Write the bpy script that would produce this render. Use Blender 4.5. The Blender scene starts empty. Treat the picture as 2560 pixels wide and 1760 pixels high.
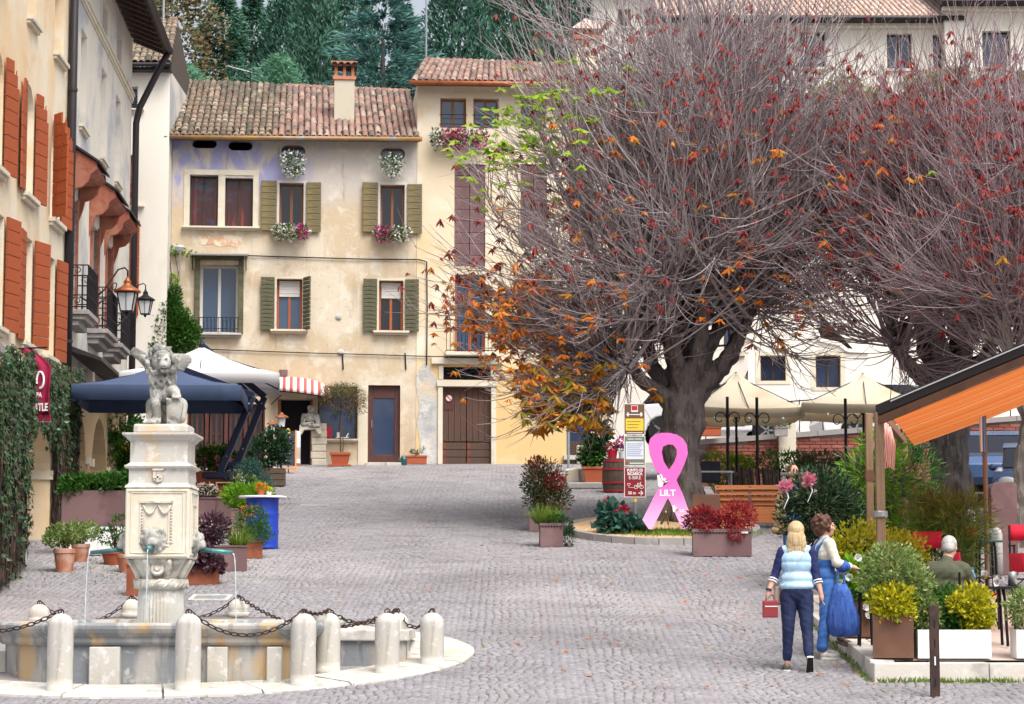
import bpy, bmesh, math, random
import numpy as np
from mathutils import Vector, Matrix, Euler
random.seed(7); RNG = np.random.default_rng(11)
R = math.radians; PI = math.pi
sc = bpy.context.scene
COL = sc.collection
# camera, sky, sun, exposure
F = 5900.0; CX, CY, HZ = 1280.0, 880.0, 1500.0
PITCH = math.atan((HZ-CY)/F)
cam_d = bpy.data.cameras.new('camera'); cam = bpy.data.objects.new('camera', cam_d); COL.objects.link(cam)
cam_d.sensor_width = 36; cam_d.lens = 36*F/2560; cam_d.clip_end = 3000; cam_d.clip_start = 0.5
cam.location = (0,0,0); cam.rotation_euler = (PI/2+PITCH, 0, 0); sc.camera = cam
SUN_EL, SUN_AZ = 58, 150          # degrees; azimuth clockwise from +Y
w = bpy.data.worlds.new('World'); sc.world = w; w.use_nodes = True
nt = w.node_tree; nt.nodes.clear()
sky = nt.nodes.new('ShaderNodeTexSky'); sky.sky_type = 'NISHITA'; sky.sun_disc = False
sky.sun_elevation = R(SUN_EL); sky.sun_rotation = R(SUN_AZ); sky.dust_density = 6; sky.air_density = 1.0; sky.ozone_density = 1
hs = nt.nodes.new('ShaderNodeHueSaturation'); hs.inputs['Saturation'].default_value = 0.42
bg = nt.nodes.new('ShaderNodeBackground'); bg.inputs['Strength'].default_value = 0.135
out = nt.nodes.new('ShaderNodeOutputWorld')
nt.links.new(sky.outputs[0], hs.inputs['Color']); nt.links.new(hs.outputs[0], bg.inputs[0]); nt.links.new(bg.outputs[0], out.inputs[0])
sd = bpy.data.lights.new('sun', 'SUN'); sun = bpy.data.objects.new('sun', sd); COL.objects.link(sun)
sd.energy = 1.5; sd.angle = R(36); sd.color = (1.0, 0.95, 0.88)
_a = R(SUN_AZ); _e = R(SUN_EL)
_sdir = Vector((math.sin(_a)*math.cos(_e), math.cos(_a)*math.cos(_e), math.sin(_e)))
sun.rotation_euler = (-_sdir).to_track_quat('-Z', 'Y').to_euler(); sun.location = (0, 0, 60)
vs = sc.view_settings; vs.view_transform = 'Standard'; vs.look = 'None'; vs.exposure = 0.80; vs.gamma = 1; vs.use_curve_mapping = False
sc.cycles.max_bounces = 4; sc.cycles.transparent_max_bounces = 8; sc.cycles.use_denoising = True
sc.cycles.diffuse_bounces = 3; sc.cycles.use_adaptive_sampling = True; sc.cycles.adaptive_threshold = .02
sc.cycles.caustics_reflective = False; sc.cycles.caustics_refractive = False
# geometry of the place
K = 2560/2321.0
SP, CP = math.sin(PITCH), math.cos(PITCH)
def ray(x, y):                       # view direction through a photograph pixel, scaled to Y = 1
 u = (x-CX)/F; v = (CY-y)/F
 yy = CP - v*SP
 return u/yy, (SP+v*CP)/yy
def at(x, y, Y):
 a, b = ray(x, y); return Vector((a*Y, Y, b*Y))
def atd(x, y, Y): return at(x*K, y*K, Y)
def sstep(a, b, x):
 t = np.clip((x-a)/(b-a), 0, 1); return t*t*(3-2*t)
def ground_z(x, y):
 x = np.asarray(x, float); y = np.asarray(y, float)
 z = -3.97 + 0.12*y
 z = np.where(y < 24.0, -1.09 + 0.021*(y-24.0), z)
 z = np.where(y > 64.0, 3.71 + 0.0*(y-64.0), z)
 z = np.where(y > 74.0, 3.71 + 0.22*(np.minimum(y, 150)-74.0), z)
 return z + 0.0*x
def G(x, y): return float(ground_z(x, y))
def gp(x, y):                        # ground point seen at a photograph pixel
 a, b = ray(x, y); lo, hi = 20.0, 64.0
 for _ in range(50):
  m = (lo+hi)/2
  if b*m - G(a*m, m) > 0: lo = m
  else: hi = m
 m = (lo+hi)/2
 return Vector((a*m, m, G(a*m, m)))
def gpd(x, y): return gp(x*K, y*K)
def G3(x, y, dz=0): return Vector((x, y, G(x, y)+dz))
# mesh builder
class MB:
 def __init__(s): s.v = []; s.f = []
 def add(s, vs_, fs):
  o = len(s.v); s.v.extend([tuple(v) for v in vs_]); s.f.extend([tuple(i+o for i in f) for f in fs]); return s
 def box(s, x0, x1, y0, y1, z0, z1, m=None):
  vs_ = [(x0,y0,z0),(x1,y0,z0),(x1,y1,z0),(x0,y1,z0),(x0,y0,z1),(x1,y0,z1),(x1,y1,z1),(x0,y1,z1)]
  if m is not None: vs_ = [m @ Vector(v) for v in vs_]
  return s.add(vs_, [(0,3,2,1),(4,5,6,7),(0,1,5,4),(1,2,6,5),(2,3,7,6),(3,0,4,7)])
 def cbox(s, c, d, rz=0, rx=0, ry=0):
  m = Matrix.Translation(c) @ Euler((rx,ry,rz)).to_matrix().to_4x4()
  return s.box(-d[0]/2, d[0]/2, -d[1]/2, d[1]/2, -d[2]/2, d[2]/2, m)
 def bar(s, a, b, w_, h=None, up=(0,0,1)):
  a = Vector(a); b = Vector(b); h = h or w_
  d = (b-a); L = d.length; d.normalize()
  up = Vector(up)
  if abs(d.dot(up)) > .98: up = Vector((0,1,0))
  x = d.cross(up).normalized(); z = x.cross(d)
  m = Matrix((( x.x, d.x, z.x, a.x),(x.y, d.y, z.y, a.y),(x.z, d.z, z.z, a.z),(0,0,0,1)))
  return s.box(-w_/2, w_/2, 0, L, -h/2, h/2, m)
 def tube(s, pts, r, n=8, cap=True):
  P = [Vector(p) for p in pts]; k = len(P)
  rr = r if isinstance(r, (list, tuple, np.ndarray)) else [r]*k
  t = [(P[min(i+1,k-1)]-P[max(i-1,0)]).normalized() for i in range(k)]
  ref = Vector((0,0,1)) if abs(t[0].z) < .9 else Vector((1,0,0))
  u = t[0].cross(ref).normalized(); vs_ = []; fs = []
  for i in range(k):
   u = (u - t[i]*u.dot(t[i]))
   if u.length < 1e-5: u = t[i].orthogonal()
   u.normalize(); v = t[i].cross(u)
   for j in range(n):
    a = 2*PI*j/n; vs_.append(P[i] + (u*math.cos(a)+v*math.sin(a))*rr[i])
  for i in range(k-1):
   for j in range(n):
    fs.append((i*n+j, i*n+(j+1)%n, (i+1)*n+(j+1)%n, (i+1)*n+j))
  if cap: fs.append(tuple(range(n))[::-1]); fs.append(tuple((k-1)*n+j for j in range(n)))
  return s.add(vs_, fs)
 def lathe(s, prof, c=(0,0,0), n=20, sx=1, sy=1, rot=0, cap=True):
  vs_ = []; fs = []; k = len(prof)
  for r_, z_ in prof:
   for j in range(n):
    a = 2*PI*j/n + rot; vs_.append((c[0]+r_*math.cos(a)*sx, c[1]+r_*math.sin(a)*sy, c[2]+z_))
  for i in range(k-1):
   for j in range(n): fs.append((i*n+j, i*n+(j+1)%n, (i+1)*n+(j+1)%n, (i+1)*n+j))
  if cap: fs.append(tuple(range(n))[::-1]); fs.append(tuple((k-1)*n+j for j in range(n)))
  return s.add(vs_, fs)
 def prism(s, poly, t0, t1, f=lambda a, b, t: (a, t, b)):
  n = len(poly); vs_ = [f(a, b, t0) for a, b in poly] + [f(a, b, t1) for a, b in poly]
  fs = [tuple(range(n)), tuple(range(2*n-1, n-1, -1))] + [(i, i+n, (i+1)%n+n, (i+1)%n) for i in range(n)]
  return s.add(vs_, fs)
 def ell(s, c, r, n=14, m=9, rot=None):
  c = Vector(c); r = (r,)*3 if not hasattr(r, '__len__') else r
  vs_ = []; fs = []
  q = Euler(rot).to_matrix() if rot else Matrix.Identity(3)
  for i in range(m+1):
   th = PI*i/m
   for j in range(n):
    a = 2*PI*j/n
    vs_.append(c + q @ Vector((r[0]*math.sin(th)*math.cos(a), r[1]*math.sin(th)*math.sin(a), r[2]*math.cos(th))))
  for i in range(m):
   for j in range(n): fs.append((i*n+j, (i+1)*n+j, (i+1)*n+(j+1)%n, i*n+(j+1)%n))
  return s.add(vs_, fs)
 def cap(s, a, b, ra, rb, n=12):           # a tapered capsule
  a = Vector(a); b = Vector(b); d = b-a; L = d.length or 1e-4; d /= L
  pts = []; rr = []
  for k in range(5):
   t = PI/2*(1-k/4); pts.append(a-d*ra*math.sin(t)); rr.append(max(ra*math.cos(t), ra*.02))
  for k in range(1, 5):
   t = PI/2*k/4;
   if k == 1: pts.append(b.copy()); rr.append(rb)
   pts.append(b+d*rb*math.sin(t)); rr.append(max(rb*math.cos(t), rb*.02))
  return s.tube(pts, rr, n)
 def data(s, name):
  me = bpy.data.meshes.new(name); me.from_pydata(s.v, [], s.f); me.update(); return me
 def build(s, name, m, parent=None, smooth=False, bevel=0, seg=2, loc=None):
  me = s.data(name)
  if smooth: me.shade_smooth() if hasattr(me, 'shade_smooth') else None
  return obj(name, me, m, parent, bevel, seg, loc, smooth)
def obj(name, me, m, parent=None, bevel=0, seg=2, loc=None, smooth=False):
 o = bpy.data.objects.new(name, me); COL.objects.link(o)
 if m is not None and not me.materials: me.materials.append(M[m] if isinstance(m, str) else m)
 if parent is not None: o.parent = parent
 if loc is not None: o.location = loc
 if bevel:
  b = o.modifiers.new('bevel', 'BEVEL'); b.width = bevel; b.segments = seg; b.limit_method = 'ANGLE'; b.angle_limit = R(40)
  b.harden_normals = False
 return o
def smooth_angle(o, ang=40):
 me = o.data; me.shade_smooth()
 me.set_sharp_from_angle(angle=R(ang)); return o
def np_mesh(name, V, Fc, m, parent=None, smooth=False, kind=None, attr=None):
 V = np.ascontiguousarray(V, np.float32); Fc = np.ascontiguousarray(Fc, np.int32); k = Fc.shape[1]
 me = bpy.data.meshes.new(name)
 me.vertices.add(len(V)); me.vertices.foreach_set('co', V.ravel())
 me.loops.add(Fc.size); me.loops.foreach_set('vertex_index', Fc.ravel())
 me.polygons.add(len(Fc)); me.polygons.foreach_set('loop_start', np.arange(0, Fc.size, k, dtype=np.int32))
 if smooth: me.polygons.foreach_set('use_smooth', np.ones(len(Fc), bool))
 me.update(calc_edges=True)
 o = obj(name, me, m, parent)
 if kind: o['kind'] = kind
 return o
def thing(name, label, cat, loc=(0,0,0), rotz=0, group=None):
 o = bpy.data.objects.new(name, None); COL.objects.link(o); o.empty_display_size = .2
 o.location = loc; o.rotation_euler = (0, 0, rotz); return tag(o, label, cat, group)
def tag(o, label, cat, group=None, kind=None):
 o['label'] = label; o['category'] = cat
 if group: o['group'] = group
 if kind: o['kind'] = kind
 return o
def struct(o, kind='structure', label=None):
 o['kind'] = kind
 if label: o['label'] = label
 return o
def dup(root, loc=None, rotz=None, label=None, scale=None):
 r = root.copy(); COL.objects.link(r)
 if loc is not None: r.location = loc
 if rotz is not None: r.rotation_euler = (0, 0, rotz)
 if label: r['label'] = label
 if scale is not None: r.scale = scale
 for ch in list(root.children):
  c = ch.copy(); COL.objects.link(c); c.parent = r
  for g in ch.children:
   d = g.copy(); COL.objects.link(d); d.parent = c
 return r
_unit = {}
def piece(name, m, parent, c, d, rot=(0,0,0), bevel=.06):
 """a box piece that shares its mesh with all others of its material"""
 key = (name, m if isinstance(m, str) else m.name)
 if key not in _unit:
  b = MB(); e = bevel
  o_ = .5; i_ = .5-e
  b.add([(-i_,-o_,-i_),(i_,-o_,-i_),(i_,-o_,i_),(-i_,-o_,i_), (-o_,-i_,-o_),(o_,-i_,-o_),(o_,-i_,o_),(-o_,-i_,o_), (-o_,o_,-o_),(o_,o_,-o_),(o_,o_,o_),(-o_,o_,o_)],
    [(0,1,2,3),(4,5,1,0),(5,6,2,1),(6,7,3,2),(7,4,0,3),(4,8,9,5),(5,9,10,6),(6,10,11,7),(7,11,8,4),(11,10,9,8)])
  me = b.data(name); me.materials.append(M[m] if isinstance(m, str) else m); _unit[key] = me
 o = bpy.data.objects.new(name, _unit[key]); COL.objects.link(o); o.parent = parent
 o.location = c; o.scale = d; o.rotation_euler = rot; return o
def blob(name, mb, m, parent, voxel=.012, smooth=2, fac=.5):
 """closed overlapping volumes fused into one continuous skin"""
 me = mb.data(name); o = bpy.data.objects.new(name, me); COL.objects.link(o)
 r = o.modifiers.new('r', 'REMESH'); r.mode = 'VOXEL'; r.voxel_size = voxel; r.adaptivity = 0
 if smooth:
  s = o.modifiers.new('s', 'SMOOTH'); s.factor = fac; s.iterations = smooth
 dg = bpy.context.evaluated_depsgraph_get(); dg.update()
 me2 = bpy.data.meshes.new_from_object(o.evaluated_get(dg)); o.modifiers.clear(); o.data = me2; bpy.data.meshes.remove(me)
 me2.name = name; me2.shade_smooth()
 me2.materials.clear(); me2.materials.append(M[m] if isinstance(m, str) else m)
 if parent is not None: o.parent = parent
 return o
def displace(o, f):
 me = o.data; n = len(me.vertices); co = np.empty(n*3, np.float32); me.vertices.foreach_get('co', co); co = co.reshape(-1, 3)
 no = np.empty(n*3, np.float32); me.vertices.foreach_get('normal', no); no = no.reshape(-1, 3)
 co = co + no*f(co)[:, None]; me.vertices.foreach_set('co', co.ravel().astype(np.float32)); me.update()
def text(s, size, m, parent, loc, rot=(PI/2,0,0), ext=.002, align='CENTER', name='lettering', bold=0, sx=1):
 cu = bpy.data.curves.new(name, 'FONT'); cu.body = s; cu.size = size; cu.align_x = align; cu.align_y = 'CENTER'; cu.extrude = ext; cu.offset = bold
 cu.resolution_u = 3
 o = bpy.data.objects.new(name, cu); COL.objects.link(o)
 dg = bpy.context.evaluated_depsgraph_get(); dg.update()
 me = bpy.data.meshes.new_from_object(o.evaluated_get(dg)); bpy.data.objects.remove(o); bpy.data.curves.remove(cu)
 me.materials.clear(); me.materials.append(M[m] if isinstance(m, str) else m)
 o = bpy.data.objects.new(name, me); COL.objects.link(o); o.parent = parent; o.location = loc; o.rotation_euler = rot; o.scale = (sx,1,1); return o
# materials
M = {}
def _new(name):
 m = bpy.data.materials.new(name); m.use_nodes = True; t = m.node_tree; t.nodes.clear()
 o = t.nodes.new('ShaderNodeOutputMaterial'); p = t.nodes.new('ShaderNodeBsdfPrincipled')
 t.links.new(p.outputs[0], o.inputs[0]); M[name] = m; return m, t, p, o
def _noise(t, scale, detail=6, stretch=None, rough=.55, dist=0, coord='Object', off=0):
 tc = t.nodes.new('ShaderNodeTexCoord'); n = t.nodes.new('ShaderNodeTexNoise'); n.inputs['Scale'].default_value = scale
 n.inputs['Detail'].default_value = detail; n.inputs['Roughness'].default_value = rough; n.inputs['Distortion'].default_value = dist
 mp = t.nodes.new('ShaderNodeMapping'); t.links.new(tc.outputs[coord], mp.inputs[0])
 if stretch: mp.inputs['Scale'].default_value = stretch
 mp.inputs['Location'].default_value = (off*3.1, off*1.7, off*2.3)
 t.links.new(mp.outputs[0], n.inputs['Vector']); return n
def _mix(t, fac, a, b, mode='MIX'):
 n = t.nodes.new('ShaderNodeMix'); n.data_type = 'RGBA'; n.blend_type = mode
 for val, i in ((fac, 0), (a, 6), (b, 7)):
  if hasattr(val, 'links') or hasattr(val, 'is_linked'): t.links.new(val, n.inputs[i])
  elif i == 0: n.inputs[0].default_value = val
  else: n.inputs[i].default_value = (*val, 1) if len(val) == 3 else val
 return n.outputs[2]
def _range(t, x, a, b, c=0, d=1):
 n = t.nodes.new('ShaderNodeMapRange'); n.inputs[1].default_value = a; n.inputs[2].default_value = b; n.inputs[3].default_value = c; n.inputs[4].default_value = d
 n.interpolation_type = 'SMOOTHSTEP'; t.links.new(x, n.inputs[0]); return n.outputs[0]
def _rand(t):
 g = t.nodes.new('ShaderNodeNewGeometry'); oi = t.nodes.new('ShaderNodeObjectInfo'); a = t.nodes.new('ShaderNodeMath'); a.operation = 'ADD'
 f = t.nodes.new('ShaderNodeMath'); f.operation = 'FRACT'
 t.links.new(g.outputs['Random Per Island'], a.inputs[0]); t.links.new(oi.outputs['Random'], a.inputs[1]); t.links.new(a.outputs[0], f.inputs[0]); return f.outputs[0]
def _ramp(t, x, cols):
 r = t.nodes.new('ShaderNodeValToRGB'); e = r.color_ramp.elements; r.color_ramp.interpolation = 'LINEAR'
 while len(e) < len(cols): e.new(.5)
 for i, c in enumerate(cols): e[i].position = i/(len(cols)-1) if len(cols) > 1 else 0; e[i].color = (*c, 1)
 t.links.new(x, r.inputs[0]); return r.outputs[0]
def mk(name, c, rough=.8, metal=0, layers=(), bump=0, bscale=40, bstretch=None, spec=.35, vary=None, ior=1.5, coat=0, bdist=.01):
 """layers: (colour, noise scale, low, high, strength, stretch)"""
 m, t, p, o = _new(name); cur = c
 if vary:                       # a list of colours picked at random by piece
  cur = _ramp(t, _rand(t), vary)
 for k, L in enumerate(layers):
  col, s_, lo, hi, st = L[:5]; stretch = L[5] if len(L) > 5 else None
  n = _noise(t, s_, 4, stretch, .6, .3, off=k+1); f = _range(t, n.outputs['Fac'], lo, hi, 0, st)
  cur = _mix(t, f, cur, col)
 if isinstance(cur, tuple): p.inputs['Base Color'].default_value = (*cur, 1)
 else: t.links.new(cur, p.inputs['Base Color'])
 p.inputs['Roughness'].default_value = rough; p.inputs['Metallic'].default_value = metal
 p.inputs['Specular IOR Level'].default_value = spec; p.inputs['IOR'].default_value = ior
 if coat: p.inputs['Coat Weight'].default_value = coat
 if bump:
  n = _noise(t, bscale, 3, bstretch, .65); b = t.nodes.new('ShaderNodeBump'); b.inputs['Strength'].default_value = bump; b.inputs['Distance'].default_value = bdist
  t.links.new(n.outputs['Fac'], b.inputs['Height']); t.links.new(b.outputs[0], p.inputs['Normal'])
 return m
def leafm(name, cols, trans=.3, rough=.55, spec=.3):
 m, t, p, o = _new(name); c = _ramp(t, _rand(t), cols)
 n = _noise(t, 3.0, 3); c = _mix(t, _range(t, n.outputs['Fac'], .3, .7, 0, .35), c, tuple(x*.55 for x in cols[0]))
 t.links.new(c, p.inputs['Base Color']); p.inputs['Roughness'].default_value = rough; p.inputs['Specular IOR Level'].default_value = spec
 if trans:
  tr = t.nodes.new('ShaderNodeBsdfTranslucent'); t.links.new(c, tr.inputs[0]); mx = t.nodes.new('ShaderNodeMixShader'); mx.inputs[0].default_value = trans
  t.links.new(p.outputs[0], mx.inputs[1]); t.links.new(tr.outputs[0], mx.inputs[2]); t.links.new(mx.outputs[0], o.inputs[0])
 return m
# foliage
def unit_dirs(n):
 v = RNG.normal(size=(n, 3)); return v/np.linalg.norm(v, axis=1)[:, None]
def leaf_mesh(name, P, N, U, L, W, m, parent=None, kind=None, fold=.25):
 """diamond leaves at P, normal N, pointing along U; L, W arrays"""
 n = len(P); U = U/np.linalg.norm(U, axis=1)[:, None]
 S = np.cross(N, U); S /= (np.linalg.norm(S, axis=1)[:, None]+1e-9); N2 = np.cross(U, S)
 L = np.broadcast_to(L, (n,))[:, None]; W = np.broadcast_to(W, (n,))[:, None]
 a = P; b = P + U*L*.45 + S*W*.5 - N2*W*fold; c = P + U*L; d = P + U*L*.45 - S*W*.5 - N2*W*fold
 V = np.stack([a, b, c, d], 1).reshape(-1, 3); i = np.arange(n)[:, None]*4
 Fc = np.concatenate([i+[0,1,2], i+[0,2,3]], 1).reshape(-1, 3)
 return np_mesh(name, V, Fc, m, parent, kind=kind)
def in_blobs(blobs, n, shell=.55):
 """random points through a few ellipsoids, denser near their skin; blobs: (centre, radii)"""
 vol = np.array([b[1][0]*b[1][1]*b[1][2] for b in blobs])**.7; vol /= vol.sum()
 k = RNG.choice(len(blobs), n, p=vol); d = unit_dirs(n); r = (shell + (1-shell)*RNG.random(n))**.8
 C = np.array([b[0] for b in blobs], float)[k]; Rr = np.array([b[1] for b in blobs], float)[k]
 return C + d*Rr*r[:, None], d
def foliage(name, blobs, n, L, W, m, parent, up=.3, shell=.5, kind=None, jitter=.8, droop=0):
 P, d = in_blobs(blobs, n, shell)
 U = d + unit_dirs(n)*jitter; U[:, 2] += up - droop; N = d*.6 + unit_dirs(n)*.7; N[:, 2] += .5
 s = RNG.uniform(.7, 1.3, n)
 return leaf_mesh(name, P, N, U, L*s, W*s, m, parent, kind)
def tufts(name, C, n, L, W, m, parent, spread=.5, rad=.1, droop=.4, seg=3):
 """grassy blades that arch outwards from a centre"""
 a = RNG.uniform(0, 2*PI, n); r0 = rad*np.sqrt(RNG.random(n)); l = L*RNG.uniform(.6, 1.15, n); sp = spread*RNG.uniform(.3, 1.2, n)
 dx = np.cos(a); dy = np.sin(a); Vs = []
 for k in range(seg+1):
  t = k/seg; rr = r0 + l*sp*t; zz = l*(t*np.sqrt(np.clip(1-sp**2*.5, .1, 1)) - droop*sp*t*t); ww = W*(1-t*.92)/2
  for sgn in (-1, 1): Vs.append(np.stack([C[0]+dx*rr - dy*ww*sgn, C[1]+dy*rr + dx*ww*sgn, C[2]+zz], 1))
 V = np.stack(Vs, 1).reshape(-1, 3); i = np.arange(n)[:, None]*2*(seg+1)
 Fc = np.concatenate([i+[2*k, 2*k+1, 2*k+3, 2*k+2] for k in range(seg)], 1).reshape(-1, 4)
 return np_mesh(name, V, Fc, m, parent)
# material library
mk('plaster_cream', (.72,.62,.46), .9, layers=[((.78,.74,.64),1.1,.42,.62,.8),((.52,.42,.30),.9,.55,.75,.55),((.36,.31,.27),2.4,.6,.78,.5,(1,1,.35)),((.66,.47,.28),.6,.56,.74,.5),((.80,.78,.74),3.5,.62,.7,.6)], bump=.35, bscale=9)
mk('plaster_upper', (.70,.64,.54), .9, layers=[((.40,.40,.62),.9,.50,.62,.75),((.78,.73,.62),1.7,.48,.64,.7),((.42,.37,.32),1.3,.60,.76,.6,(1,1,.4)),((.74,.58,.36),2.0,.62,.74,.4)], bump=.35, bscale=9)
mk('plaster_ochre', (.70,.59,.42), .9, layers=[((.80,.74,.62),1.0,.45,.66,.7),((.70,.47,.22),.7,.52,.70,.55),((.44,.34,.24),1.8,.62,.78,.5,(1,1,.4))], bump=.3, bscale=9)
mk('plaster_white', (.80,.76,.68), .9, layers=[((.64,.58,.48),.8,.56,.76,.5,(1,1,.35)),((.50,.46,.42),3.0,.66,.8,.35)], bump=.3, bscale=10)
mk('plaster_orange', (.74,.56,.35), .9, layers=[((.78,.70,.55),.45,.36,.58,.95),((.66,.40,.18),.8,.54,.72,.6),((.40,.30,.22),2.0,.62,.78,.5,(1,1,.4)),((.50,.52,.54),1.2,.66,.78,.4,(1,1,.3))], bump=.35, bscale=8)
mk('plaster_grey', (.68,.64,.56), .9, layers=[((.38,.40,.44),.55,.45,.66,.85),((.74,.70,.60),1.2,.52,.70,.6),((.26,.26,.26),1.6,.60,.78,.6,(1,1,.3))], bump=.35, bscale=8)
mk('plaster_base', (.68,.47,.22), .9, layers=[((.74,.60,.38),.8,.46,.64,.8),((.46,.34,.22),1.4,.60,.76,.5),((.66,.60,.50),.9,.62,.72,.6)], bump=.3, bscale=9)
mk('plaster_far', (.78,.74,.67), .9, layers=[((.66,.60,.50),.6,.52,.74,.5,(1,1,.3)),((.56,.52,.48),2.2,.62,.78,.35)], bump=.2, bscale=8)
mk('plaster_arcade', (.50,.36,.20), .9, layers=[((.34,.26,.18),1.0,.48,.68,.7),((.58,.52,.44),1.6,.58,.72,.6)], bump=.4, bscale=9)
mk('patch_grey', (.50,.49,.47), .95, layers=[((.36,.36,.36),1.6,.48,.62,.8),((.62,.50,.34),1.2,.56,.66,.7),((.66,.64,.60),3,.55,.65,.7)], bump=.7, bscale=8, bdist=.03)
mk('fresco_red', (.66,.40,.26), .95, layers=[((.72,.64,.50),5,.44,.58,1.0)])
mk('stone_trim', (.66,.60,.48), .85, layers=[((.46,.42,.36),2.0,.52,.72,.6),((.74,.71,.64),4,.56,.68,.5)], bump=.3, bscale=25)
mk('stone_white', (.50,.48,.44), .8, layers=[((.46,.42,.35),1.8,.48,.66,.7,(1,1,.35)),((.24,.23,.21),3.0,.58,.72,.75,(1.8,1.8,.25)),((.58,.40,.22),1.6,.61,.72,.6,(1,1,.4)),((.70,.69,.67),6,.54,.64,.6)], bump=.4, bscale=22)
mk('stone_basin', (.42,.40,.37), .85, layers=[((.20,.22,.24),1.3,.44,.56,.95,(1.6,1.6,.35)),((.50,.34,.17),1.6,.52,.63,.85,(1.3,1.3,.45)),((.09,.085,.07),2.4,.57,.70,.9,(1.8,1.8,.3)),((.62,.60,.56),4,.58,.68,.6)], bump=.6, bscale=18)
mk('stone_dark', (.27,.27,.25), .9, layers=[((.13,.13,.12),6,.44,.58,.9),((.52,.51,.49),9,.56,.66,.7)], bump=.6, bscale=45)
mk('stone_lion', (.38,.37,.34), .85, layers=[((.16,.16,.14),5,.46,.58,.9),((.58,.42,.26),3.0,.58,.70,.6),((.58,.57,.55),7,.54,.66,.6),((.22,.22,.16),6,.64,.74,.7)], bump=.6, bscale=50)
mk('stone_relief', (.62,.57,.47), .8, layers=[((.56,.47,.33),3,.5,.68,.6),((.76,.70,.60),5,.54,.66,.6)], bump=.3, bscale=30)
mk('stone_carved', (.58,.54,.47), .85, layers=[((.34,.29,.25),6,.48,.62,.85),((.70,.66,.60),8,.56,.66,.7)], bump=.7, bscale=40)
mk('stone_terrace', (.60,.56,.51), .8, layers=[((.30,.29,.28),2.2,.56,.68,.65,(1,1,.8)),((.62,.48,.40),1.5,.55,.70,.5),((.70,.68,.64),5,.52,.66,.6)], bump=.4, bscale=24)
mk('terrace_top', (.55,.44,.38), .8, layers=[((.64,.55,.49),1.5,.45,.65,.7),((.40,.31,.26),4,.58,.7,.5)], bump=.2, bscale=20)
mk('stone_kerb', (.30,.28,.27), .85, layers=[((.42,.40,.38),4,.5,.68,.7)], bump=.4, bscale=24)
mk('paving', (.235,.222,.234), .8, layers=[((.29,.27,.28),.5,.42,.64,.75),((.19,.175,.185),1.3,.50,.70,.6),((.31,.28,.27),.22,.54,.70,.5),((.15,.14,.145),14,.52,.64,.55),((.26,.27,.17),.8,.66,.76,.30)], bump=.8, bscale=16, bdist=.02)
mk('bed_joint', (.15,.135,.13), .95, layers=[((.20,.18,.155),3,.45,.65,.7),((.12,.125,.075),.9,.58,.70,.7)], bump=.4, bscale=60)
mk('cobble', (.3,.27,.28), .7, vary=[(.196,.190,.206),(.244,.237,.256),(.215,.207,.22),(.288,.279,.30),(.23,.222,.24),(.25,.237,.242),(.206,.20,.22)], layers=[((.36,.34,.35),.16,.48,.66,.6),((.17,.158,.165),.22,.54,.70,.55),((.32,.295,.305),.35,.48,.70,.45),((.145,.132,.137),1.1,.52,.70,.5),((.17,.165,.11),.5,.62,.72,.4),((.14,.128,.13),9,.5,.7,.5)], bump=.5, bscale=70, bdist=.006)
mk('gravel', (.52,.34,.18), .95, layers=[((.62,.46,.28),30,.45,.6,.8),((.34,.22,.12),22,.55,.7,.7)], bump=.9, bscale=60)
mk('soil', (.08,.055,.04), .95, bump=.6, bscale=40)
mk('hill', (.06,.08,.035), .95, layers=[((.10,.09,.05),.2,.4,.6,.7)])
mk('tile', (.4,.25,.2), .85, vary=[(.15,.09,.075),(.31,.18,.145),(.22,.13,.11),(.40,.28,.22),(.11,.08,.07),(.34,.22,.175),(.30,.14,.10),(.44,.35,.28)], layers=[((.10,.095,.085),1.6,.46,.66,.55),((.085,.08,.07),9,.48,.64,.8),((.42,.39,.33),14,.58,.68,.5)], bump=.4, bscale=50)
mk('tile_moss', (.4,.25,.2), .9, vary=[(.105,.08,.065),(.25,.165,.125),(.17,.12,.095),(.34,.265,.195),(.08,.068,.058),(.28,.20,.15),(.23,.125,.09),(.37,.32,.245)], layers=[((.08,.08,.06),1.4,.42,.62,.6),((.06,.062,.042),7,.46,.60,.9),((.33,.25,.07),5,.63,.7,.55)], bump=.4, bscale=50)
mk('tile_pale', (.5,.35,.3), .85, vary=[(.34,.22,.18),(.52,.38,.31),(.44,.28,.22),(.58,.46,.39),(.36,.25,.21)], layers=[((.30,.26,.23),6,.52,.66,.6)], bump=.3, bscale=40)
mk('ridge_red', (.50,.20,.12), .85, layers=[((.36,.18,.13),5,.5,.66,.7)], bump=.3)
mk('tile_bed', (.07,.055,.045), .95)
mk('gutter', (.30,.19,.10), .6, .4, layers=[((.46,.25,.08),1.4,.45,.62,.9),((.26,.27,.28),2.2,.54,.64,.9)])
mk('gutter_dark', (.035,.03,.035), .55, .3)
mk('pipe_blue', (.25,.31,.36), .55, .3, layers=[((.34,.30,.24),4,.56,.68,.5)])
mk('wood_dark', (.055,.035,.028), .8, layers=[((.10,.065,.05),6,.45,.6,.7,(6,6,.6))], bump=.4, bscale=20, bstretch=(8,8,.6))
mk('wood_door', (.085,.05,.038), .8, layers=[((.20,.05,.025),1.4,.54,.66,.85,(1,1,.5)),((.15,.11,.08),8,.52,.66,.6,(8,8,.4))], bump=.5, bscale=30, bstretch=(10,10,.5))
mk('wood_brown', (.22,.085,.04), .55, layers=[((.30,.13,.06),6,.45,.62,.7,(8,8,.5))])
mk('wood_maroon', (.075,.03,.028), .5, layers=[((.12,.04,.03),6,.45,.62,.7,(8,8,.5))])
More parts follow.
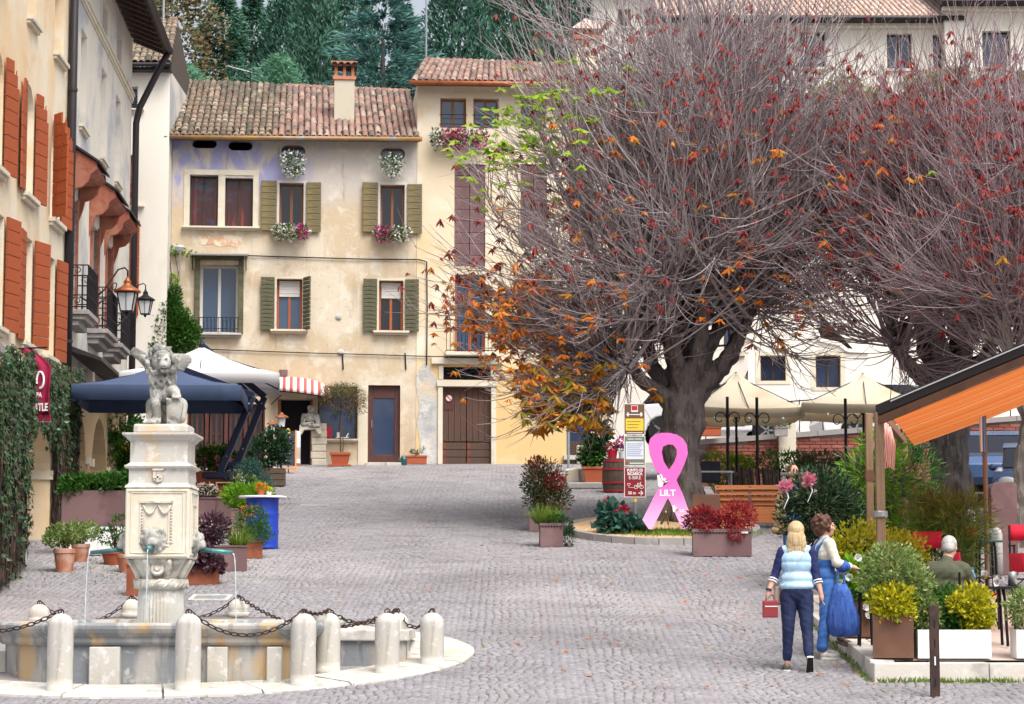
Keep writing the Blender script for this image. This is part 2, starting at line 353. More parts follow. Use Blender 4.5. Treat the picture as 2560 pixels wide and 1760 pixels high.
mk('wood_red', (.40,.10,.035), .6, layers=[((.28,.07,.03),5,.45,.62,.6,(8,8,.5)),((.46,.15,.06),2,.56,.68,.5)])
mk('wood_olive', (.20,.16,.07), .8, layers=[((.09,.09,.065),1.6,.42,.58,.85,(1.2,1.2,3)),((.29,.21,.10),6,.52,.64,.7,(1,1,8))], bump=.4, bscale=30, bstretch=(1,1,8))
mk('wood_green', (.12,.115,.065), .8, layers=[((.055,.065,.045),1.8,.45,.6,.8,(1.2,1.2,3)),((.20,.15,.08),5,.58,.68,.6,(1,1,8))], bump=.4, bscale=30, bstretch=(1,1,8))
mk('shutter_red', (.35,.075,.022), .7, layers=[((.33,.075,.025),1.3,.45,.62,.8),((.50,.16,.06),5,.58,.7,.5)], bump=.15, bscale=30)
mk('hood_red', (.30,.095,.06), .85, layers=[((.40,.17,.11),2.2,.42,.62,.8),((.16,.06,.045),3,.56,.7,.6),((.50,.40,.34),6,.66,.74,.6)], bump=.4, bscale=20)
mk('wood_bench', (.46,.16,.05), .55, layers=[((.34,.11,.035),5,.45,.62,.7,(.6,8,8))])
mk('wood_post', (.26,.17,.10), .7, layers=[((.19,.12,.075),4,.45,.62,.7,(8,8,.5))], bump=.2)
mk('wood_pale', (.44,.33,.20), .8, layers=[((.34,.25,.15),5,.45,.6,.7)])
mk('frame_white', (.62,.60,.56), .6, layers=[((.48,.45,.40),4,.56,.7,.5)])
mk('paint_white', (.78,.78,.78), .5, layers=[((.68,.67,.65),3,.55,.7,.4)])
mk('reveal_white', (.74,.74,.78), .85)
mk('glass_dark', (.012,.014,.022), .04, spec=.5, ior=1.55)
mk('glass_blue', (.03,.05,.10), .05, spec=.5, ior=1.6)
mk('glass_sky', (.05,.085,.15), .06, spec=.5, ior=1.6)
mk('curtain', (.52,.56,.66), .9, layers=[((.36,.40,.52),3,.42,.6,.8,(8,8,.2))])
mk('curtain_red', (.06,.022,.025), .25, spec=.5, layers=[((.34,.06,.025),1.5,.52,.68,.9,(5,5,.25)),((.04,.07,.12),1.2,.52,.62,.8,(1,1,1.5))])
mk('blind', (.62,.60,.57), .85, layers=[((.52,.50,.47),8,.45,.6,.6,(.3,.3,6))])
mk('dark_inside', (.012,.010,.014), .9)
mk('iron', (.022,.02,.024), .55, .6, layers=[((.05,.035,.03),8,.52,.68,.5)])
mk('iron_rust', (.05,.032,.032), .7, .4, layers=[((.09,.05,.035),7,.48,.62,.7)])
mk('steel', (.42,.43,.45), .35, .9)
mk('copper', (.38,.13,.055), .5, .5, layers=[((.26,.08,.04),5,.48,.64,.8)])
mk('lamp_glass', (.62,.64,.66), .2, spec=.5)
mk('bronze_green', (.08,.22,.22), .5, .5, layers=[((.12,.33,.30),6,.46,.62,.8),((.04,.07,.10),3,.55,.7,.7)])
mk('terracotta', (.42,.16,.085), .8, layers=[((.52,.36,.30),2.2,.50,.66,.8),((.30,.10,.055),4,.56,.7,.6)], bump=.2)
mk('terracotta_red', (.40,.10,.045), .7, layers=[((.30,.075,.04),4,.5,.68,.6)], bump=.1)
mk('planter_purple', (.15,.085,.09), .75, layers=[((.21,.13,.13),1.3,.42,.62,.8),((.11,.06,.06),3.5,.54,.7,.6)], bump=.1)
mk('planter_brown', (.16,.075,.045), .6, layers=[((.11,.052,.034),2.2,.45,.64,.7)])
mk('corten', (.20,.06,.032), .8, layers=[((.28,.09,.045),2,.45,.62,.8),((.12,.035,.022),3,.54,.7,.6)], bump=.2)
mk('barrel_blue', (.012,.05,.42), .4, spec=.5, layers=[((.02,.04,.30),2,.5,.7,.6)])
mk('barrel_wood', (.085,.062,.045), .8, layers=[((.14,.10,.07),5,.45,.62,.7,(8,8,.4))], bump=.4, bscale=25, bstretch=(8,8,.5))
mk('hoop_red', (.30,.02,.035), .6)
mk('canvas_navy', (.055,.085,.165), .7, layers=[((.075,.11,.20),1.5,.45,.65,.6)])
mk('canvas_white', (.80,.80,.81), .9, layers=[((.70,.69,.68),1.2,.5,.7,.5)])
mk('canvas_cream', (.90,.83,.68), .9, layers=[((.82,.68,.46),.9,.48,.68,.6),((.34,.26,.17),7,.68,.74,.6)])
mk('navy_metal', (.022,.028,.06), .45, .5)
mk('banner', (.30,.01,.055), .75, layers=[((.22,.008,.045),3,.45,.65,.6)])
mk('white_print', (.82,.82,.82), .7)
mk('ribbon_pink', (.84,.17,.55), .5)
mk('ribbon_pale', (.88,.42,.68), .5)
mk('sign_red', (.23,.012,.018), .5)
mk('sign_brown', (.16,.085,.04), .5)
mk('sign_green', (.17,.20,.13), .5)
mk('sign_yellow', (.80,.58,.06), .6)
mk('sign_blue', (.08,.20,.42), .5)
mk('paper', (.72,.74,.80), .7, layers=[((.60,.62,.70),4,.45,.6,.6)])
mk('red_canvas', (.62,.018,.05), .8, layers=[((.48,.014,.04),4,.46,.66,.7)])
mk('table_green', (.02,.085,.085), .35, spec=.5)
mk('brick', (.26,.075,.055), .85, vary=[(.23,.07,.052),(.31,.09,.06),(.27,.10,.08),(.19,.055,.045),(.34,.14,.11)], layers=[((.14,.10,.07),2,.55,.7,.5)], bump=.3)
mk('mortar', (.34,.29,.25), .95)
mk('chalkboard', (.02,.026,.045), .6, layers=[((.06,.065,.085),6,.55,.68,.6)])
mk('wood_orange', (.60,.26,.06), .6)
mk('car_white', (.72,.73,.75), .25, spec=.5, coat=.6)
mk('car_blue', (.06,.11,.24), .25, spec=.5, coat=.6)
mk('rubber', (.012,.012,.013), .8)
mk('bark', (.135,.115,.11), .9, layers=[((.055,.045,.045),2.6,.45,.62,.85,(3,3,.6)),((.24,.215,.205),7,.56,.68,.7,(4,4,.6)),((.05,.06,.03),1.4,.60,.72,.5)], bump=1.0, bscale=9, bstretch=(3,3,.6), bdist=.05)
mk('bark_pale', (.30,.26,.23), .9, layers=[((.16,.13,.11),3,.46,.6,.85,(3,3,.5)),((.42,.38,.34),6,.56,.66,.6)], bump=.9, bscale=10, bstretch=(3,3,.6), bdist=.04)
mk('twig', (.3,.27,.28), .85, vary=[(.15,.12,.13),(.40,.36,.37),(.27,.225,.235),(.50,.46,.46),(.20,.16,.175)])
mk('twig_red', (.17,.12,.125), .85, vary=[(.16,.10,.11),(.36,.29,.30),(.24,.16,.175),(.43,.36,.37)])
mk('stem_brown', (.10,.06,.035), .85)
leafm('leaf_wither', [(.17,.014,.022),(.28,.028,.026),(.21,.018,.03),(.42,.07,.025),(.13,.014,.028)], .25)
leafm('leaf_orange', [(.60,.11,.012),(.78,.24,.015),(.50,.06,.012),(.82,.38,.02),(.42,.26,.03),(.68,.15,.012)], .35)
leafm('leaf_autumn', [(.16,.22,.02),(.64,.17,.012),(.24,.26,.025),(.74,.34,.015),(.12,.18,.02),(.56,.09,.012),(.66,.24,.02)], .35)
leafm('leaf_lime', [(.24,.42,.02),(.36,.55,.03),(.30,.46,.03),(.44,.58,.06)], .4)
leafm('leaf_ivy', [(.014,.045,.02),(.045,.11,.04),(.022,.065,.026),(.075,.15,.06),(.035,.06,.02),(.13,.18,.09),(.10,.05,.025)], .15, .35, .5)
leafm('ivy_stem', [(.05,.032,.026),(.085,.055,.04),(.035,.025,.02)], 0)
leafm('leaf_green', [(.025,.09,.012),(.06,.17,.02),(.04,.13,.018),(.09,.22,.03)], .3)
leafm('leaf_bright', [(.10,.28,.012),(.20,.42,.02),(.15,.34,.015),(.28,.50,.03)], .35)
leafm('leaf_dark', [(.012,.045,.018),(.025,.075,.03),(.018,.06,.022),(.04,.10,.04)], .2)
leafm('leaf_teal', [(.03,.10,.075),(.06,.16,.12),(.045,.13,.10),(.09,.20,.15)], .2)
leafm('leaf_purple', [(.065,.025,.045),(.11,.05,.08),(.085,.035,.055),(.15,.085,.11),(.05,.02,.03)], .25)
leafm('leaf_red', [(.26,.012,.03),(.42,.03,.05),(.32,.02,.03),(.50,.07,.06),(.20,.015,.03)], .3)
leafm('leaf_variegated', [(.12,.22,.05),(.32,.42,.12),(.19,.30,.08),(.50,.55,.24),(.09,.18,.04)], .3)
leafm('leaf_yellow', [(.44,.44,.015),(.78,.64,.02),(.26,.34,.015),(.85,.74,.05),(.16,.26,.015),(.70,.54,.015)], .35)
leafm('leaf_olive', [(.07,.10,.05),(.13,.17,.09),(.10,.13,.06),(.18,.21,.12)], .25)
leafm('leaf_grass', [(.10,.20,.02),(.20,.30,.04),(.14,.24,.03),(.30,.36,.06)], .3)
leafm('leaf_rust', [(.20,.10,.04),(.12,.13,.04),(.28,.14,.05),(.08,.11,.04)], .3)
leafm('leaf_brownish', [(.10,.075,.035),(.16,.11,.05),(.07,.085,.03),(.20,.13,.06)], .3)
leafm('cypress', [(.028,.10,.075),(.05,.145,.095),(.038,.122,.085),(.075,.19,.12)], .15)  # hillside evergreens: bluish haze is put into these lightened leaf colours
leafm('conifer', [(.036,.12,.085),(.068,.175,.11),(.05,.15,.098),(.10,.23,.14)], .15)
leafm('cedar', [(.06,.17,.16),(.11,.26,.235),(.08,.21,.195),(.16,.33,.29)], .15)
leafm('shrub_pale', [(.10,.26,.16),(.17,.37,.22),(.13,.31,.19)], .25)
leafm('far_brown', [(.20,.15,.07),(.10,.14,.07),(.28,.18,.08),(.07,.12,.07)], .25)
leafm('petal_white', [(.72,.72,.70),(.80,.80,.78),(.60,.62,.58)], .3)
leafm('petal_magenta', [(.56,.015,.28),(.68,.03,.38),(.46,.01,.22),(.72,.10,.46)], .3)
leafm('petal_pink', [(.72,.22,.34),(.78,.40,.48),(.66,.12,.24)], .3)
leafm('petal_red', [(.55,.01,.05),(.45,.01,.08),(.62,.02,.10)], .3)
leafm('petal_blush', [(.62,.48,.42),(.70,.58,.50),(.52,.36,.32),(.66,.60,.50)], .3)
mk('skin', (.58,.33,.24), .55, layers=[((.50,.24,.17),6,.5,.7,.4)], spec=.4)
mk('skin_arm', (.50,.26,.18), .55, spec=.4)
mk('hair_blonde', (.58,.43,.24), .5, layers=[((.40,.27,.13),10,.45,.6,.8,(6,6,.5)),((.72,.60,.40),12,.56,.66,.7,(6,6,.5))], bump=.6, bscale=30, bstretch=(6,6,.4))
mk('hair_brown', (.085,.035,.022), .5, layers=[((.15,.065,.035),9,.5,.64,.7)], bump=.8, bscale=26)
mk('hair_grey', (.40,.38,.37), .6, layers=[((.56,.54,.52),10,.48,.62,.8)], bump=.6, bscale=40)
mk('vest_blue', (.42,.62,.80), .6, layers=[((.34,.54,.74),5,.45,.65,.6)], bump=.3, bscale=14)
mk('navy_knit', (.014,.018,.085), .8, layers=[((.02,.028,.11),8,.45,.6,.6)])
mk('trouser_navy', (.012,.02,.065), .8, layers=[((.02,.032,.09),6,.45,.62,.7)], bump=.3, bscale=14)
mk('denim_blue', (.05,.15,.42), .8, layers=[((.03,.10,.32),5,.45,.62,.7),((.09,.22,.52),8,.56,.68,.5)], bump=.25, bscale=14)
mk('shirt_cream', (.70,.66,.56), .85, layers=[((.60,.55,.46),5,.48,.66,.6)], bump=.3, bscale=14)
mk('bag_blue', (.05,.13,.46), .65, layers=[((.03,.08,.34),4,.45,.6,.8,(6,6,.8)),((.10,.22,.60),6,.56,.66,.6,(6,6,.8))], bump=.8, bscale=10, bstretch=(6,6,.6), bdist=.03)
mk('bag_red', (.24,.03,.035), .6)
mk('strap_tan', (.46,.34,.28), .7)
mk('coat_tan', (.34,.22,.12), .85, layers=[((.27,.17,.09),5,.45,.62,.6)])
mk('shirt_olive', (.085,.09,.055), .85, layers=[((.06,.065,.04),5,.46,.64,.7)], bump=.3, bscale=12)
mk('shoe_grey', (.14,.11,.10), .7)
mk('shoe_white', (.70,.68,.64), .6)
mk('sole_black', (.012,.012,.012), .8)
mk('water', (.50,.56,.60), .06, spec=.5)
mk('red_box', (.50,.015,.05), .5)
mk('bottle_blue', (.10,.34,.60), .15, spec=.5)
mk('glass_clear', (.60,.66,.68), .08, spec=.5)
def _glassmat():
 m, t, p, o = _new('drinking_glass'); p.inputs['Base Color'].default_value = (.92,.95,.96,1); p.inputs['Roughness'].default_value = .03
 p.inputs['Transmission Weight'].default_value = .9; p.inputs['IOR'].default_value = 1.45
_glassmat()
def _stripes(name, a, b, f, axis=0):
 m, t, p, o = _new(name); tc = t.nodes.new('ShaderNodeTexCoord'); s = t.nodes.new('ShaderNodeSeparateXYZ'); t.links.new(tc.outputs['Object'], s.inputs[0])
 q = t.nodes.new('ShaderNodeMath'); q.operation = 'MULTIPLY'; q.inputs[1].default_value = f; t.links.new(s.outputs[axis], q.inputs[0])
 r = t.nodes.new('ShaderNodeMath'); r.operation = 'FRACT'; t.links.new(q.outputs[0], r.inputs[0])
 g = t.nodes.new('ShaderNodeMath'); g.operation = 'GREATER_THAN'; g.inputs[1].default_value = .55; t.links.new(r.outputs[0], g.inputs[0])
 t.links.new(_mix(t, g.outputs[0], a, b), p.inputs['Base Color']); p.inputs['Roughness'].default_value = .85
_stripes('awning_stripe', (.78,.76,.72), (.46,.10,.09), 5.4, 0)
_stripes('valance_stripe', (.74,.62,.52), (.56,.02,.05), 22, 1)
def _awning_orange():
 m, t, p, o = _new('awning_orange'); tc = t.nodes.new('ShaderNodeTexCoord'); mp = t.nodes.new('ShaderNodeVectorMath'); mp.operation = 'DOT_PRODUCT'; mp.inputs[1].default_value = (.893, .45, 0)
 n = t.nodes.new('ShaderNodeTexNoise'); n.noise_dimensions = '1D'; n.inputs['Scale'].default_value = 9; n.inputs['Detail'].default_value = 5
 t.links.new(tc.outputs['Object'], mp.inputs[0]); t.links.new(mp.outputs['Value'], n.inputs['W'])
 c = _ramp(t, n.outputs['Fac'], [(.30,.06,.015),(.34,.08,.02),(.70,.22,.05),(.50,.12,.025),(.84,.48,.26),(.6,.18,.05)]); t.links.new(c, p.inputs['Base Color']); p.inputs['Roughness'].default_value = .9
 tr = t.nodes.new('ShaderNodeBsdfTranslucent'); t.links.new(c, tr.inputs[0]); mx = t.nodes.new('ShaderNodeMixShader'); mx.inputs[0].default_value = .5
 t.links.new(p.outputs[0], mx.inputs[1]); t.links.new(tr.outputs[0], mx.inputs[2]); t.links.new(mx.outputs[0], o.inputs[0])
_awning_orange()
def _translucent(name, base, k):
 m = M[base].copy(); m.name = name; M[name] = m; t = m.node_tree
 p = next(n for n in t.nodes if n.type == 'BSDF_PRINCIPLED'); o = next(n for n in t.nodes if n.type == 'OUTPUT_MATERIAL')
 tr = t.nodes.new('ShaderNodeBsdfTranslucent'); mx = t.nodes.new('ShaderNodeMixShader'); mx.inputs[0].default_value = k
 if p.inputs['Base Color'].is_linked: t.links.new(p.inputs['Base Color'].links[0].from_socket, tr.inputs[0])
 t.links.new(p.outputs[0], mx.inputs[1]); t.links.new(tr.outputs[0], mx.inputs[2]); t.links.new(mx.outputs[0], o.inputs[0])
_translucent('canopy_cream', 'canvas_cream', .45); _translucent('canopy_white', 'canvas_white', .25)
# ground, paving
def grid_sheet(name, xs, ys, m, dz=0, keep=None, zf=ground_z):
 X, Y = np.meshgrid(xs, ys); Z = zf(X, Y)+dz
 V = np.stack([X.ravel(), Y.ravel(), Z.ravel()], 1); nx = len(xs); i, j = np.meshgrid(np.arange(nx-1), np.arange(len(ys)-1)); a = (j*nx+i).ravel()
 Fc = np.stack([a, a+1, a+nx+1, a+nx], 1)
 if keep is not None:
  c = V[Fc].mean(1); Fc = Fc[keep(c[:,0], c[:,1])]
 return np_mesh(name, V, Fc, m, smooth=True)
_xs = np.r_[-420, -150, -60, np.arange(-40, 40.1, 2), 60, 150, 420]
_ys = np.r_[-300, -60, np.arange(0, 24, 4), np.arange(24, 76, 1.0), np.arange(76, 156, 5), 220, 400]
ground = struct(grid_sheet('ground', _xs, _ys, 'paving'), label='mauve grey paved piazza climbing towards the houses')
hillside = struct(grid_sheet('hillside', np.arange(-70, 71, 5.0), np.arange(78, 156, 4.0), 'hill', .06))
FC = Vector((-4.13, 27.9, 0))                        # centre of the fountain
def on_cobbles(x, y):
 r = np.hypot(x-FC.x, y-FC.y)
 return (r > 3.4) & ~((x > 3.8) & (y > 25.6) & (y < 33.3)) & (x > -.232*y) & (x < .232*y) & ~((x > 4.4) & (y > 54.8)) & (np.hypot((x-2.75)/1.75, (y-43.3)/2.45) > 1)
bed = struct(grid_sheet('paving_bed', np.arange(-14.5, 14.6, .25), np.arange(22.6, 62.6, .5), 'bed_joint', .004, on_cobbles))
def stone_verts(hx, hy, h, e):
 return np.array([(-hx,-hy,-.03),(hx,-hy,-.03),(hx,hy,-.03),(-hx,hy,-.03),(-hx,-hy,h*.4),(hx,-hy,h*.4),(hx,hy,h*.4),(-hx,hy,h*.4),(-hx+e,-hy+e,h),(hx-e,-hy+e,h),(hx-e,hy-e,h),(-hx+e,hy-e,h)])
SFACES = np.array([(8,9,10,11),(4,5,9,8),(5,6,10,9),(6,7,11,10),(7,4,8,11),(0,1,5,4),(1,2,6,5),(2,3,7,6),(3,0,4,7)])
def cobbles(near=True):
 lane, Rr, step = (1.42, 1.004, .105) if near else (1.62, 1.145, .124); P = []
 for li in range(-8, 9) if near else range(-10, 11):
  xc = li*lane
  for k in range(-8, 150 if near else 385):
   y0 = 23.4 + k*step - Rr + .3; nst = 15; ph = random.uniform(-.5, .5)
   for s in range(nst):
    th = (s-(nst-1)/2+ph*(1-abs(2*s/(nst-1)-1)))/nst*(PI/2)
    x = xc + Rr*math.sin(th); y = y0 + Rr*math.cos(th)
    P.append((x, y, -th))
 P = np.array(P); P[:, :2] += RNG.uniform(-.007, .007, (len(P), 2)); P[:, 2] += RNG.uniform(-.06, .06, len(P))
 P = P[(P[:,1] > (22.8 if near else 38.4)) & (P[:,1] < (38.4 if near else 62.3))]; P = P[on_cobbles(P[:,0], P[:,1])]
 Z = ground_z(P[:,0], P[:,1]);
 vis = (P[:,1] > 24.25) & (np.abs(P[:,0]) < .212*P[:,1])
 order = np.lexsort((np.abs(P[:,0]-1.0), ~vis, np.round(P[:,1]/.5)*vis)); vidx = np.where(vis)[0]
 first = vidx[:0] if not near else vidx[np.argsort(P[vidx,1] + .02*np.abs(P[vidx,0]-.4))[:300]]
 rest = np.setdiff1d(np.arange(len(P)), first)
 sl = math.atan(.12)
 n = len(rest); base = stone_verts(.047, .047, .016, .010) if near else stone_verts(.0545, .056, .013, .011); SF = SFACES if near else SFACES[:5]
 B = np.broadcast_to(base, (n,12,3)).copy(); s = RNG.uniform(.90, 1.03, (n,1,2)); B[:,:,:2] *= s; B[:,:,2] += RNG.uniform(-.004, .006, (n,1)); B[:,8:,2] += RNG.uniform(-.003,.003,(n,4))
 a = P[rest,2][:,None]; x = B[:,:,0]*np.cos(a)-B[:,:,1]*np.sin(a); y = B[:,:,0]*np.sin(a)+B[:,:,1]*np.cos(a)
 V = np.stack([x+P[rest,0][:,None], y+P[rest,1][:,None], B[:,:,2]+y*.12+Z[rest][:,None]], 2).reshape(-1,3)
 Fc = (np.arange(n)[:,None,None]*12+SF[None]).reshape(-1,4)
 np_mesh('cobblestones', V, Fc, 'cobble', bed, kind='stuff')
 if not near: return
 me = bpy.data.meshes.new('cobblestone'); me.from_pydata(base.tolist(), [], SFACES.tolist()); me.materials.append(M['cobble'])
 for i in first:
  o = bpy.data.objects.new('cobblestone', me); COL.objects.link(o); o.parent = bed
  o.location = (P[i,0], P[i,1], Z[i]+random.uniform(-.003,.005)); o.rotation_euler = Euler((sl*math.cos(P[i,2]), -sl*math.sin(P[i,2]), P[i,2])); o.scale = (random.uniform(.9,1.03), random.uniform(.9,1.03), 1)
cobbles(); cobbles(False)
# houses: helpers
class Fr:
 """a facade: local x along the wall (to the right as one faces it), local y into the house, z = height"""
 def __init__(s, o, r): s.o = o; s.r = r
 def px(s, x, y, off=0):
  a, b = ray(x, y); sn, cs = math.sin(s.r), math.cos(s.r)
  Y = (off - s.o[0]*sn + s.o[1]*cs)/(cs - a*sn)
  return (a*Y-s.o[0])*cs + (Y-s.o[1])*sn, b*Y
 def d(s, x, y, off=0): return s.px(x*K, y*K, off)
 def rect(s, x0, x1, y0, y1, off=0):      # display pixels, to s0, s1, z0, z1
  a, b = s.d(x0, (y0+y1)/2, off)[0], s.d(x1, (y0+y1)/2, off)[0]
  return a, b, s.d((x0+x1)/2, y1, off)[1], s.d((x0+x1)/2, y0, off)[1]
 def world(s, u, y, z):
  sn, cs = math.sin(s.r), math.cos(s.r); return Vector((s.o[0]+u*cs-y*sn, s.o[1]+u*sn+y*cs, z))
 def house(s, name, label, cat='building'): return thing(name, label, cat, (s.o[0], s.o[1], 0), s.r)
def wall(name, s0, s1, z0, z1, holes, m, parent, y=0, thick=.4):
 """holes: (s0, s1, z0, z1[, 'pill'|'arch'])"""
 xs = sorted({s0, s1, *[h[i] for h in holes for i in (0,1) if s0 < h[i] < s1]}); zs = sorted({z0, z1, *[h[i] for h in holes for i in (2,3) if z0 < h[i] < z1]})
 b = MB()
 for i in range(len(xs)-1):
  for j in range(len(zs)-1):
   cx, cz = (xs[i]+xs[i+1])/2, (zs[j]+zs[j+1])/2
   if any(h[0] < cx < h[1] and h[2] < cz < h[3] for h in holes): continue
   b.add([(xs[i],y,zs[j]),(xs[i+1],y,zs[j]),(xs[i+1],y,zs[j+1]),(xs[i],y,zs[j+1])], [(0,1,2,3)])
 for h in holes:
  kind = h[4] if len(h) > 4 else 'rect'; a, c, d, e = h[:4]
  if kind == 'rect': out = [(a,d),(c,d),(c,e),(a,e)]
  else:
   r = (e-d)/2 if kind == 'pill' else (c-a)/2; r = min(r, (c-a)/2); out = []
   if kind == 'pill':
    cs_ = [((a+r, d+r), PI, 1.5*PI, (a,d)), ((c-r, d+r), 1.5*PI, 2*PI, (c,d)), ((c-r, e-r), 0, .5*PI, (c,e)), ((a+r, e-r), .5*PI, PI, (a,e))]
   else: out = [(a,d),(c,d)]; cs_ = [((c-r, e-r), 0, .5*PI, (c,e)), ((a+r, e-r), .5*PI, PI, (a,e))]
   for (q, t0, t1, cor) in cs_:
    arc = [(q[0]+r*math.cos(t0+(t1-t0)*k/6), q[1]+r*math.sin(t0+(t1-t0)*k/6)) for k in range(7)]
    for k in range(6): b.add([(cor[0],y,cor[1]),(arc[k+1][0],y,arc[k+1][1]),(arc[k][0],y,arc[k][1])], [(0,1,2)])
    out += arc
  n = len(out); b.add([(p[0],y,p[1]) for p in out]+[(p[0],y+thick,p[1]) for p in out], [(i,i+n,(i+1)%n+n,(i+1)%n) for i in range(n)])
 return b.build(name, m, parent)
def window(parent, r, depth=.22, fw=.06, frame='wood_brown', pane='glass_blue', bars=1, rows=0, name='window', transom=None, curtain=None):
 """a framed window set in an opening; frame is the part, each pane a sub-part"""
 a, c, d, e = r; b = MB(); y0, y1 = depth, depth+.06
 b.box(a, c, y0, y1, d, d+fw); b.box(a, c, y0, y1, e-fw, e); b.box(a, a+fw, y0, y1, d+fw, e-fw); b.box(c-fw, c, y0, y1, d+fw, e-fw)
 xs = [a+fw] ; W = (c-a-2*fw)
 for k in range(bars):
  x = a+fw+W*(k+1)/(bars+1); b.box(x-fw*.55, x+fw*.55, y0-.012, y1, d+fw, e-fw); xs += [x-fw*.55, x+fw*.55]
 xs.append(c-fw)
 zs = [d+fw]
 for k in range(rows):
  z = d+fw+(e-d-2*fw)*(k+1)/(rows+1); b.box(a+fw, c-fw, y0+.004, y1, z-.018, z+.018); zs += [z-.018, z+.018]
 zs.append(e-fw)
 w_ = b.build(name, frame, parent)
 for i in range(0, len(xs), 2):
  for j in range(0, len(zs), 2):
   MB().box(xs[i], xs[i+1], y0+.025, y0+.035, zs[j], zs[j+1]).build('pane', pane, w_)
 return w_
def shutter(parent, hinge, z0, z1, width, side, ang, m, n=8, y=-.04, th=.04, gap=.012, arch=False):
 """hinged board shutter: side -1 opens to the left of the hinge, +1 to the right; ang swings it out from the wall"""
 h = z1-z0; b = MB()
 b.add([(.03*side,.0,h*.1),((width-.03)*side,.0,h*.9),((width-.03)*side,.02,h*.9),(.03*side,.02,h*.1),(.03*side,.0,h*.1+.08),((width-.03)*side,.0,h*.9+.08),((width-.03)*side,.02,h*.9+.08),(.03*side,.02,h*.1+.08)], [(0,3,2,1),(4,5,6,7),(0,1,5,4),(1,2,6,5),(2,3,7,6),(3,0,4,7)])
 o = b.build('shutter', m, parent); o.location = (hinge, y, z0); o.rotation_euler = (0, 0, -ang if side > 0 else ang)
 bh = h/n
 for k in range(n):
  wk = width
  x = side*width/2 + 0
  zc = bh*(k+.5); dz = bh-gap
  if arch and k >= n-2:
   wk = width*(.86 if k == n-2 else .55); x = side*wk/2
  piece('board', m, o, (x, -th/2, zc), (wk, th*random.uniform(.9,1.1), dz), bevel=.05)
 return o
def sill(parent, s0, s1, z, out_=.16, h=.09, m='stone_trim', name='sill'):
 b = MB(); b.box(s0, s1, -out_, .1, z-h*.55, z); b.box(s0+.03, s1-.03, -out_*.6, .05, z-h, z-h*.55); return b.build(name, m, parent, bevel=.008)
_tilemesh = {}
def tile_mesh(m, r0=.088, r1=.070, L=.47, n=6, t=.016):
 if m in _tilemesh: return _tilemesh[m]
 v = []; f = []
 for (r, y) in ((r0, 0), (r1, L)):
  for k in range(n+1): a = PI*k/n; v.append((r*math.cos(a), y, r*.82*math.sin(a)))
 for k in range(n+1): a = PI*k/n; v.append(((r0-t)*math.cos(a), 0, (r0-t)*.82*math.sin(a)))
 for k in range(n): f += [(k, k+1, n+1+k+1, n+1+k), (k, 2*n+2+k, 2*n+3+k, k+1)]
 me = bpy.data.meshes.new('roof_tile'); me.from_pydata(v, [], f); me.materials.append(M[m]); me.shade_smooth(); me.set_sharp_from_angle(angle=R(50)); _tilemesh[m] = me; return me
def tiled(parent, E0, E1, T0, T1, m, limit=300, spacing=.172, expo=.40, m2=None, split=None, bed=True, scale=1.0, skip=None, thin=True):
 """clay tiles over the quad eave-left, eave-right, top-left, top-right (local coordinates of the parent)"""
 E0, E1, T0, T1 = map(Vector, (E0, E1, T0, T1)); spacing *= scale; expo *= scale
 nc = max(2, int((E1-E0).length/spacing)); nr = max(1, int((T0-E0).length/expo))
 pt = lambda u, v: (E0*(1-u)+E1*u)*(1-v)+(T0*(1-u)+T1*u)*v
 nrm = (E1-E0).cross(T0-E0).normalized()
 if nrm.z < 0: nrm = -nrm
 if bed:
  b = MB(); dn = nrm*.05
  b.add([E0, E1, T1, T0, E0-dn*2, E1-dn*2, T1-dn*2, T0-dn*2], [(0,1,2,3),(7,6,5,4),(0,4,5,1),(1,5,6,2),(2,6,7,3),(3,7,4,0)]); b.build('roof_bed', 'tile_bed', parent)
 cnt = 0; Vs = {};
 for j in range(nr):
  for i in range(nc):
   u = (i+.5)/nc; v = j/nr; p = pt(u, v); q = pt(u, v+.5/nr)
   if skip and skip(p): continue
   y = (q-p).normalized(); x = y.cross(nrm).normalized(); z = x.cross(y)
   ang = random.uniform(-.035,.035); sc_ = random.uniform(.95,1.06)*scale; lift = random.uniform(0,.012)+.028
   rot = Matrix((x,y,z)).transposed() @ Euler((.045+random.uniform(-.015,.02), random.uniform(-.06,.06), ang)).to_matrix()
   mm = m2 if (m2 and u+random.uniform(-.05,.05) > split) else m
   me = tile_mesh(mm); loc = p + nrm*lift - y*.08
   if cnt < limit:
    o = bpy.data.objects.new('roof_tile', me); COL.objects.link(o); o.parent = parent; o.matrix_local = Matrix.Translation(loc) @ rot.to_4x4() @ Matrix.Scale(sc_, 4)
    cnt += 1
   else:
    Vs.setdefault(mm, []).append((loc, rot, sc_))
 for mm, L in Vs.items():
  me = _tilemesh[mm]; v = np.array([w_.co[:] for w_ in me.vertices]); f = np.array([p.vertices[:] for p in me.polygons]); n = len(v)
  V = np.concatenate([(v*s_) @ np.array(r_).T + np.array(l_) for l_, r_, s_ in L]); Fc = (np.arange(len(L))[:,None,None]*n + f[None]).reshape(-1,4)
  np_mesh('roof_tiles', V, Fc, mm, parent, kind='stuff', smooth=True).data.set_sharp_from_angle(angle=R(50))
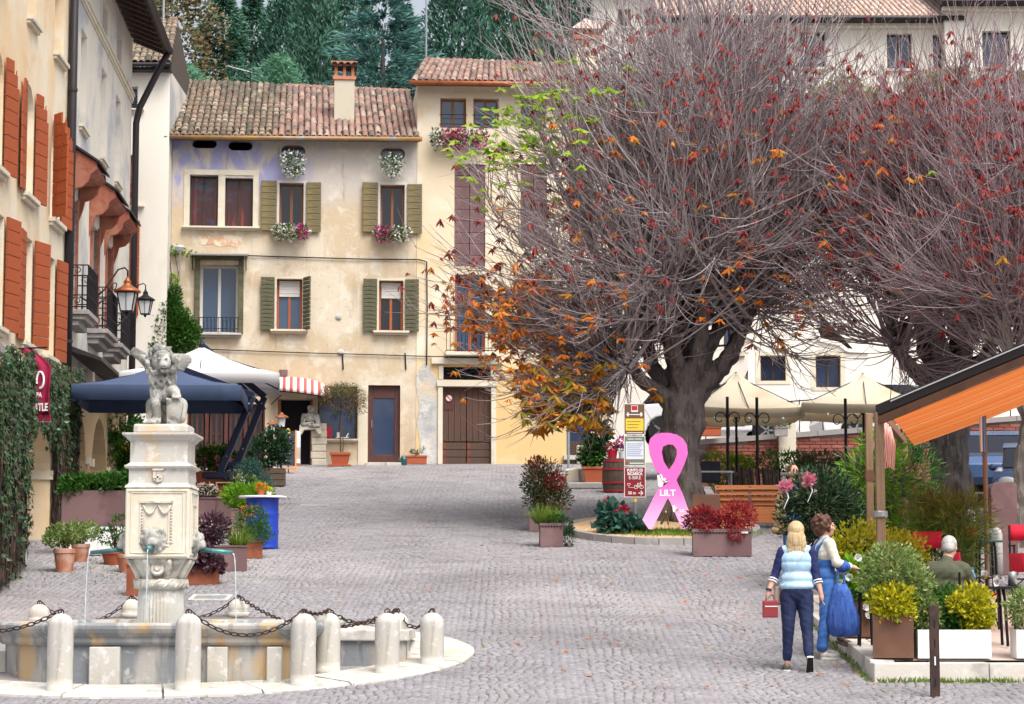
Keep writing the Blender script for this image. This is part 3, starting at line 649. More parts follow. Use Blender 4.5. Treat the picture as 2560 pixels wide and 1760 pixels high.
def ridge(parent, a, b, m, n=None, r=.10):
 a = Vector(a); b = Vector(b); L = (b-a).length; n = n or max(2, int(L/.42)); me = tile_mesh(m)
 d = (b-a).normalized(); z = Vector((0,0,1)); x = d.cross(z).normalized(); z = x.cross(d)
 for k in range(n):
  o = bpy.data.objects.new('ridge_tile', me); COL.objects.link(o); o.parent = parent
  o.matrix_local = Matrix.Translation(a+(b-a)*(k/n)+z*random.uniform(.0,.015)) @ (Matrix((x,d,z)).transposed() @ Euler((.03,0,random.uniform(-.04,.04))).to_matrix()).to_4x4() @ Matrix.Diagonal((1.15,1.02,1.1,1))
def wire(name, pts, r, parent, m='iron'):
 P = []
 for k in range(len(pts)-1):
  a, b = Vector(pts[k]), Vector(pts[k+1])
  for t in range(4): P.append(a.lerp(b, t/4))
 P.append(Vector(pts[-1])); return MB().tube(P, r, 5).build(name, m, parent, smooth=True)
def petals(name, blobs, n, size, m, parent): return foliage(name, blobs, n, size, size*.9, m, parent, up=.1, shell=.75, jitter=1.2)
def flower_box(label, fr, x, y, wpx, hpx, cols, hang=0, box=True, off=-.2):
 """planted window box placed by the middle of its flowers"""
 s_, z_ = fr.d(x, y, off); wd = wpx*K/F*63; hd = hpx*K/F*63
 t = thing('flower_box', label, 'flower box', fr.world(s_, off, z_), fr.r)
 if box: MB().box(-wd*.42, wd*.42, -.09, .11, -hd*.05, hd*.32).build('trough', 'terracotta', t, bevel=.01)
 n = len(cols); bl = []
 for k, c in enumerate(cols):
  x0 = -wd/2+wd*(k+.5)/n; b = [((x0+random.uniform(-.05,.05), -.12, hd*.22), (wd/n*.62, .17, hd*.34)), ((x0, -.16, -hd*.12), (wd/n*.55, .14, hd*.40))]
  if hang: b.append(((x0*.6, -.15, -hd*.1-hang*.4), (wd/n*.42, .11, hang*.55)))
  petals('blossoms', b, int(170*wd/n*2.2*(1+hang)), .065, c, t); bl += b
 foliage('leaves', bl, int(420*wd), .08, .045, 'leaf_green', t, shell=.3)
 return t
# the long cream house and its taller neighbour
fa = Fr((-9.135, 62.6), R(5.2))
def _facade_mat():
 m, t, p, o = _new('plaster_facade'); tc = t.nodes.new('ShaderNodeTexCoord'); sp = t.nodes.new('ShaderNodeSeparateXYZ'); t.links.new(tc.outputs['Object'], sp.inputs[0])
 big = _noise(t, .9, 6, None, .6, .4, off=1).outputs['Fac']; mid = _noise(t, 2.3, 7, None, .62, .4, off=2).outputs['Fac']; fine = _noise(t, 9, 6, None, .6, .2, off=3).outputs['Fac']; drip = _noise(t, 2.2, 6, (1.6,1.6,.22), .6, .2, off=4).outputs['Fac']
 def zz(a, b, k=.9):
  q = t.nodes.new('ShaderNodeMath'); q.operation = 'MULTIPLY_ADD'; q.inputs[1].default_value = k*2; t.links.new(big, q.inputs[0]); t.links.new(sp.outputs[2], q.inputs[2])
  return _range(t, q.outputs[0], a+k, b+k)
 def mul(a, b):
  n = t.nodes.new('ShaderNodeMath'); n.operation = 'MULTIPLY'; t.links.new(a, n.inputs[0])
  if isinstance(b, float): n.inputs[1].default_value = b
  else: t.links.new(b, n.inputs[1])
  return n.outputs[0]
 c = _mix(t, _range(t, big, .42, .60, 0, .85), (.56,.45,.31), (.66,.59,.47))
 c = _mix(t, _range(t, mid, .52, .64, 0, .55), c, (.73,.69,.60))
 c = _mix(t, _range(t, fine, .58, .70, 0, .5), c, (.40,.32,.24))
 low = zz(6.2, 4.6, .5)                                   # old render of the ground floor
 c = _mix(t, mul(low, .65), c, _mix(t, _range(t, mid, .44, .6), (.46,.36,.25), (.60,.48,.33)))
 up = zz(10.2, 11.0, .5)                                  # faded lavender fresco under the eaves
 c = _mix(t, mul(up, .8), c, _mix(t, _range(t, mid, .50, .66), (.56,.52,.49), (.66,.61,.53)))
 left = _range(t, sp.outputs[0], 4.6, 2.4)
 lav = mul(mul(up, _range(t, _noise(t, 1.5, 7, (1,1,.6), .65, .6, off=7).outputs['Fac'], .46, .58)), left)
 c = _mix(t, mul(lav, .9), c, (.33,.34,.60))
 c = _mix(t, mul(_range(t, drip, .58, .72, 0, .8), up), c, (.30,.26,.23))
 c = _mix(t, _range(t, drip, .56, .72, 0, .6), c, (.38,.31,.24))
 crk = _noise(t, 3.2, 8, None, .7, 1.2, off=9).outputs['Fac']; c = _mix(t, _range(t, crk, .60, .64, 0, .55), c, (.44,.40,.35))
 t.links.new(c, p.inputs['Base Color']); p.inputs['Roughness'].default_value = .92; p.inputs['Specular IOR Level'].default_value = .2
 b = t.nodes.new('ShaderNodeBump'); b.inputs['Strength'].default_value = .45; b.inputs['Distance'].default_value = .02; t.links.new(_noise(t, 7, 8, None, .65).outputs['Fac'], b.inputs['Height']); t.links.new(b.outputs[0], p.inputs['Normal'])
_facade_mat()
def house_a():
 H = fa.house('cream_house', 'long cream house with stained plaster, mossy tiled roof and olive shutters', 'house')
 sR = fa.d(944, 600)[0]; zE = fa.d(660, 306)[1]; zg = 3.2
 pills = [fa.rect(435,492,313,336), fa.rect(517,573,317,341)]; pillw = [fa.rect(637,692,328,358), fa.rect(863,918,334,363)]
 big = [fa.rect(430,494,397,514), fa.rect(510,573,403,518)]
 up = [fa.rect(633,688,415,523), fa.rect(862,917,419,526)]
 tall = fa.rect(453,540,600,756)
 lo = [fa.rect(627,685,632,748), fa.rect(859,914,636,751)]
 shop = fa.rect(720,810,876,995); door = fa.rect(834,907,873,1049); ent = fa.rect(636,703,905,1056); rest = fa.rect(424,600,915,1050)
 plaq = fa.rect(633,652,838,852)
 wall('wall', 0, sR, zg, zE+.05, [(*r,'pill') for r in pills+pillw]+big+up+[tall]+lo+[shop, door, ent, rest], 'plaster_facade', H)
 MB().box(-.02, sR, 6.5, 6.7, zg, zE+1.5).build('rear_wall', 'plaster_cream', H)
 bk = MB(); bk.box(.05, sR-.05, .9, .95, zg, zE); bk.build('room_backing', 'dark_inside', H)
 for r in pillw: window(H, r, .18, .035, 'wood_brown', 'glass_sky', 1)
 for r in big: window(H, r, .2, .045, 'wood_dark', 'curtain_red', 1)
 b = MB(); a0, c1 = big[0][0], big[1][1]; zt = max(big[0][3], big[1][3]); zb = big[0][2]
 b.box(a0-.16, a0-.003, -.025, .05, zb, zt+.14); b.box(c1+.003, c1+.16, -.025, .05, zb, zt+.08); b.box(a0-.16, c1+.16, -.027, .02, zt+.005, zt+.15); b.box(big[0][1]+.003, big[1][0]-.003, -.025, .12, zb, zt)
 b.build('surround', 'stone_trim', H, bevel=.01)
 sill(H, a0-.2, c1+.2, zb, .18)
 for r in up:
  window(H, r, .2, .06, 'wood_brown', 'glass_dark', 1)
  b = MB(); b.box(r[0]-.09, r[0]-.002, -.02, .04, r[2], r[3]+.07); b.box(r[1]+.002, r[1]+.09, -.02, .04, r[2], r[3]+.07); b.box(r[0]-.002, r[1]+.002, -.02, .04, r[3]+.002, r[3]+.07); b.build('surround', 'frame_white', H)
  sill(H, r[0]-.22, r[1]+.22, r[2], .2)
  shutter(H, r[0]-.07, r[2]-.02, r[3]+.05, .42, -1, R(6), 'wood_olive', 8); shutter(H, r[1]+.07, r[2]-.05, r[3]+.02, .40, 1, R(5), 'wood_olive', 8)
 r = tall; window(H, r, .25, .07, 'frame_white', 'glass_sky', 1)
 b = MB(); b.box(r[0]-.14, r[0]-.004, -.08, .2, r[2], r[3]+.12); b.box(r[1]+.004, r[1]+.14, -.08, .2, r[2], r[3]+.12); b.box(r[0]-.14, r[1]+.14, -.10, .1, r[3]+.12, r[3]+.24); b.build('casing', 'wood_green', H, bevel=.01)
 b = MB(); m_ = Matrix.Translation((0,0,r[3]+.30)) @ Euler((R(12),0,0)).to_matrix().to_4x4(); b.box(r[0]-.24, r[1]+.26, -.42, .0, -.02, .02, m_); b.build('hood', 'stone_kerb', H)
 for s_ in (r[0]-.2, r[1]+.2): MB().bar((s_, -.36, r[3]+.2), (s_, -.02, r[3]-.15), .025).build('bracket', 'iron', H)
 sill(H, r[0]-.12, r[1]+.1, r[2], .22, .1, 'stone_white')
 b = MB()
 for z in (.12, .42): b.tube([(r[0]-.02, -.1, r[2]+z), (r[1]+.02, -.1, r[2]+z)], .012, 5)
 for k in range(11): x = r[0]+(r[1]-r[0])*k/10; b.tube([(x, -.1, r[2]+.02), (x, -.1, r[2]+.42)], .008, 4)
 b.build('railing', 'iron', H)
 for k, r in enumerate(lo):
  window(H, r, .2, .06, 'wood_red', 'glass_sky' if k == 0 else 'glass_dark', 1)
  b = MB();
  for q in range(9):
   z = r[3]-.04-q*(r[3]-r[2])*.31/9; b.box(r[0]+.07, r[1]-.07, .16+.008*(q%2), .18, z-(r[3]-r[2])*.31/9+.004, z)
  b.build('blind', 'blind', H)
  b = MB(); b.box(r[0]-.07, r[0]-.002, -.015, .04, r[2], r[3]+.06); b.box(r[1]+.002, r[1]+.07, -.015, .04, r[2], r[3]+.06); b.box(r[0]-.002, r[1]+.002, -.015, .04, r[3]+.002, r[3]+.06); b.build('surround', 'stone_trim', H)
  sill(H, r[0]-.16, r[1]+.16, r[2], .2, .1)
  shutter(H, r[0]-.06, r[2]-.02, r[3]+.04, .37, -1, R(7), 'wood_green', 13, gap=.018)
  shutter(H, r[1]+.05, r[2]-.02, r[3]+.04, .37, 1, R(62) if k == 0 else R(6), 'wood_green', 13, gap=.018)
 r = shop; window(H, r, .16, .05, 'wood_dark', 'glass_blue', 0); sill(H, r[0]-.12, r[1]+.02, r[2], .12, .09, 'stone_trim')
 b = MB(); b.box(shop[1]+.02, door[0]-.02, -.03, .1, zg, shop[3]);
 b.build('pilaster', 'stone_trim', H, bevel=.01)
 r = door; b = MB(); fw = .15; b.box(r[0], r[0]+fw, .12, .2, r[2], r[3]); b.box(r[1]-fw, r[1], .12, .2, r[2], r[3]); b.box(r[0]+fw, r[1]-fw, .12, .2, r[3]-.34, r[3]); b.box(r[0]+fw, r[1]-fw, .12, .2, r[2], r[2]+.22)
 D = b.build('door', 'wood_maroon', H, bevel=.006); MB().box(r[0]+fw, r[1]-fw, .15, .17, r[2]+.22, r[3]-.34).build('pane', 'glass_blue', D); MB().tube([(r[0]+.1,.09,r[2]+.95),(r[0]+.1,.09,r[2]+1.15)], .015, 6).build('handle', 'steel', D)
 MB().box(r[0]-.06, r[1]+.05, -.3, .1, r[2]-.14, r[2]-.003).build('doorstep', 'stone_white', H, bevel=.01)
 MB().box(plaq[0], plaq[1], -.03, -.003, plaq[2], plaq[3]).build('plaque', 'planter_purple', H)
 r = rest
 for k in range(5):
  x = r[0]+(r[1]-r[0])*k/4; MB().box(x-.05, x+.05, .1, .2, r[2], r[3]).build('timber_post', 'wood_maroon', H)
 for k in range(4):
  x0 = r[0]+(r[1]-r[0])*k/4+.08; x1 = r[0]+(r[1]-r[0])*(k+1)/4-.08; window(H, (x0, x1, r[2], r[3]), .2, .06, 'wood_maroon', 'glass_dark', 1, 1)
 r = ent; MB().box(r[0], r[1], .35, .4, r[2], r[3]).build('doorway_shade', 'dark_inside', H)  # flat dark sheet standing in for the shade inside the entrance
 b = MB(); b.box(r[0]-.08, r[0], -.02, .3, r[2], r[3]); b.box(r[1], r[1]+.06, -.02, .3, r[2], r[3]); b.build('doorway_post', 'wood_brown', H)
 q0 = fa.d(706, 1000)[0]; q1 = fa.d(741, 1000)[0]; z = zg+.3
 z0_ = fa.d(720, 1056)[1]; hh = (fa.d(720, 960)[1]-z0_)/6
 for k in range(6): piece('stone_block', 'stone_relief', H, ((q0+q1)/2+random.uniform(-.02,.02), -.06, z0_+hh*(k+.5)), ((q1-q0)*random.uniform(.9,1.05), .16, hh*.95), bevel=.08)
 def patch(name, pts, m, y=-.004, th=.012):
  P = [fa.d(*p) for p in pts]; MB().prism(P, y-th, y).build(name, m, H)
 patch('bare_render', [(944,846),(952,832),(962,820),(972,823),(976,840),(990,858),(997,872),(994,900),(997,950),(991,990),(996,1052),(948,1052),(952,1000),(944,960),(949,920),(943,880)], 'patch_grey')
 patch('faded_fresco', [(452,540),(470,533),(487,541),(505,533),(525,532),(548,538),(549,550),(535,560),(515,556),(500,560),(480,552),(462,556),(452,552)], 'fresco_red', -.003, .006)
 for (x, y) in ((768,717),(773,798)):
  s_, z_ = fa.d(x, y); MB().lathe([(.05,0),(.09,.03),(.04,.05)], (0,0,0), 8).build('wall_fitting', 'patch_grey', H).matrix_local = Matrix.Translation((s_, -.002, z_)) @ Matrix.Rotation(PI/2, 4, 'X')
 W = lambda x, y, o=-.05: (fa.d(x, y)[0], o, fa.d(x, y)[1])
 wire('cable', [W(452,576), W(560,580), W(690,584), W(830,588), W(950,589), W(967,594), W(968,700), W(967,828)], .017, H)
 wire('cable', [W(470,792), W(600,797), W(720,801), W(840,804), W(960,808), W(1090,811)], .014, H)
 for x in (776, 918): wire('tie_bar', [W(x,800,-.03), W(x+2,838,-.03)], .018, H)
 wire('drainpipe', [W(386,305,-.3), W(381,325,-.14), W(380,420,-.1), W(377,560,-.1), W(376,690,-.1)], .05, H, 'pipe_blue')
 e0 = fa.px(419-6, 302*K+8, -.45); e1 = fa.px(952*K, 312*K+2, -.45)
 L = 4.2; zt0 = ray(400, 186*K)[1]*(fa.world(0,L,0).y); zt1 = ray(940*K, 209*K)[1]*(fa.world(sR,L,0).y)
 RO = MB(); RO.box(-.05, sR+.02, -.38, .2, zE-.06, zE-.02); roof = RO.build('roof', 'wood_dark', H)
 tiled(roof, (e0[0]+.05,-.45,e0[1]), (e1[0],-.45,e1[1]), (-.02,L,zt0), (sR+.0,L,zt1), 'tile_moss', 300, m2='tile', split=.45)
 MB().add([(-.02,L,zt0),(sR,L,zt1),(sR,L+4,zt1-2.2),(-.02,L+4,zt0-2.2)], [(0,1,2,3)]).build('rear_slope', 'tile_bed', H)
 ridge(roof, (-.02,L,zt0-.02), (sR*.44,L,(zt0*.56+zt1*.44)-.02), 'tile_moss'); ridge(roof, (sR*.44,L,(zt0*.56+zt1*.44)), (sR,L,zt1), 'ridge_red')
 MB().tube([(e0[0]-.02,-.53,e0[1]-.03), (e1[0]*.5,-.53,(e0[1]+e1[1])/2-.035), (e1[0]+.05,-.53,e1[1]-.03)], .065, 8).build('gutter', 'gutter', H, smooth=True)
 for k in range(14):
  s_ = .2+k*(sR-.3)/13; MB().box(s_-.035, s_+.035, -.42, .1, zE-.02+((e0[1]-zE)*0), zE+.06).build('rafter_end', 'wood_dark', H)
 yc = .9; s0, zb = fa.d(757, 290, yc); s1, _ = fa.d(803, 290, yc); zc = fa.d(780, 180, yc)[1]; zt = fa.d(780, 146, yc)[1]; z0 = fa.d(780, 295, yc)[1]-.3
 ch = MB(); ch.box(s0, s1, yc, yc+.5, z0, zc); C = ch.build('chimney', 'patch_grey', H, bevel=.01); C.data.materials[0] = M['plaster_arcade'] if False else mk('chimney_render', (.52,.48,.38), .9, layers=[((.40,.37,.31),2,.5,.7,.6)], bump=.2)
 MB().box(s0-.04, s1+.04, yc-.04, yc+.54, zc, zc+.09).build('collar', 'ridge_red', C)
 for x in (s0+.05, (s0+s1)/2, s1-.05): MB().box(x-.04, x+.04, yc, yc+.5, zc+.09, zt-.06).build('chimney_pier', 'terracotta', C)
 MB().box(s0-.07, s1+.07, yc-.09, yc+.6, zt-.06, zt-.01).build('cap_slab', 'wood_dark', C)
 for k in range(4):
  o = bpy.data.objects.new('cap_tile', tile_mesh('tile')); COL.objects.link(o); o.parent = C; o.matrix_local = Matrix.Translation((s0-.0+(s1-s0)*k/3, yc-.13, zt-.02)) @ Euler((.22,0,0)).to_matrix().to_4x4() @ Matrix.Diagonal((1,.9,1,1))
 MB().box(s0-.08, s1+.08, yc+.22, yc+.34, zt+.08, zt+.15).build('cap_ridge', 'ridge_red', C)
 s_, z_ = fa.d(567, 194, 3.6); A = thing('roof_aerial', 'thin metal television aerial standing on the mossy roof', 'aerial', fa.world(s_, 3.6, z_-.4), fa.r)
 MB().tube([(0,0,0),(0,0,.85)], .02, 6).build('mast', 'iron', A)
 b = MB(); b.tube([(-.62,0,.95),(.05,0,.78)], .012, 5); b.build('boom', 'steel', A)
 for k in range(8): x = -.58+.08*k; MB().tube([(x,-.2,.94-.25*(x+.62)),(x,.2,.94-.25*(x+.62))], .007, 4).build('element', 'steel', A)
 return H
HA = house_a()
flower_box('white flowers hanging from the oval window above the left olive shutters', fa, 664, 376, 50, 58, ['petal_white'], hang=.28, box=False)
flower_box('white flowers hanging from the oval window above the right olive shutters', fa, 889, 378, 46, 56, ['petal_white'], hang=.22, box=False)
flower_box('white and magenta petunias on the sill of the left shuttered window', fa, 659, 528, 76, 36, ['petal_white','petal_white','petal_magenta'])
flower_box('magenta and white petunias on the sill of the right shuttered window', fa, 888, 533, 72, 34, ['petal_magenta','petal_magenta','petal_white','petal_white'])
def house_b():
 H = fa.house('tall_house', 'taller cream house with ochre base, orange gutter and plank double door', 'house')
 s0 = fa.d(944, 600)[0]+.006; s1 = fa.d(1372, 800)[0]; zE = fa.d(1050, 190)[1]; zg = 3.1
 w1, w2 = fa.rect(998,1057,222,290), fa.rect(1073,1131,223,291); shut = fa.rect(1030,1100,372,604); fren = fa.rect(1031,1100,622,800)
 tran = fa.rect(1005,1112,831,861); por = fa.rect(1003,1113,877,1053); dk = fa.rect(1199,1226,830,892); dr = fa.rect(1284,1338,918,1033)
 extra = [fa.rect(1180,1240,372,560), fa.rect(1180,1240,622,740), fa.rect(1180,1238,223,291), fa.rect(1290,1340,223,291), fa.rect(1290,1345,380,560), fa.rect(1290,1345,622,740)]
 zs = fa.d(1100, 816)[1]; wall('wall', s0, s1, zs, zE, [w1, w2, shut, fren]+extra, 'plaster_ochre', H, y=-.004); wall('base_wall', s0, s1, zg, zs, [tran, por, dk, dr], 'plaster_base', H, y=-.004)
 MB().box(s0+.02, s1, .7, .75, zg, zE).build('room_backing', 'dark_inside', H)
 MB().box(s0, s0+.05, .05, 6, zE-3.5, zE).build('gable_wall', 'plaster_cream', H)
 MB().box(s1-.05, s1, .05, 6, zg, zE).build('side_wall', 'plaster_ochre', H)
 for r in (w1, w2): window(H, r, .2, .06, 'wood_brown', 'glass_sky', 1); MB().box(r[0]+.1, r[1]-.1, .4, .41, r[2], r[3]).build('curtain', 'curtain', H)
 for r in (w1, w2):
  b = MB()
  for z in (.1, .36): b.tube([(r[0]-.02,-.03,r[2]+z),(r[1]+.02,-.03,r[2]+z)], .01, 5)
  b.build('railing', 'iron', H)
 for r in extra[2:4]: window(H, r, .2, .06, 'wood_brown', 'glass_blue', 1)
 for r in [shut]+[extra[0], extra[4]]:
  for k in range(2):
   a = r[0]+(r[1]-r[0])*k/2; c = r[0]+(r[1]-r[0])*(k+1)/2; shutter(H, a+.01 if k == 0 else c-.01, r[2], r[3], (c-a)-.02, 1 if k == 0 else -1, 0, 'planter_purple', 9, y=.08)
 for r in (fren, extra[1], extra[5]): window(H, r, .2, .07, 'wood_red', 'glass_sky', 1, 2)
 r = fren; b = MB(); b.box(r[0]-.28, r[1]+.28, -.42, .02, r[2]-.1, r[2]-.01); B = b.build('balcony', 'stone_trim', H, bevel=.01); b = MB()
 for z in (.03, .85): b.tube([(r[0]-.25,0,r[2]+z),(r[0]-.25,-.38,r[2]+z),(r[1]+.25,-.38,r[2]+z),(r[1]+.25,0,r[2]+z)], .014, 5)
 b.build('rail', 'iron', B)
 for k in range(14): x = r[0]-.25+(r[1]-r[0]+.5)*k/13; MB().tube([(x,-.38,r[2]),(x,-.38,r[2]+.85)], .008, 4).build('baluster', 'iron', B)
 b = MB(); fw = .13; b.box(por[0]-fw, por[0], -.07, .1, por[2], por[3]); b.box(por[1], por[1]+fw, -.07, .1, por[2], por[3]); b.box(por[0]-fw-.03, por[1]+fw+.03, -.10, .1, por[3]+.003, tran[2]-.02)
 b.box(tran[0]-fw, tran[0]-.003, -.05, .1, tran[2], tran[3]+.02); b.box(tran[1]+.003, tran[1]+fw, -.05, .1, tran[2], tran[3]+.02); b.box(tran[0]-fw-.2, tran[1]+fw+.2, -.12, .1, tran[3]+.06, tran[3]+.22)
 b.build('portal_frame', 'stone_trim', H, bevel=.01)
 MB().box(tran[0], tran[1], .2, .22, tran[2], tran[3]).build('transom_pane', 'glass_dark', H)
 b = MB(); n = 6
 for k in range(-3, n+1):
  x = tran[0]+(tran[1]-tran[0])*k/n
  for sg in (1, -1):
   xa, xb = (x, x+(tran[3]-tran[2])*1.6) if sg > 0 else (x+(tran[3]-tran[2])*1.6, x)
   za, zb_ = tran[2], tran[3]
   if min(xa, xb) < tran[0] or max(xa, xb) > tran[1]: continue
   b.bar((xa,.12,za),(xb,.12,zb_), .016)
 b.build('lattice', 'iron', H)
 for k in range(2):
  a = por[0]+(por[1]-por[0])*k/2+.008; c = por[0]+(por[1]-por[0])*(k+1)/2-.008; D = MB().box(a, c, .16, .2, por[2], por[3]).build('door_leaf', 'wood_door', H)
  nb = 4
  for q in range(nb): piece('plank', 'wood_door', D, (a+(c-a)*(q+.5)/nb, .14, por[2]+.62+(por[3]-por[2]-.62)/2), ((c-a)/nb-.012, .05, por[3]-por[2]-.64), bevel=.04)
  for q in range(3): piece('plank', 'wood_door', D, ((a+c)/2, .12, por[2]+.1+q*.2), (c-a-.01, .07, .185), bevel=.05)
 S = thing('no_parking_sign', 'round no parking sign fixed to the plank double door', 'sign', fa.world(*((lambda q: (q[0], .10, q[1]))(fa.d(1018, 905)))), fa.r)
 MB().box(-.11, .11, 0, .012, -.28, -.09).build('plate', 'wood_maroon', S);
 for (r_, y_, m_) in ((.105,-.004,'hoop_red'),(.078,-.008,'sign_blue' if False else 'paint_white')):
  MB().lathe([(r_,0),(r_,.004)], n=24).build('disc', m_, S).matrix_local = Matrix.Translation((0,y_+.004,.04)) @ Matrix.Rotation(PI/2,4,'X')
 MB().cbox((0,-.012,.04),(.15,.004,.024), 0, 0, R(45)).build('slash', 'hoop_red', S);
 r = dk; window(H, r, .2, .05, 'wood_dark', 'glass_dark', 1)
 r = dr; b = MB(); b.box(r[0], r[0]+.12, .1, .2, r[2], r[3]); b.box(r[1]-.12, r[1], .1, .2, r[2], r[3]); b.box(r[0]+.12, r[1]-.12, .1, .2, r[3]-.2, r[3]); b.box(r[0]+.12, r[1]-.12, .1, .2, r[2], r[2]+.4); D = b.build('door', 'wood_dark', H); MB().box(r[0]+.12, r[1]-.12, .14, .16, r[2]+.4, r[3]-.2).build('pane', 'glass_blue', D)
 MB().box(r[0]-.1, r[1]+.1, -.3, .1, r[2]-.12, r[2]-.003).build('doorstep', 'stone_white', H)
 e0 = fa.d(930, 186, -.5); e1 = (s1+.3, fa.d(1340, 190, -.5)[1]); L = 4.0
 zt0 = ray(962*K, 136*K)[1]*fa.world(s0,L,0).y; zt1 = zt0-.1
 roof = MB().box(s0-.05, s1+.2, -.42, .2, zE-.05, zE).build('roof', 'stone_trim', H)
 tl = fa.d(962, 134, L)[0]
 tiled(roof, (e0[0],-.5,e0[1]), (e1[0],-.5,e1[1]), (tl,L,zt0), (s1+.3,L,zt1), 'tile', 300)
 ridge(roof, (tl,L,zt0), (s1+.2,L,zt1), 'ridge_red')
 MB().tube([(e0[0]-.03,-.58,e0[1]-.03), (e1[0],-.58,e1[1]-.03)], .07, 8).build('gutter', 'copper', H, smooth=True)
 MB().tube([(tl+.05, L, zt0-.2), (tl+.05, L, zt0+5)], .03, 6).build('mast', 'steel', H)
 MB().add([(tl,L,zt0-.02),(s1+.3,L,zt1-.02),(s1+.3,L+4,zt1-2),(tl,L+4,zt0-2)], [(0,1,2,3)]).build('rear_slope', 'tile_bed', H)
 yc = 2.6; a, z0 = fa.d(1307, 200, yc); c, _ = fa.d(1357, 200, yc); zt = fa.d(1330, 90, yc)[1]
 C = MB().box(a, c, yc, yc+.6, z0-.8, zt).build('chimney', 'plaster_cream', H, bevel=.01)
 MB().box(a-.12, c+.12, yc-.12, yc+.72, zt, zt+.12).build('collar', 'terracotta', C); MB().box(a+.03, c-.03, yc+.05, yc+.55, zt+.12, zt+.3).build('vent', 'terracotta', C)
 MB().add([(a-.16,yc-.16,zt+.3),(c+.16,yc-.16,zt+.3),(c+.16,yc+.76,zt+.3),(a-.16,yc+.76,zt+.3),((a+c)/2,yc+.3,zt+.72)], [(0,1,4),(1,2,4),(2,3,4),(3,0,4),(3,2,1,0)]).build('cap', 'tile_pale', C)
 return H
HB = house_b()
flower_box('long trailing box of white and magenta flowers under the attic windows', fa, 1040, 318, 128, 48, ['petal_white','petal_magenta','petal_magenta','petal_white','petal_magenta'], hang=.12)
# orange house, grey house, white corner house, ivy arcade
fe = Fr((-8.10-.022*30, 30), R(90)+math.atan(.022)); fd = Fr((-6.44-.056*47.8, 47.8), R(90)+math.atan(.056)); fc = Fr((-10.9, 62.0), 0)
def house_e():
 H = fe.house('orange_house', 'weathered orange house with brick red board shutters above the ivy', 'house')
 S = lambda Y: Y-30
 upW = [(S(40.0),S(41.05)),(S(43.0),S(44.07)),(S(46.0),S(47.1))]; zu0, zu1 = 7.5, 9.62; zl0, zl1 = 4.75, 6.75; zt0, zt1 = 10.85, 12.4
 loW = [(S(40.4),S(41.4)),(S(43.2),S(44.2)),(S(45.6),S(46.7))]
 holes = [(a,b,zu0,zu1,'arch') for a,b in upW]+[(a,b,zl0,zl1) for a,b in loW]+[(a,b,zt0,zt1) for a,b in ((S(39.9),S(40.8)),(S(43.2),S(44.1)),(S(46.1),S(47.2)))]
 wall('wall', 0, S(47.78), .2, 15.5, holes, 'plaster_orange', H, thick=.35)
 MB().box(0, S(47.7), .5, .55, .2, 15.5).build('room_backing', 'reveal_white', H)
 b = MB(); b.box(-.3, S(47.78), -.75, .3, 15.5, 15.7); b.build('eaves', 'wood_dark', H)
 for (a,b_) in upW: MB().box(a+.02, b_-.02, .3, .36, zu0, zu1-.05).build('window_screen', 'reveal_white', H); sill(H, a-.12, b_+.12, zu0, .14, .16, 'stone_trim')
 for (a,b_) in loW: window(H, (a, b_, zl0, zl1), .2, .06, 'frame_white', 'curtain', 1); sill(H, a-.1, b_+.1, zl0, .12, .14, 'stone_trim')
 for h in holes[6:]: MB().box(h[0], h[1], .33, .36, h[2], h[3]).build('window_screen', 'plaster_grey', H); sill(H, h[0]-.1, h[1]+.1, h[2], .12, .14, 'stone_trim')
 w_ = .56; ang = {0:(2,11), 1:(3,11), 2:(38,10)}
 for k,(a,b_) in enumerate(upW):
  shutter(H, a, zu0-.02, zu1-.05, w_, -1, R(ang[k][0]), 'shutter_red', 9, arch=True); shutter(H, b_, zu0-.02, zu1-.05, w_, 1, R(ang[k][1]), 'shutter_red', 9, arch=True)
 ang = {0:(2,12), 1:(2,17), 2:(75,9)}
 for k,(a,b_) in enumerate(loW):
  if k < 2: shutter(H, a, zl0-.02, zl1+.02, w_, -1, R(ang[k][0]), 'shutter_red', 9)
  shutter(H, b_, zl0-.02, zl1+.02, w_+.04, 1, R(ang[k][1]), 'shutter_red', 9)
 MB().tube([(S(47.7), -.12, 3.2), (S(47.7), -.12, 15.4)], .085, 8).build('drainpipe', 'gutter_dark', H, smooth=True)
 for z in (5.2, 7.9, 10.4, 12.8): MB().tube([(S(47.7), -.12, z), (S(47.7), -.12, z+.06)], .10, 8).build('pipe_clip', 'gutter_dark', H)
 return H
house_e()
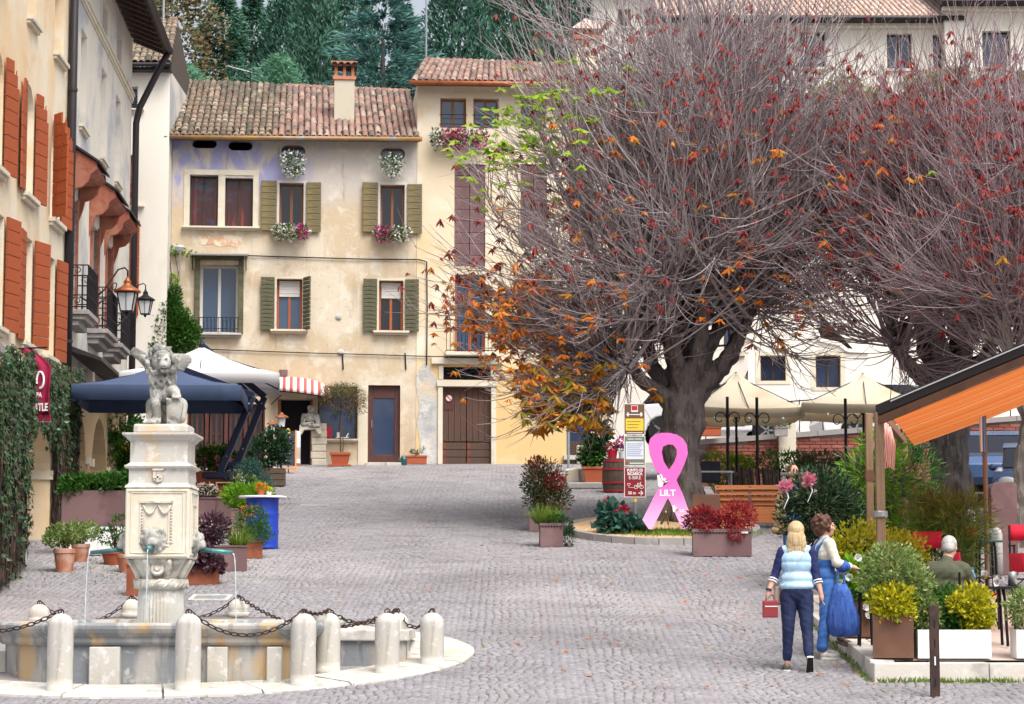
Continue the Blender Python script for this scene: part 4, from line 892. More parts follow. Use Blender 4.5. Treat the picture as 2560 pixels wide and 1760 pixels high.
def house_d():
 H = fd.house('grey_house', 'grey stained house with red window hoods, iron balconies and dark eaves', 'house')
 S = lambda Y: (Y-47.8)/math.cos(math.atan(.056)); end = S(59.7)
 up = [(S(49.5),S(50.5)),(S(53.2),S(54.2)),(S(56.2),S(57.2))]; bays = [(S(47.95),S(49.6)),(S(51.4),S(53.45)),(S(54.3),S(56.2))]
 fw = [(a+.38, b-.38) for a, b in bays]
 arch = [(S(48.6),S(51.6)),(S(52.6),S(55.6)),(S(56.4),S(59.0))]
 holes = [(a,b,10.1,12.2) for a,b in up]+[(a,b,5.95,8.35) for a,b in fw]+[(a,b,1.6,4.15,'arch') for a,b in arch]+[(a,b,13.1,13.75) for a,b in up]
 wall('wall', 0, end, 4.75, 14.35, [h for h in holes if h[2] > 4], 'plaster_grey', H, thick=.38); wall('arcade_wall', 0, end, 1.5, 4.75, [h for h in holes if h[2] < 4], 'plaster_arcade', H, thick=.38)
 MB().box(0, end, .45, .5, 4.6, 14.2).build('room_backing', 'reveal_white', H); MB().box(0, end, 1.8, 1.85, 1.2, 4.6).build('arcade_backing', 'plaster_arcade', H)
 MB().box(end-.05, end, .02, 3, 1.5, 14.3).build('end_wall', 'plaster_grey', H)
 for k, (a,b) in enumerate(up): sill(H, a-.08, b+.08, 10.1, .1, .14, 'stone_trim'); MB().box(a, b, .3, .33, 10.1, 12.2).build('window_screen', 'reveal_white', H)
 b = MB(); b.box(0, end, -.09, .02, 12.86, 12.92); b.box(0, end, -.06, .02, 12.76, 12.86); b.box(0, end, -.03, .02, 12.70, 12.76); b.build('string_course', 'stone_trim', H)
 for k, (a, c) in enumerate(bays):
  prof = [(0,9.35),(-.56,8.98),(-.58,8.84),(-.44,8.72),(-.40,8.58),(-.28,8.46),(-.14,8.42),(-.10,8.24),(0,7.95)]
  hd = MB()
  for x0, x1 in ((a, a+.09), (c-.09, c)): hd.prism(prof, x0, x1, lambda p, q, t: (t, p, q))
  hd.prism([(0,9.34),(-.54,8.97),(-.56,8.84),(-.42,8.74),(0,8.72)], a+.09, c-.09, lambda p, q, t: (t, p, q))
  hood = hd.build('window_hood', 'hood_red', H, bevel=.012)
  MB().prism([(0,9.42),(-.64,9.0),(-.64,8.95),(0,9.36)], a-.06, c+.06, lambda p, q, t: (t, p, q)).build('hood_slab', 'gutter_dark', hood)
  f0, f1 = fw[k]; window(H, (f0, f1, 5.95, 8.35), .15, .09, 'hood_red', 'curtain', 1, 1)
  b = MB(); b.box(f0-.1, f0, -.05, .1, 5.95, 8.4); b.box(f1, f1+.1, -.05, .1, 5.95, 8.4); b.build('casing', 'hood_red', H, bevel=.01)
  b = MB(); b.box(a, c, -.46, .02, 5.82, 5.92); b.box(a+.05, c-.05, -.38, .02, 5.72, 5.82); b.box(a+.1, c-.1, -.24, .02, 5.6, 5.72); B = b.build('balcony', 'stone_kerb', H, bevel=.012)
  b = MB(); p = [(a+.03,0),(a+.03,-.43),(c-.03,-.43),(c-.03,0)]
  for z in (5.98, 6.22, 6.62, 6.84): b.tube([(x,y,z) for x,y in p], .014, 5)
  b.build('rail', 'iron', B)
  n = 15
  for q in range(n+1): x = a+.03+(c-a-.06)*q/n; MB().tube([(x,-.43,5.92),(x,-.43,6.84)], .010, 4).build('baluster', 'iron', B)
  for x in (a+.03, c-.03):
   for q in range(1,4): MB().tube([(x,-.43*q/4,5.92),(x,-.43*q/4,6.84)], .010, 4).build('baluster', 'iron', B)
   for z in (6.1, 6.73):
    pts = [(x, -.2+.11*math.cos(t)*(1-t/9), z+.09*math.sin(t)*(1-t/9)) for t in np.linspace(0, 6.5, 14)]; MB().tube(pts, .009, 4).build('scroll', 'iron', B)
 b = MB(); b.prism([(0,5.2),(-.75,4.92),(-.75,4.85),(0,5.08)], 0, S(52.6), lambda p, q, t: (t, p, q)); b.build('canopy', 'gutter_dark', H)
 b = MB(); b.prism([(0,5.2),(-.75,4.92),(-.75,4.85),(0,5.08)], S(52.9), end, lambda p, q, t: (t, p, q)); b.build('canopy', 'gutter_dark', H)
 for (a, c) in arch:
  for x in (a-.12, c+.12): MB().box(x-.12, x+.12, -.08, .1, 2.95, 3.12).build('impost', 'stone_trim', H)
 b = MB(); b.prism([(.1,14.5),(-.86,14.12),(-.86,14.2),(.1,14.58)], -.4, end+.3, lambda p, q, t: (t, p, q)); E = b.build('eaves', 'wood_dark', H)
 for q in range(22):
  x = q*(end+.2)/21; MB().prism([(0,14.36),(-.8,14.04),(-.8,14.12),(0,14.47)], x-.05, x+.05, lambda p, q_, t: (t, p, q_)).build('rafter', 'wood_dark', E)
 MB().tube([(-.4,-.93,14.14),(end+.32,-.93,14.14)], .09, 8).build('gutter', 'gutter_dark', H, smooth=True)
 MB().tube([(end+.2,-.9,14.1),(end+.15,-.7,13.7),(end+.05,-.2,12.6),(end+.02,-.12,12.2),(end+.02,-.12,3.0)], .085, 8).build('drainpipe', 'gutter_dark', H, smooth=True)
 for a, c in (bays[0], bays[1]): wire('iron_stay', [(c+.1, -.05, 6.4), (c+.5, -.35, 6.25), (c+.9, -.6, 6.6)], .02, H)
 return H
house_d()
def house_c():
 H = fc.house('white_corner_house', 'narrow off-white corner house with flowered window beside the drainpipe', 'house')
 s1 = fc.px(419, 600)[0]; zE = fc.px(400, 176)[1]
 def rp(x0,x1,y0,y1): return (fc.px(x0,y0)[0], fc.px(x1,y0)[0], fc.px(x0,y1)[1], fc.px(x0,y0)[1])
 w1 = rp(306,345,216,273); w2 = rp(306,347,387,515); w3 = rp(306,341,645,790)
 wall('wall', -.4, s1, 3.2, zE, [w1, w2, w3], 'plaster_white', H, thick=.25)
 MB().box(s1-.03, s1, .01, 5, 3.2, zE).build('side_wall', 'plaster_grey', H); MB().box(-.3, s1-.1, .5, .55, 3.2, zE).build('room_backing', 'dark_inside', H)
 window(H, w1, .12, .04, 'frame_white', 'glass_sky', 1); window(H, w2, .14, .07, 'wood_brown', 'curtain', 1); MB().box(w3[0], w3[1], .06, .08, w3[2], w3[3]).build('blind_recess', 'plaster_white', H)
 for q in range(5): z = w1[2]+.06+q*.07; MB().tube([(w1[0],-.02,z),(w1[1],-.02,z)], .012, 4).build('grille_bar', 'iron', H)
 for r in (w1, w2): sill(H, r[0]-.05, r[1]+.18, r[2], .14, .08)
 shutter(H, w3[0]+.2, w3[2], w3[3]+1, .25, 1, R(0), 'shutter_red', 8, y=-.02)
 b = MB(); e = fc.px(425,172,-.4); roof = b.box(-.5, s1+.04, -.32, .1, zE-.06, zE+.02).build('roof', 'gutter_dark', H)
 T = fc.px(388, 60, 3.2)
 tiled(roof, (-.6,-.4,zE+.12), (s1+.08,-.4,zE+.12), (-.6,3.4,zE+2.2), (s1-.3,3.4,zE+2.2), 'tile_moss', 200)
 MB().tube([(-.6,-.46,zE+.06),(s1+.06,-.46,zE+.06)], .06, 6).build('gutter', 'gutter_dark', H)
 MB().add([(-.6,3.4,zE+2.15),(s1-.3,3.4,zE+2.15),(s1,5,zE),(s1,3,zE),(s1,.0,zE)], [(0,1,2),(1,4,2)]).build('rear_slope', 'tile_bed', H)
 p = fc.px(372*K*.0+409, 20, 3); A = thing('round_antenna', 'round white dish antenna on a mast above the corner roof', 'antenna', fc.world(p[0], 3, zE+1.6), 0)
 MB().tube([(0,0,0),(0,0,1.9)], .035, 6).build('mast', 'steel', A); MB().lathe([(.0,.06),(.17,.05),(.18,0),(.16,-.03),(0,-.02)], n=20).build('dish', 'paint_white', A).matrix_local = Matrix.Translation((0,-.06,1.93)) @ Matrix.Rotation(R(80),4,'X')
 return H
house_c()
flower_box('red and pink flowers hanging at the narrow window of the white corner house', fc, 297, 432, 22, 60, ['petal_red'], hang=.3, box=False, off=-.22)
fi = Fr((-7.59+.1*3.9, 32.0), R(90)+math.atan(.1))
def ivy_arcade():
 H = fi.house('ivy_arcade', 'low orange arcade wall with one round arch in front of the orange house', 'arcade')
 S = lambda Y: (Y-32)/math.cos(math.atan(.1)); a0, a1, top, th = S(36.9), S(41.8), 3.55, .45; n = 14; spr, cr = 2.2, 3.15
 arcp = [(a0+(a1-a0)*(1-math.cos(PI*k/n))/2, spr+(cr-spr)*math.sin(PI*k/n)) for k in range(n+1)]
 b = MB()
 for k in range(n):
  (x0,z0),(x1,z1) = arcp[k], arcp[k+1]
  b.add([(x0,0,z0),(x1,0,z1),(x1,0,top),(x0,0,top),(x0,th,z0),(x1,th,z1),(x1,th,top),(x0,th,top)], [(0,1,2,3),(7,6,5,4),(0,4,5,1),(3,2,6,7)])
 b.box(-2, a0, 0, th, -.6, top); b.box(a1, S(46.3), 0, th, -.2, top)
 b.build('wall', 'plaster_orange', H)
 MB().box(a1-.05, a1+.1, -.05, th+.05, 2.12, 2.28).build('impost', 'stone_trim', H); MB().box(a0-.1, a0+.05, -.05, th+.05, 2.12, 2.28).build('impost', 'stone_trim', H)
 MB().box(-2, S(46.3), -.03, 2.2, top, top+.12).build('roof_slab', 'stone_kerb', H)
 MB().box(-2, S(46.3), 2.2, 2.25, -.6, top).build('inner_wall', 'plaster_arcade', H)
 MB().box(a1+.02, a1+.06, th, 2.2, -.6, top).build('cross_wall', 'plaster_arcade', H)
 V = thing('ivy', 'dense dark ivy covering the arcade wall left of the fountain', 'ivy', (fi.o[0], fi.o[1], 0), fi.r)
 def grown(x, z):
  inside = (x > a0) & (x < a1) & (z < spr + (cr-spr)*np.sqrt(np.clip(1-((x-(a0+a1)/2)/((a1-a0)/2))**2, 0, 1)))
  gz_ = ground_z(fi.o[0]+0*x, fi.o[1]+x*math.cos(math.atan(.1)))
  return ~inside & (z > gz_)
 N = 30000; x = RNG.uniform(S(33.2), S(46.2), N); z = RNG.uniform(-.6, 4.5, N); keep = grown(x, z) & (z < 3.62+.065*(x-2.2)+.12*np.sin(x*2.9)); x, z = x[keep], z[keep]
 th_ = .06+.20*RNG.random(len(x))*(.6+.4*np.sin(x*3.1)*np.sin(z*2.3+x)) ; gz_ = ground_z(-7.6+0*x, 32+x)
 leafy = RNG.random(len(x)) < np.clip((z-gz_)/2.1, .12, 1)*np.where(x > a1, np.clip((z-2.2)/1.0, .15, 1), 1)
 P = np.stack([x, -th_, z], 1); n = len(x); Nn = np.stack([RNG.normal(0,.5,n), -np.ones(n), RNG.normal(.35,.4,n)], 1); U = np.stack([RNG.normal(0,1,n), RNG.normal(0,.4,n), -np.abs(RNG.normal(.8,.6,n))], 1)
 leaf_mesh('leaves', P[leafy], Nn[leafy], U[leafy], RNG.uniform(.07,.14,leafy.sum()), RNG.uniform(.05,.095,leafy.sum()), 'leaf_ivy', V, 'stuff')
 s = ~leafy; P2 = P[s]; P2[:,1] = -.03-.12*RNG.random(s.sum()); leaf_mesh('stems', P2, Nn[s], np.stack([RNG.normal(0,.35,s.sum()), 0*P2[:,0], np.ones(s.sum())], 1), RNG.uniform(.25,.5,s.sum()), RNG.uniform(.02,.045,s.sum()), 'ivy_stem', V, 'stuff')
 m_ = 160; t = RNG.random(m_)*.75; k = (t*n if False else t)*PI; x = (a0+a1)/2 - (a1-a0)/2*np.cos(k); z = spr+(cr-spr)*np.sin(k)-RNG.random(m_)*.25
 leaf_mesh('fringe', np.stack([x, -.05+.2*RNG.random(m_)-.15, z],1), unit_dirs(m_), np.stack([RNG.normal(0,.5,m_), RNG.normal(0,.3,m_), -np.ones(m_)],1), .11, .075, 'leaf_ivy', V, 'stuff')
ivy_arcade()
def banner():
 p = atd(92, 865, 37.6); B = thing('wine_red_banner', 'wine red banner with white print hanging on the ivy', 'banner', (p.x, p.y, p.z), R(-14))
 wd, hh = .36, 1.08; b = MB(); n = 12; rows = []
 for k in range(n+1):
  t = k/n; z = hh/2-hh*t; c = -.30*max(0, .28-t)**1.1*3; x0 = -wd*.5+c*.9+.02*math.sin(t*5); x1 = wd*.5+c*1.6+.01*math.sin(t*7); row = []
  for q in range(9): u = q/8; row.append((x0+(x1-x0)*u, .035*math.sin(u*9+t*2)*(.4+t), z))
  rows.append(row)
 vs_ = [v for r in rows for v in r]; fs = [(i*9+j, i*9+j+1, (i+1)*9+j+1, (i+1)*9+j) for i in range(n) for j in range(8)]; b.add(vs_, fs)
 o = b.build('cloth', 'banner', B, smooth=True); so = o.modifiers.new('s', 'SOLIDIFY'); so.thickness = .006
 for k in range(3):
  x = -wd*.38+k*wd*.38; t_ = MB().box(x-.05, x+.05, -.012, .006, -hh/2-.10, -hh/2+.01).build('tab', 'banner', B); MB().box(x-.056, x+.056, -.003, .003, -hh/2-.112, -hh/2-.10).build('tab_edge', 'white_print', t_)
 ring = MB(); ring.tube([(.01+.10*math.cos(t)*.62, -.035, .02+.13*math.sin(t)) for t in np.linspace(-1.7, 3.6, 18)], .020, 5); ring.build('emblem', 'white_print', B)
 text('PA', .105, 'white_print', B, (.0,-.05,-.22), bold=.004, sx=.8); text('HATLE', .17, 'white_print', B, (.0,-.055,-.42), bold=.006, sx=.62)
 MB().tube([(-.45,0,hh/2),(.1,0,hh/2+.01)], .014, 6).build('rod', 'iron', B)
banner()
def lantern(label, p, s, cap, arm, name='street_lantern', group=None):
 """four-sided lantern hanging from a scrolled bracket; arm: the wall point relative to the lantern top"""
 L = thing(name, label, 'street lamp', p)
 w0, w1, h = .125*s, .20*s, .42*s
 MB().add([(x*w0,y*w0,0) for x,y in ((-1,-1),(1,-1),(1,1),(-1,1))]+[(x*w1*.97,y*w1*.97,h) for x,y in ((-1,-1),(1,-1),(1,1),(-1,1))], [(0,1,5,4),(1,2,6,5),(2,3,7,6),(3,0,4,7),(3,2,1,0),(4,5,6,7)]).build('glass', 'lamp_glass', L)
 b = MB()
 for x,y in ((-1,-1),(1,-1),(1,1),(-1,1)): b.bar((x*w0,y*w0,-.01),(x*w1,y*w1,h), .022*s)
 for z, w_ in ((0,w0),(h,w1)): b.box(-w_-.012, w_+.012, -w_-.012, w_+.012, z-.015*s, z+.015*s)
 for q in (-1,1): b.bar((q*w0*.0, -w0-.004, 0),(q*w1*.0,-w1-.004,h), .012*s)
 b.build('cage', 'iron', L)
 MB().lathe([(.30*s,0),(.31*s,.03*s),(.20*s,.10*s),(.10*s,.16*s),(.075*s,.22*s),(.09*s,.24*s),(.05*s,.30*s),(.02*s,.36*s)], (0,0,h+.01), 16).build('hood', cap, L, smooth=True)
 MB().lathe([(.03*s,0),(.05*s,-.03*s),(.02*s,-.09*s)], (0,0,-.01), 8).build('finial', 'iron', L)
 a = Vector(arm); top = Vector((0,0,h+.36*s)); pts = [top, top+Vector((0,0,.14*s))]
 mid = top+Vector((0,0,.26*s)); d = a-top
 pts += [mid+d*.08, mid+d*.25+Vector((0,0,.06*s)), top+d*.6+Vector((0,0,.08*s)), a]
 MB().tube(pts, .02*s, 6).build('bracket', 'iron', L, smooth=True)
 sc_ = [top+d*.35+Vector((0,0,-.02*s))+ (d.normalized()*math.cos(t)+Vector((0,0,1))*math.sin(t))*.11*s*(1-t/10) for t in np.linspace(0,7,16)]; MB().tube(sc_, .013*s, 5).build('scroll', 'iron', L)
 return L
p = atd(288, 706, 52.6); lantern('large copper-topped lantern on a scrolled bracket by the iron balconies', p, 1.0, 'copper', (-.75,-.6,.1))
p = atd(329, 712, 59.2); lantern('smaller black lantern hanging beside the copper-topped one', p, .80, 'iron', (-.75,.1,.05))
# fountain
def platform():
 P = struct(MB().lathe([(2.92,0),(2.92,.0)], n=3, cap=False).build('fountain_platform', 'stone_white')) if False else None
 n = 48; V = []; Fc = []; rr = [0,.8,1.6,2.3,2.92]
 for r in rr:
  for k in range(n): a = 2*PI*k/n; x, y = FC.x+r*math.cos(a), FC.y+r*math.sin(a)*(1 if a > PI else .72); V.append((x, y, min(G(x,y)+.045, -.955+.02*(y-25)+max(0,y-27)*.1)))
 for i in range(len(rr)-1):
  for k in range(n): Fc.append((i*n+k, i*n+(k+1)%n, (i+1)*n+(k+1)%n, (i+1)*n+k))
 o = struct(np_mesh('fountain_platform', np.array(V), np.array(Fc), 'stone_basin'), label='low round stone step under the fountain')
 m = 22
 for q in range(m):
  b = MB(); k0 = 2*PI*(q+.012)/m; k1 = 2*PI*(q+.988)/m; vs_ = []
  for t in range(4):
   a = k0+(k1-k0)*t/3
   for r, dz in ((2.93,.06),(3.64,.062),(3.69,.035),(3.70,-.1)):
    x, y = FC.x+r*math.cos(a), FC.y+r*math.sin(a)*(.90 if a > PI else .72); vs_.append((x,y,G(x,y)+dz*.8+.003*math.sin(q*2.7)))
  b.add(vs_, [(t*4+i, t*4+i+1, (t+1)*4+i+1, (t+1)*4+i) for t in range(3) for i in range(3)]+[(0,1,2,3)[::-1], (12,13,14,15)]); b.build('kerb_slab', 'stone_white', o)
platform()
def loft(mb, poly, prof, c):
 """closed outline swept through (outset, z)"""
 n = len(poly); cx, cy = c; vs_ = []
 P = [Vector(p) for p in poly]
 nr = []
 for i in range(n):
  d0 = (P[i]-P[i-1]).normalized(); d1 = (P[(i+1)%n]-P[i]).normalized(); a = Vector((d0.y,-d0.x)); b = Vector((d1.y,-d1.x)); m = (a+b); m /= max(m.dot(a), .3); nr.append(m)
 for off, z in prof:
  for i in range(n): q = P[i]+nr[i]*off; vs_.append((q.x, q.y, z))
 fs = [(k*n+i, k*n+(i+1)%n, (k+1)*n+(i+1)%n, (k+1)*n+i) for k in range(len(prof)-1) for i in range(n)]
 mb.add(vs_, fs); return mb
def fountain():
 T = thing('stone_fountain', 'old white stone fountain with carved pillar and round basin', 'fountain', (FC.x, FC.y, 0))
 L = lambda X, Y: (X-FC.x, Y-FC.y)
 poly = [L(-4.95,25.5), L(-2.42,25.5), L(-2.12,25.85), L(-2.1,29.6), L(-2.6,30.2), L(-5.2,30.2), L(-5.75,29.5), L(-5.75,26.5), L(-5.45,25.9)]
 b = MB(); loft(b, poly, [(-.10,-1.2),(-.10,-.49)], (0,0)); b.build('basin_wall', 'stone_basin', T)
 b = MB(); loft(b, poly, [(-.10,-.49),(-.06,-.485),(-.03,-.45),(-.035,-.405),(-.01,-.39),(.03,-.35),(.05,-.31),(.055,-.27),(.03,-.245),(-.24,-.245),(-.27,-.30),(-.27,-.5)], (0,0)); o = b.build('basin_rim', 'stone_basin', T, bevel=.01)
 b = MB(); loft(b, poly, [(-.27,-.34),(-1.5,-.34)], (0,0)); b.build('water_surface', 'water', T)
 for xc, w_ in ((-4.37,.33),(-3.16,.22),(-2.55,.16),(-4.87,.14)):
  x, y = L(xc, 25.5); MB().box(x-w_/2, x+w_/2, y-.005, y+.15, -1.2, -.50).build('pilaster', 'stone_white', T, bevel=.012)
 for yc in (26.6, 27.7, 28.8):
  for xs in (-5.75, -2.1):
   x, y = L(xs, yc); MB().box(x-.03 if xs < -4 else x-.12, x+.12 if xs < -4 else x+.03, y-.14, y+.14, -1.1, -.57).build('pilaster', 'stone_white', T, bevel=.012)
 x, y = L(-1.62, 27.4); o = MB().box(x-.48, x+.42, y-.5, y+1.2, -1.1, -.46).build('side_trough', 'stone_basin', T); MB().box(x-.52, x+.46, y-.55, y+1.25, -.46, -.335).build('trough_rim', 'stone_white', o, bevel=.015)
 def zy(yd): return at(410, yd*K, 27.9).z
 b = MB(); n = 40; vs_ = []; prof = [(.27,-.45),(.272,-.1),(.262,.06),(.255,.12)]
 for r_, z_ in prof:
  for k in range(n*2): a = PI*k/n; rr = r_*(1-.045*(k%2)); vs_.append((rr*math.cos(a), rr*math.sin(a), z_))
 m = n*2; b.add(vs_, [(i*m+k, i*m+(k+1)%m, (i+1)*m+(k+1)%m, (i+1)*m+k) for i in range(len(prof)-1) for k in range(m)]); b.build('fluted_base', 'stone_white', T)
 P = MB().lathe([(.255,.12),(.285,.13),(.31,.16),(.318,.19),(.31,.22),(.285,.245),(.25,.25)], n=36).build('torus', 'stone_carved', T, smooth=True)
 for k in range(14):
  a = 2*PI*k/14; pts = [(.31*math.cos(a+t*.35), .31*math.sin(a+t*.35), .14+.1*t) for t in np.linspace(0,1,5)]; MB().tube(pts, .014, 5).build('twisted_leaf', 'stone_carved', P, smooth=True)
 b = MB(); n = 32; vs_ = []; prof = [(.245,.25,0),(.26,.29,.2),(.29,.36,.5),(.325,.43,.9),(.345,.465,1),(.34,.48,1)]
 for r_, z_, q in prof:
  for k in range(n):
   a = 2*PI*k/n; c, s_ = math.cos(a), math.sin(a); sq = 1/max(abs(c),abs(s_)); f = (1-q*.55)+(q*.55)*min(sq,1.32); vs_.append((r_*c*f*.98, r_*s_*f*.98, z_))
 b.add(vs_, [(i*n+k, i*n+(k+1)%n, (i+1)*n+(k+1)%n, (i+1)*n+k) for i in range(len(prof)-1) for k in range(n)]); B = b.build('carved_bowl', 'stone_carved', T, smooth=True)
 for k in range(8):
  a = PI/4*k+.4; pts = [(r_*1.03*math.cos(a), r_*1.03*math.sin(a), z_) for r_, z_ in ((.25,.26),(.275,.32),(.31,.38),(.35,.44),(.385,.455))]; MB().tube(pts, [.05,.045,.045,.04,.02], 6).build('acanthus_leaf', 'stone_carved', B, smooth=True)
 MB().lathe([(.085,0),(.075,.02),(.045,.012),(.03,.035),(0,.03)], n=14).build('rosette', 'stone_carved', B).matrix_local = Matrix.Translation((.0,-.30,.36)) @ Matrix.Rotation(R(68),4,'X')
 h = .375
 BL = MB().box(-h, h, -h, h, .48, 1.30).build('pillar_block', 'stone_relief', T, bevel=.015)
 def frame(parent, x0, x1, z0, z1, w_, d, m='stone_relief', name='moulding', face='front'):
  b = MB()
  for (a,b_,c,e) in ((x0,x1,z0,z0+w_),(x0,x1,z1-w_,z1),(x0,x0+w_,z0+w_,z1-w_),(x1-w_,x1,z0+w_,z1-w_)):
   if face == 'front': b.box(a,b_,-h-d,-h+.01,c,e)
   else: b.box(h-.01,h+d,a,b_,c,e)
  return b.build(name, m, parent, bevel=.004)
 frame(BL, -.36, .36, .50, 1.28, .022, .014); frame(BL, -.31, .31, .54, 1.25, .014, .010); frame(BL, -.205, .19, .66, 1.16, .016, .014); frame(BL, -.15, .14, .62, 1.13, .012, .012); frame(BL, -.30, .30, .52, 1.26, .02, .014, face='side'); frame(BL, -.17, .17, .62, 1.12, .02, .012, face='side')
 b = MB()
 for s0, s1 in ((-.165,-.01),(.01,.16)):
  b.tube([(s0+(s1-s0)*t, -h-.012, 1.10-.10*math.sin(PI*t)) for t in np.linspace(0,1,11)], [.008+.012*math.sin(PI*t) for t in np.linspace(0,1,11)], 6)
 b.build('garland', 'stone_carved', BL, smooth=True)
 b = MB(); b.box(-.2,.185,-h-.03,-h,1.125,1.145); b.build('relief_shelf', 'stone_carved', BL)
 for k in range(12):
  for x in (-.178, .165): MB().ell((x, -h-.008, .67+.035*k), (.014,.012,.013), 6, 4).build('bead', 'stone_carved', BL)
 b = MB(); loft(b, [(-h,-h),(h,-h),(h,h),(-h,h)], [(0,1.30),(.012,1.305),(0,1.33),(-.02,1.345),(-.03,1.36),(-.03,1.52)], (0,0)); b.build('arms_block', 'stone_white', T, bevel=.004)
 sh = MB(); sh.prism([(-.06,1.50),(.06,1.50),(.063,1.43),(.05,1.385),(.0,1.36),(-.05,1.385),(-.063,1.43)], -h-.0, -h+.06); S = sh.build('coat_of_arms', 'stone_carved', T, bevel=.006)
 MB().bar((0,-h-.004,1.37),(0,-h-.004,1.46), .022).build('cross_upright', 'stone_relief', S); MB().bar((-.04,-h-.005,1.425),(.04,-h-.005,1.425), .02).build('cross_bar', 'stone_relief', S); MB().box(-.065,.065,-h-.012,-h+.04,1.50,1.525).build('crown', 'stone_carved', S, bevel=.006)
 b = MB(); loft(b, [(-h,-h),(h,-h),(h,h),(-h,h)], [(-.03,1.52),(.01,1.535),(.02,1.56),(-.01,1.575),(-.04,1.60),(-.04,1.84),(-.03,1.85),(-.01,1.865),(.0,1.885),(.03,1.905),(.045,1.92),(.045,1.945),(-.375,1.945)], (0,0)); b.build('cornice_block', 'stone_white', T, bevel=.004)
 MB().box(-.31,.33,-.3,.3,1.945,2.055).build('statue_plinth', 'stone_white', T, bevel=.03, seg=3)
 def mask(m4, name='lion_mask'):
  b = MB(); b.ell((0,0,0),(.115,.07,.12)); b.ell((0,-.06,-.03),(.065,.06,.06)); b.ell((0,-.05,.05),(.05,.05,.06))
  for s_ in (-1,1): b.ell((s_*.095,-.01,.10),(.03,.025,.035)); b.ell((s_*.045,-.065,.035),(.02,.015,.012)); b.ell((s_*.03,-.085,-.05),(.035,.035,.03))
  for k in range(13): a = 2*PI*k/13; b.ell((.13*math.cos(a), .015, .13*math.sin(a)-.01),(.035,.03,.04))
  o = blob(name, b, 'stone_lion', T, .011, 1); o.matrix_local = m4; return o
 mask(Matrix.Translation((-.04,-h-.02,.70))); mask(Matrix.Translation((h+.03,0,.68)) @ Matrix.Rotation(PI/2,4,'Z')); mask(Matrix.Translation((-h-.03,0,.68)) @ Matrix.Rotation(-PI/2,4,'Z'))
 for s_ in (-1,1):
  MB().tube([(s_*(h+.08),-.0,.595),(s_*(h+.3),-.0,.57),(s_*(h+.46),-.0,.555)], [.03,.027,.024], 10).build('spout', 'bronze_green', T, smooth=True)
  pts = [(s_*(h+.46+.055*math.sqrt(t)),-.0,.545-.92*t*t) for t in np.linspace(0,1,14)]; MB().tube(pts, [.006+.003*math.sin(k*2.1)+.0015*(k%3) for k in range(14)], 6).build('water_jet', 'water', T, smooth=True)
 MB().tube([(-.04,-h-.08,.62),(-.055,-h-.2,.595),(-.06,-h-.28,.585)], [.03,.03,.034], 10).build('spout', 'bronze_green', T, smooth=True)
 MB().tube([(-.06,-h-.28-.05*math.sqrt(t),.575-.90*t*t) for t in np.linspace(0,1,14)], [.006+.003*math.sin(k*1.7) for k in range(14)], 6).build('water_jet', 'water', T, smooth=True)
fountain()
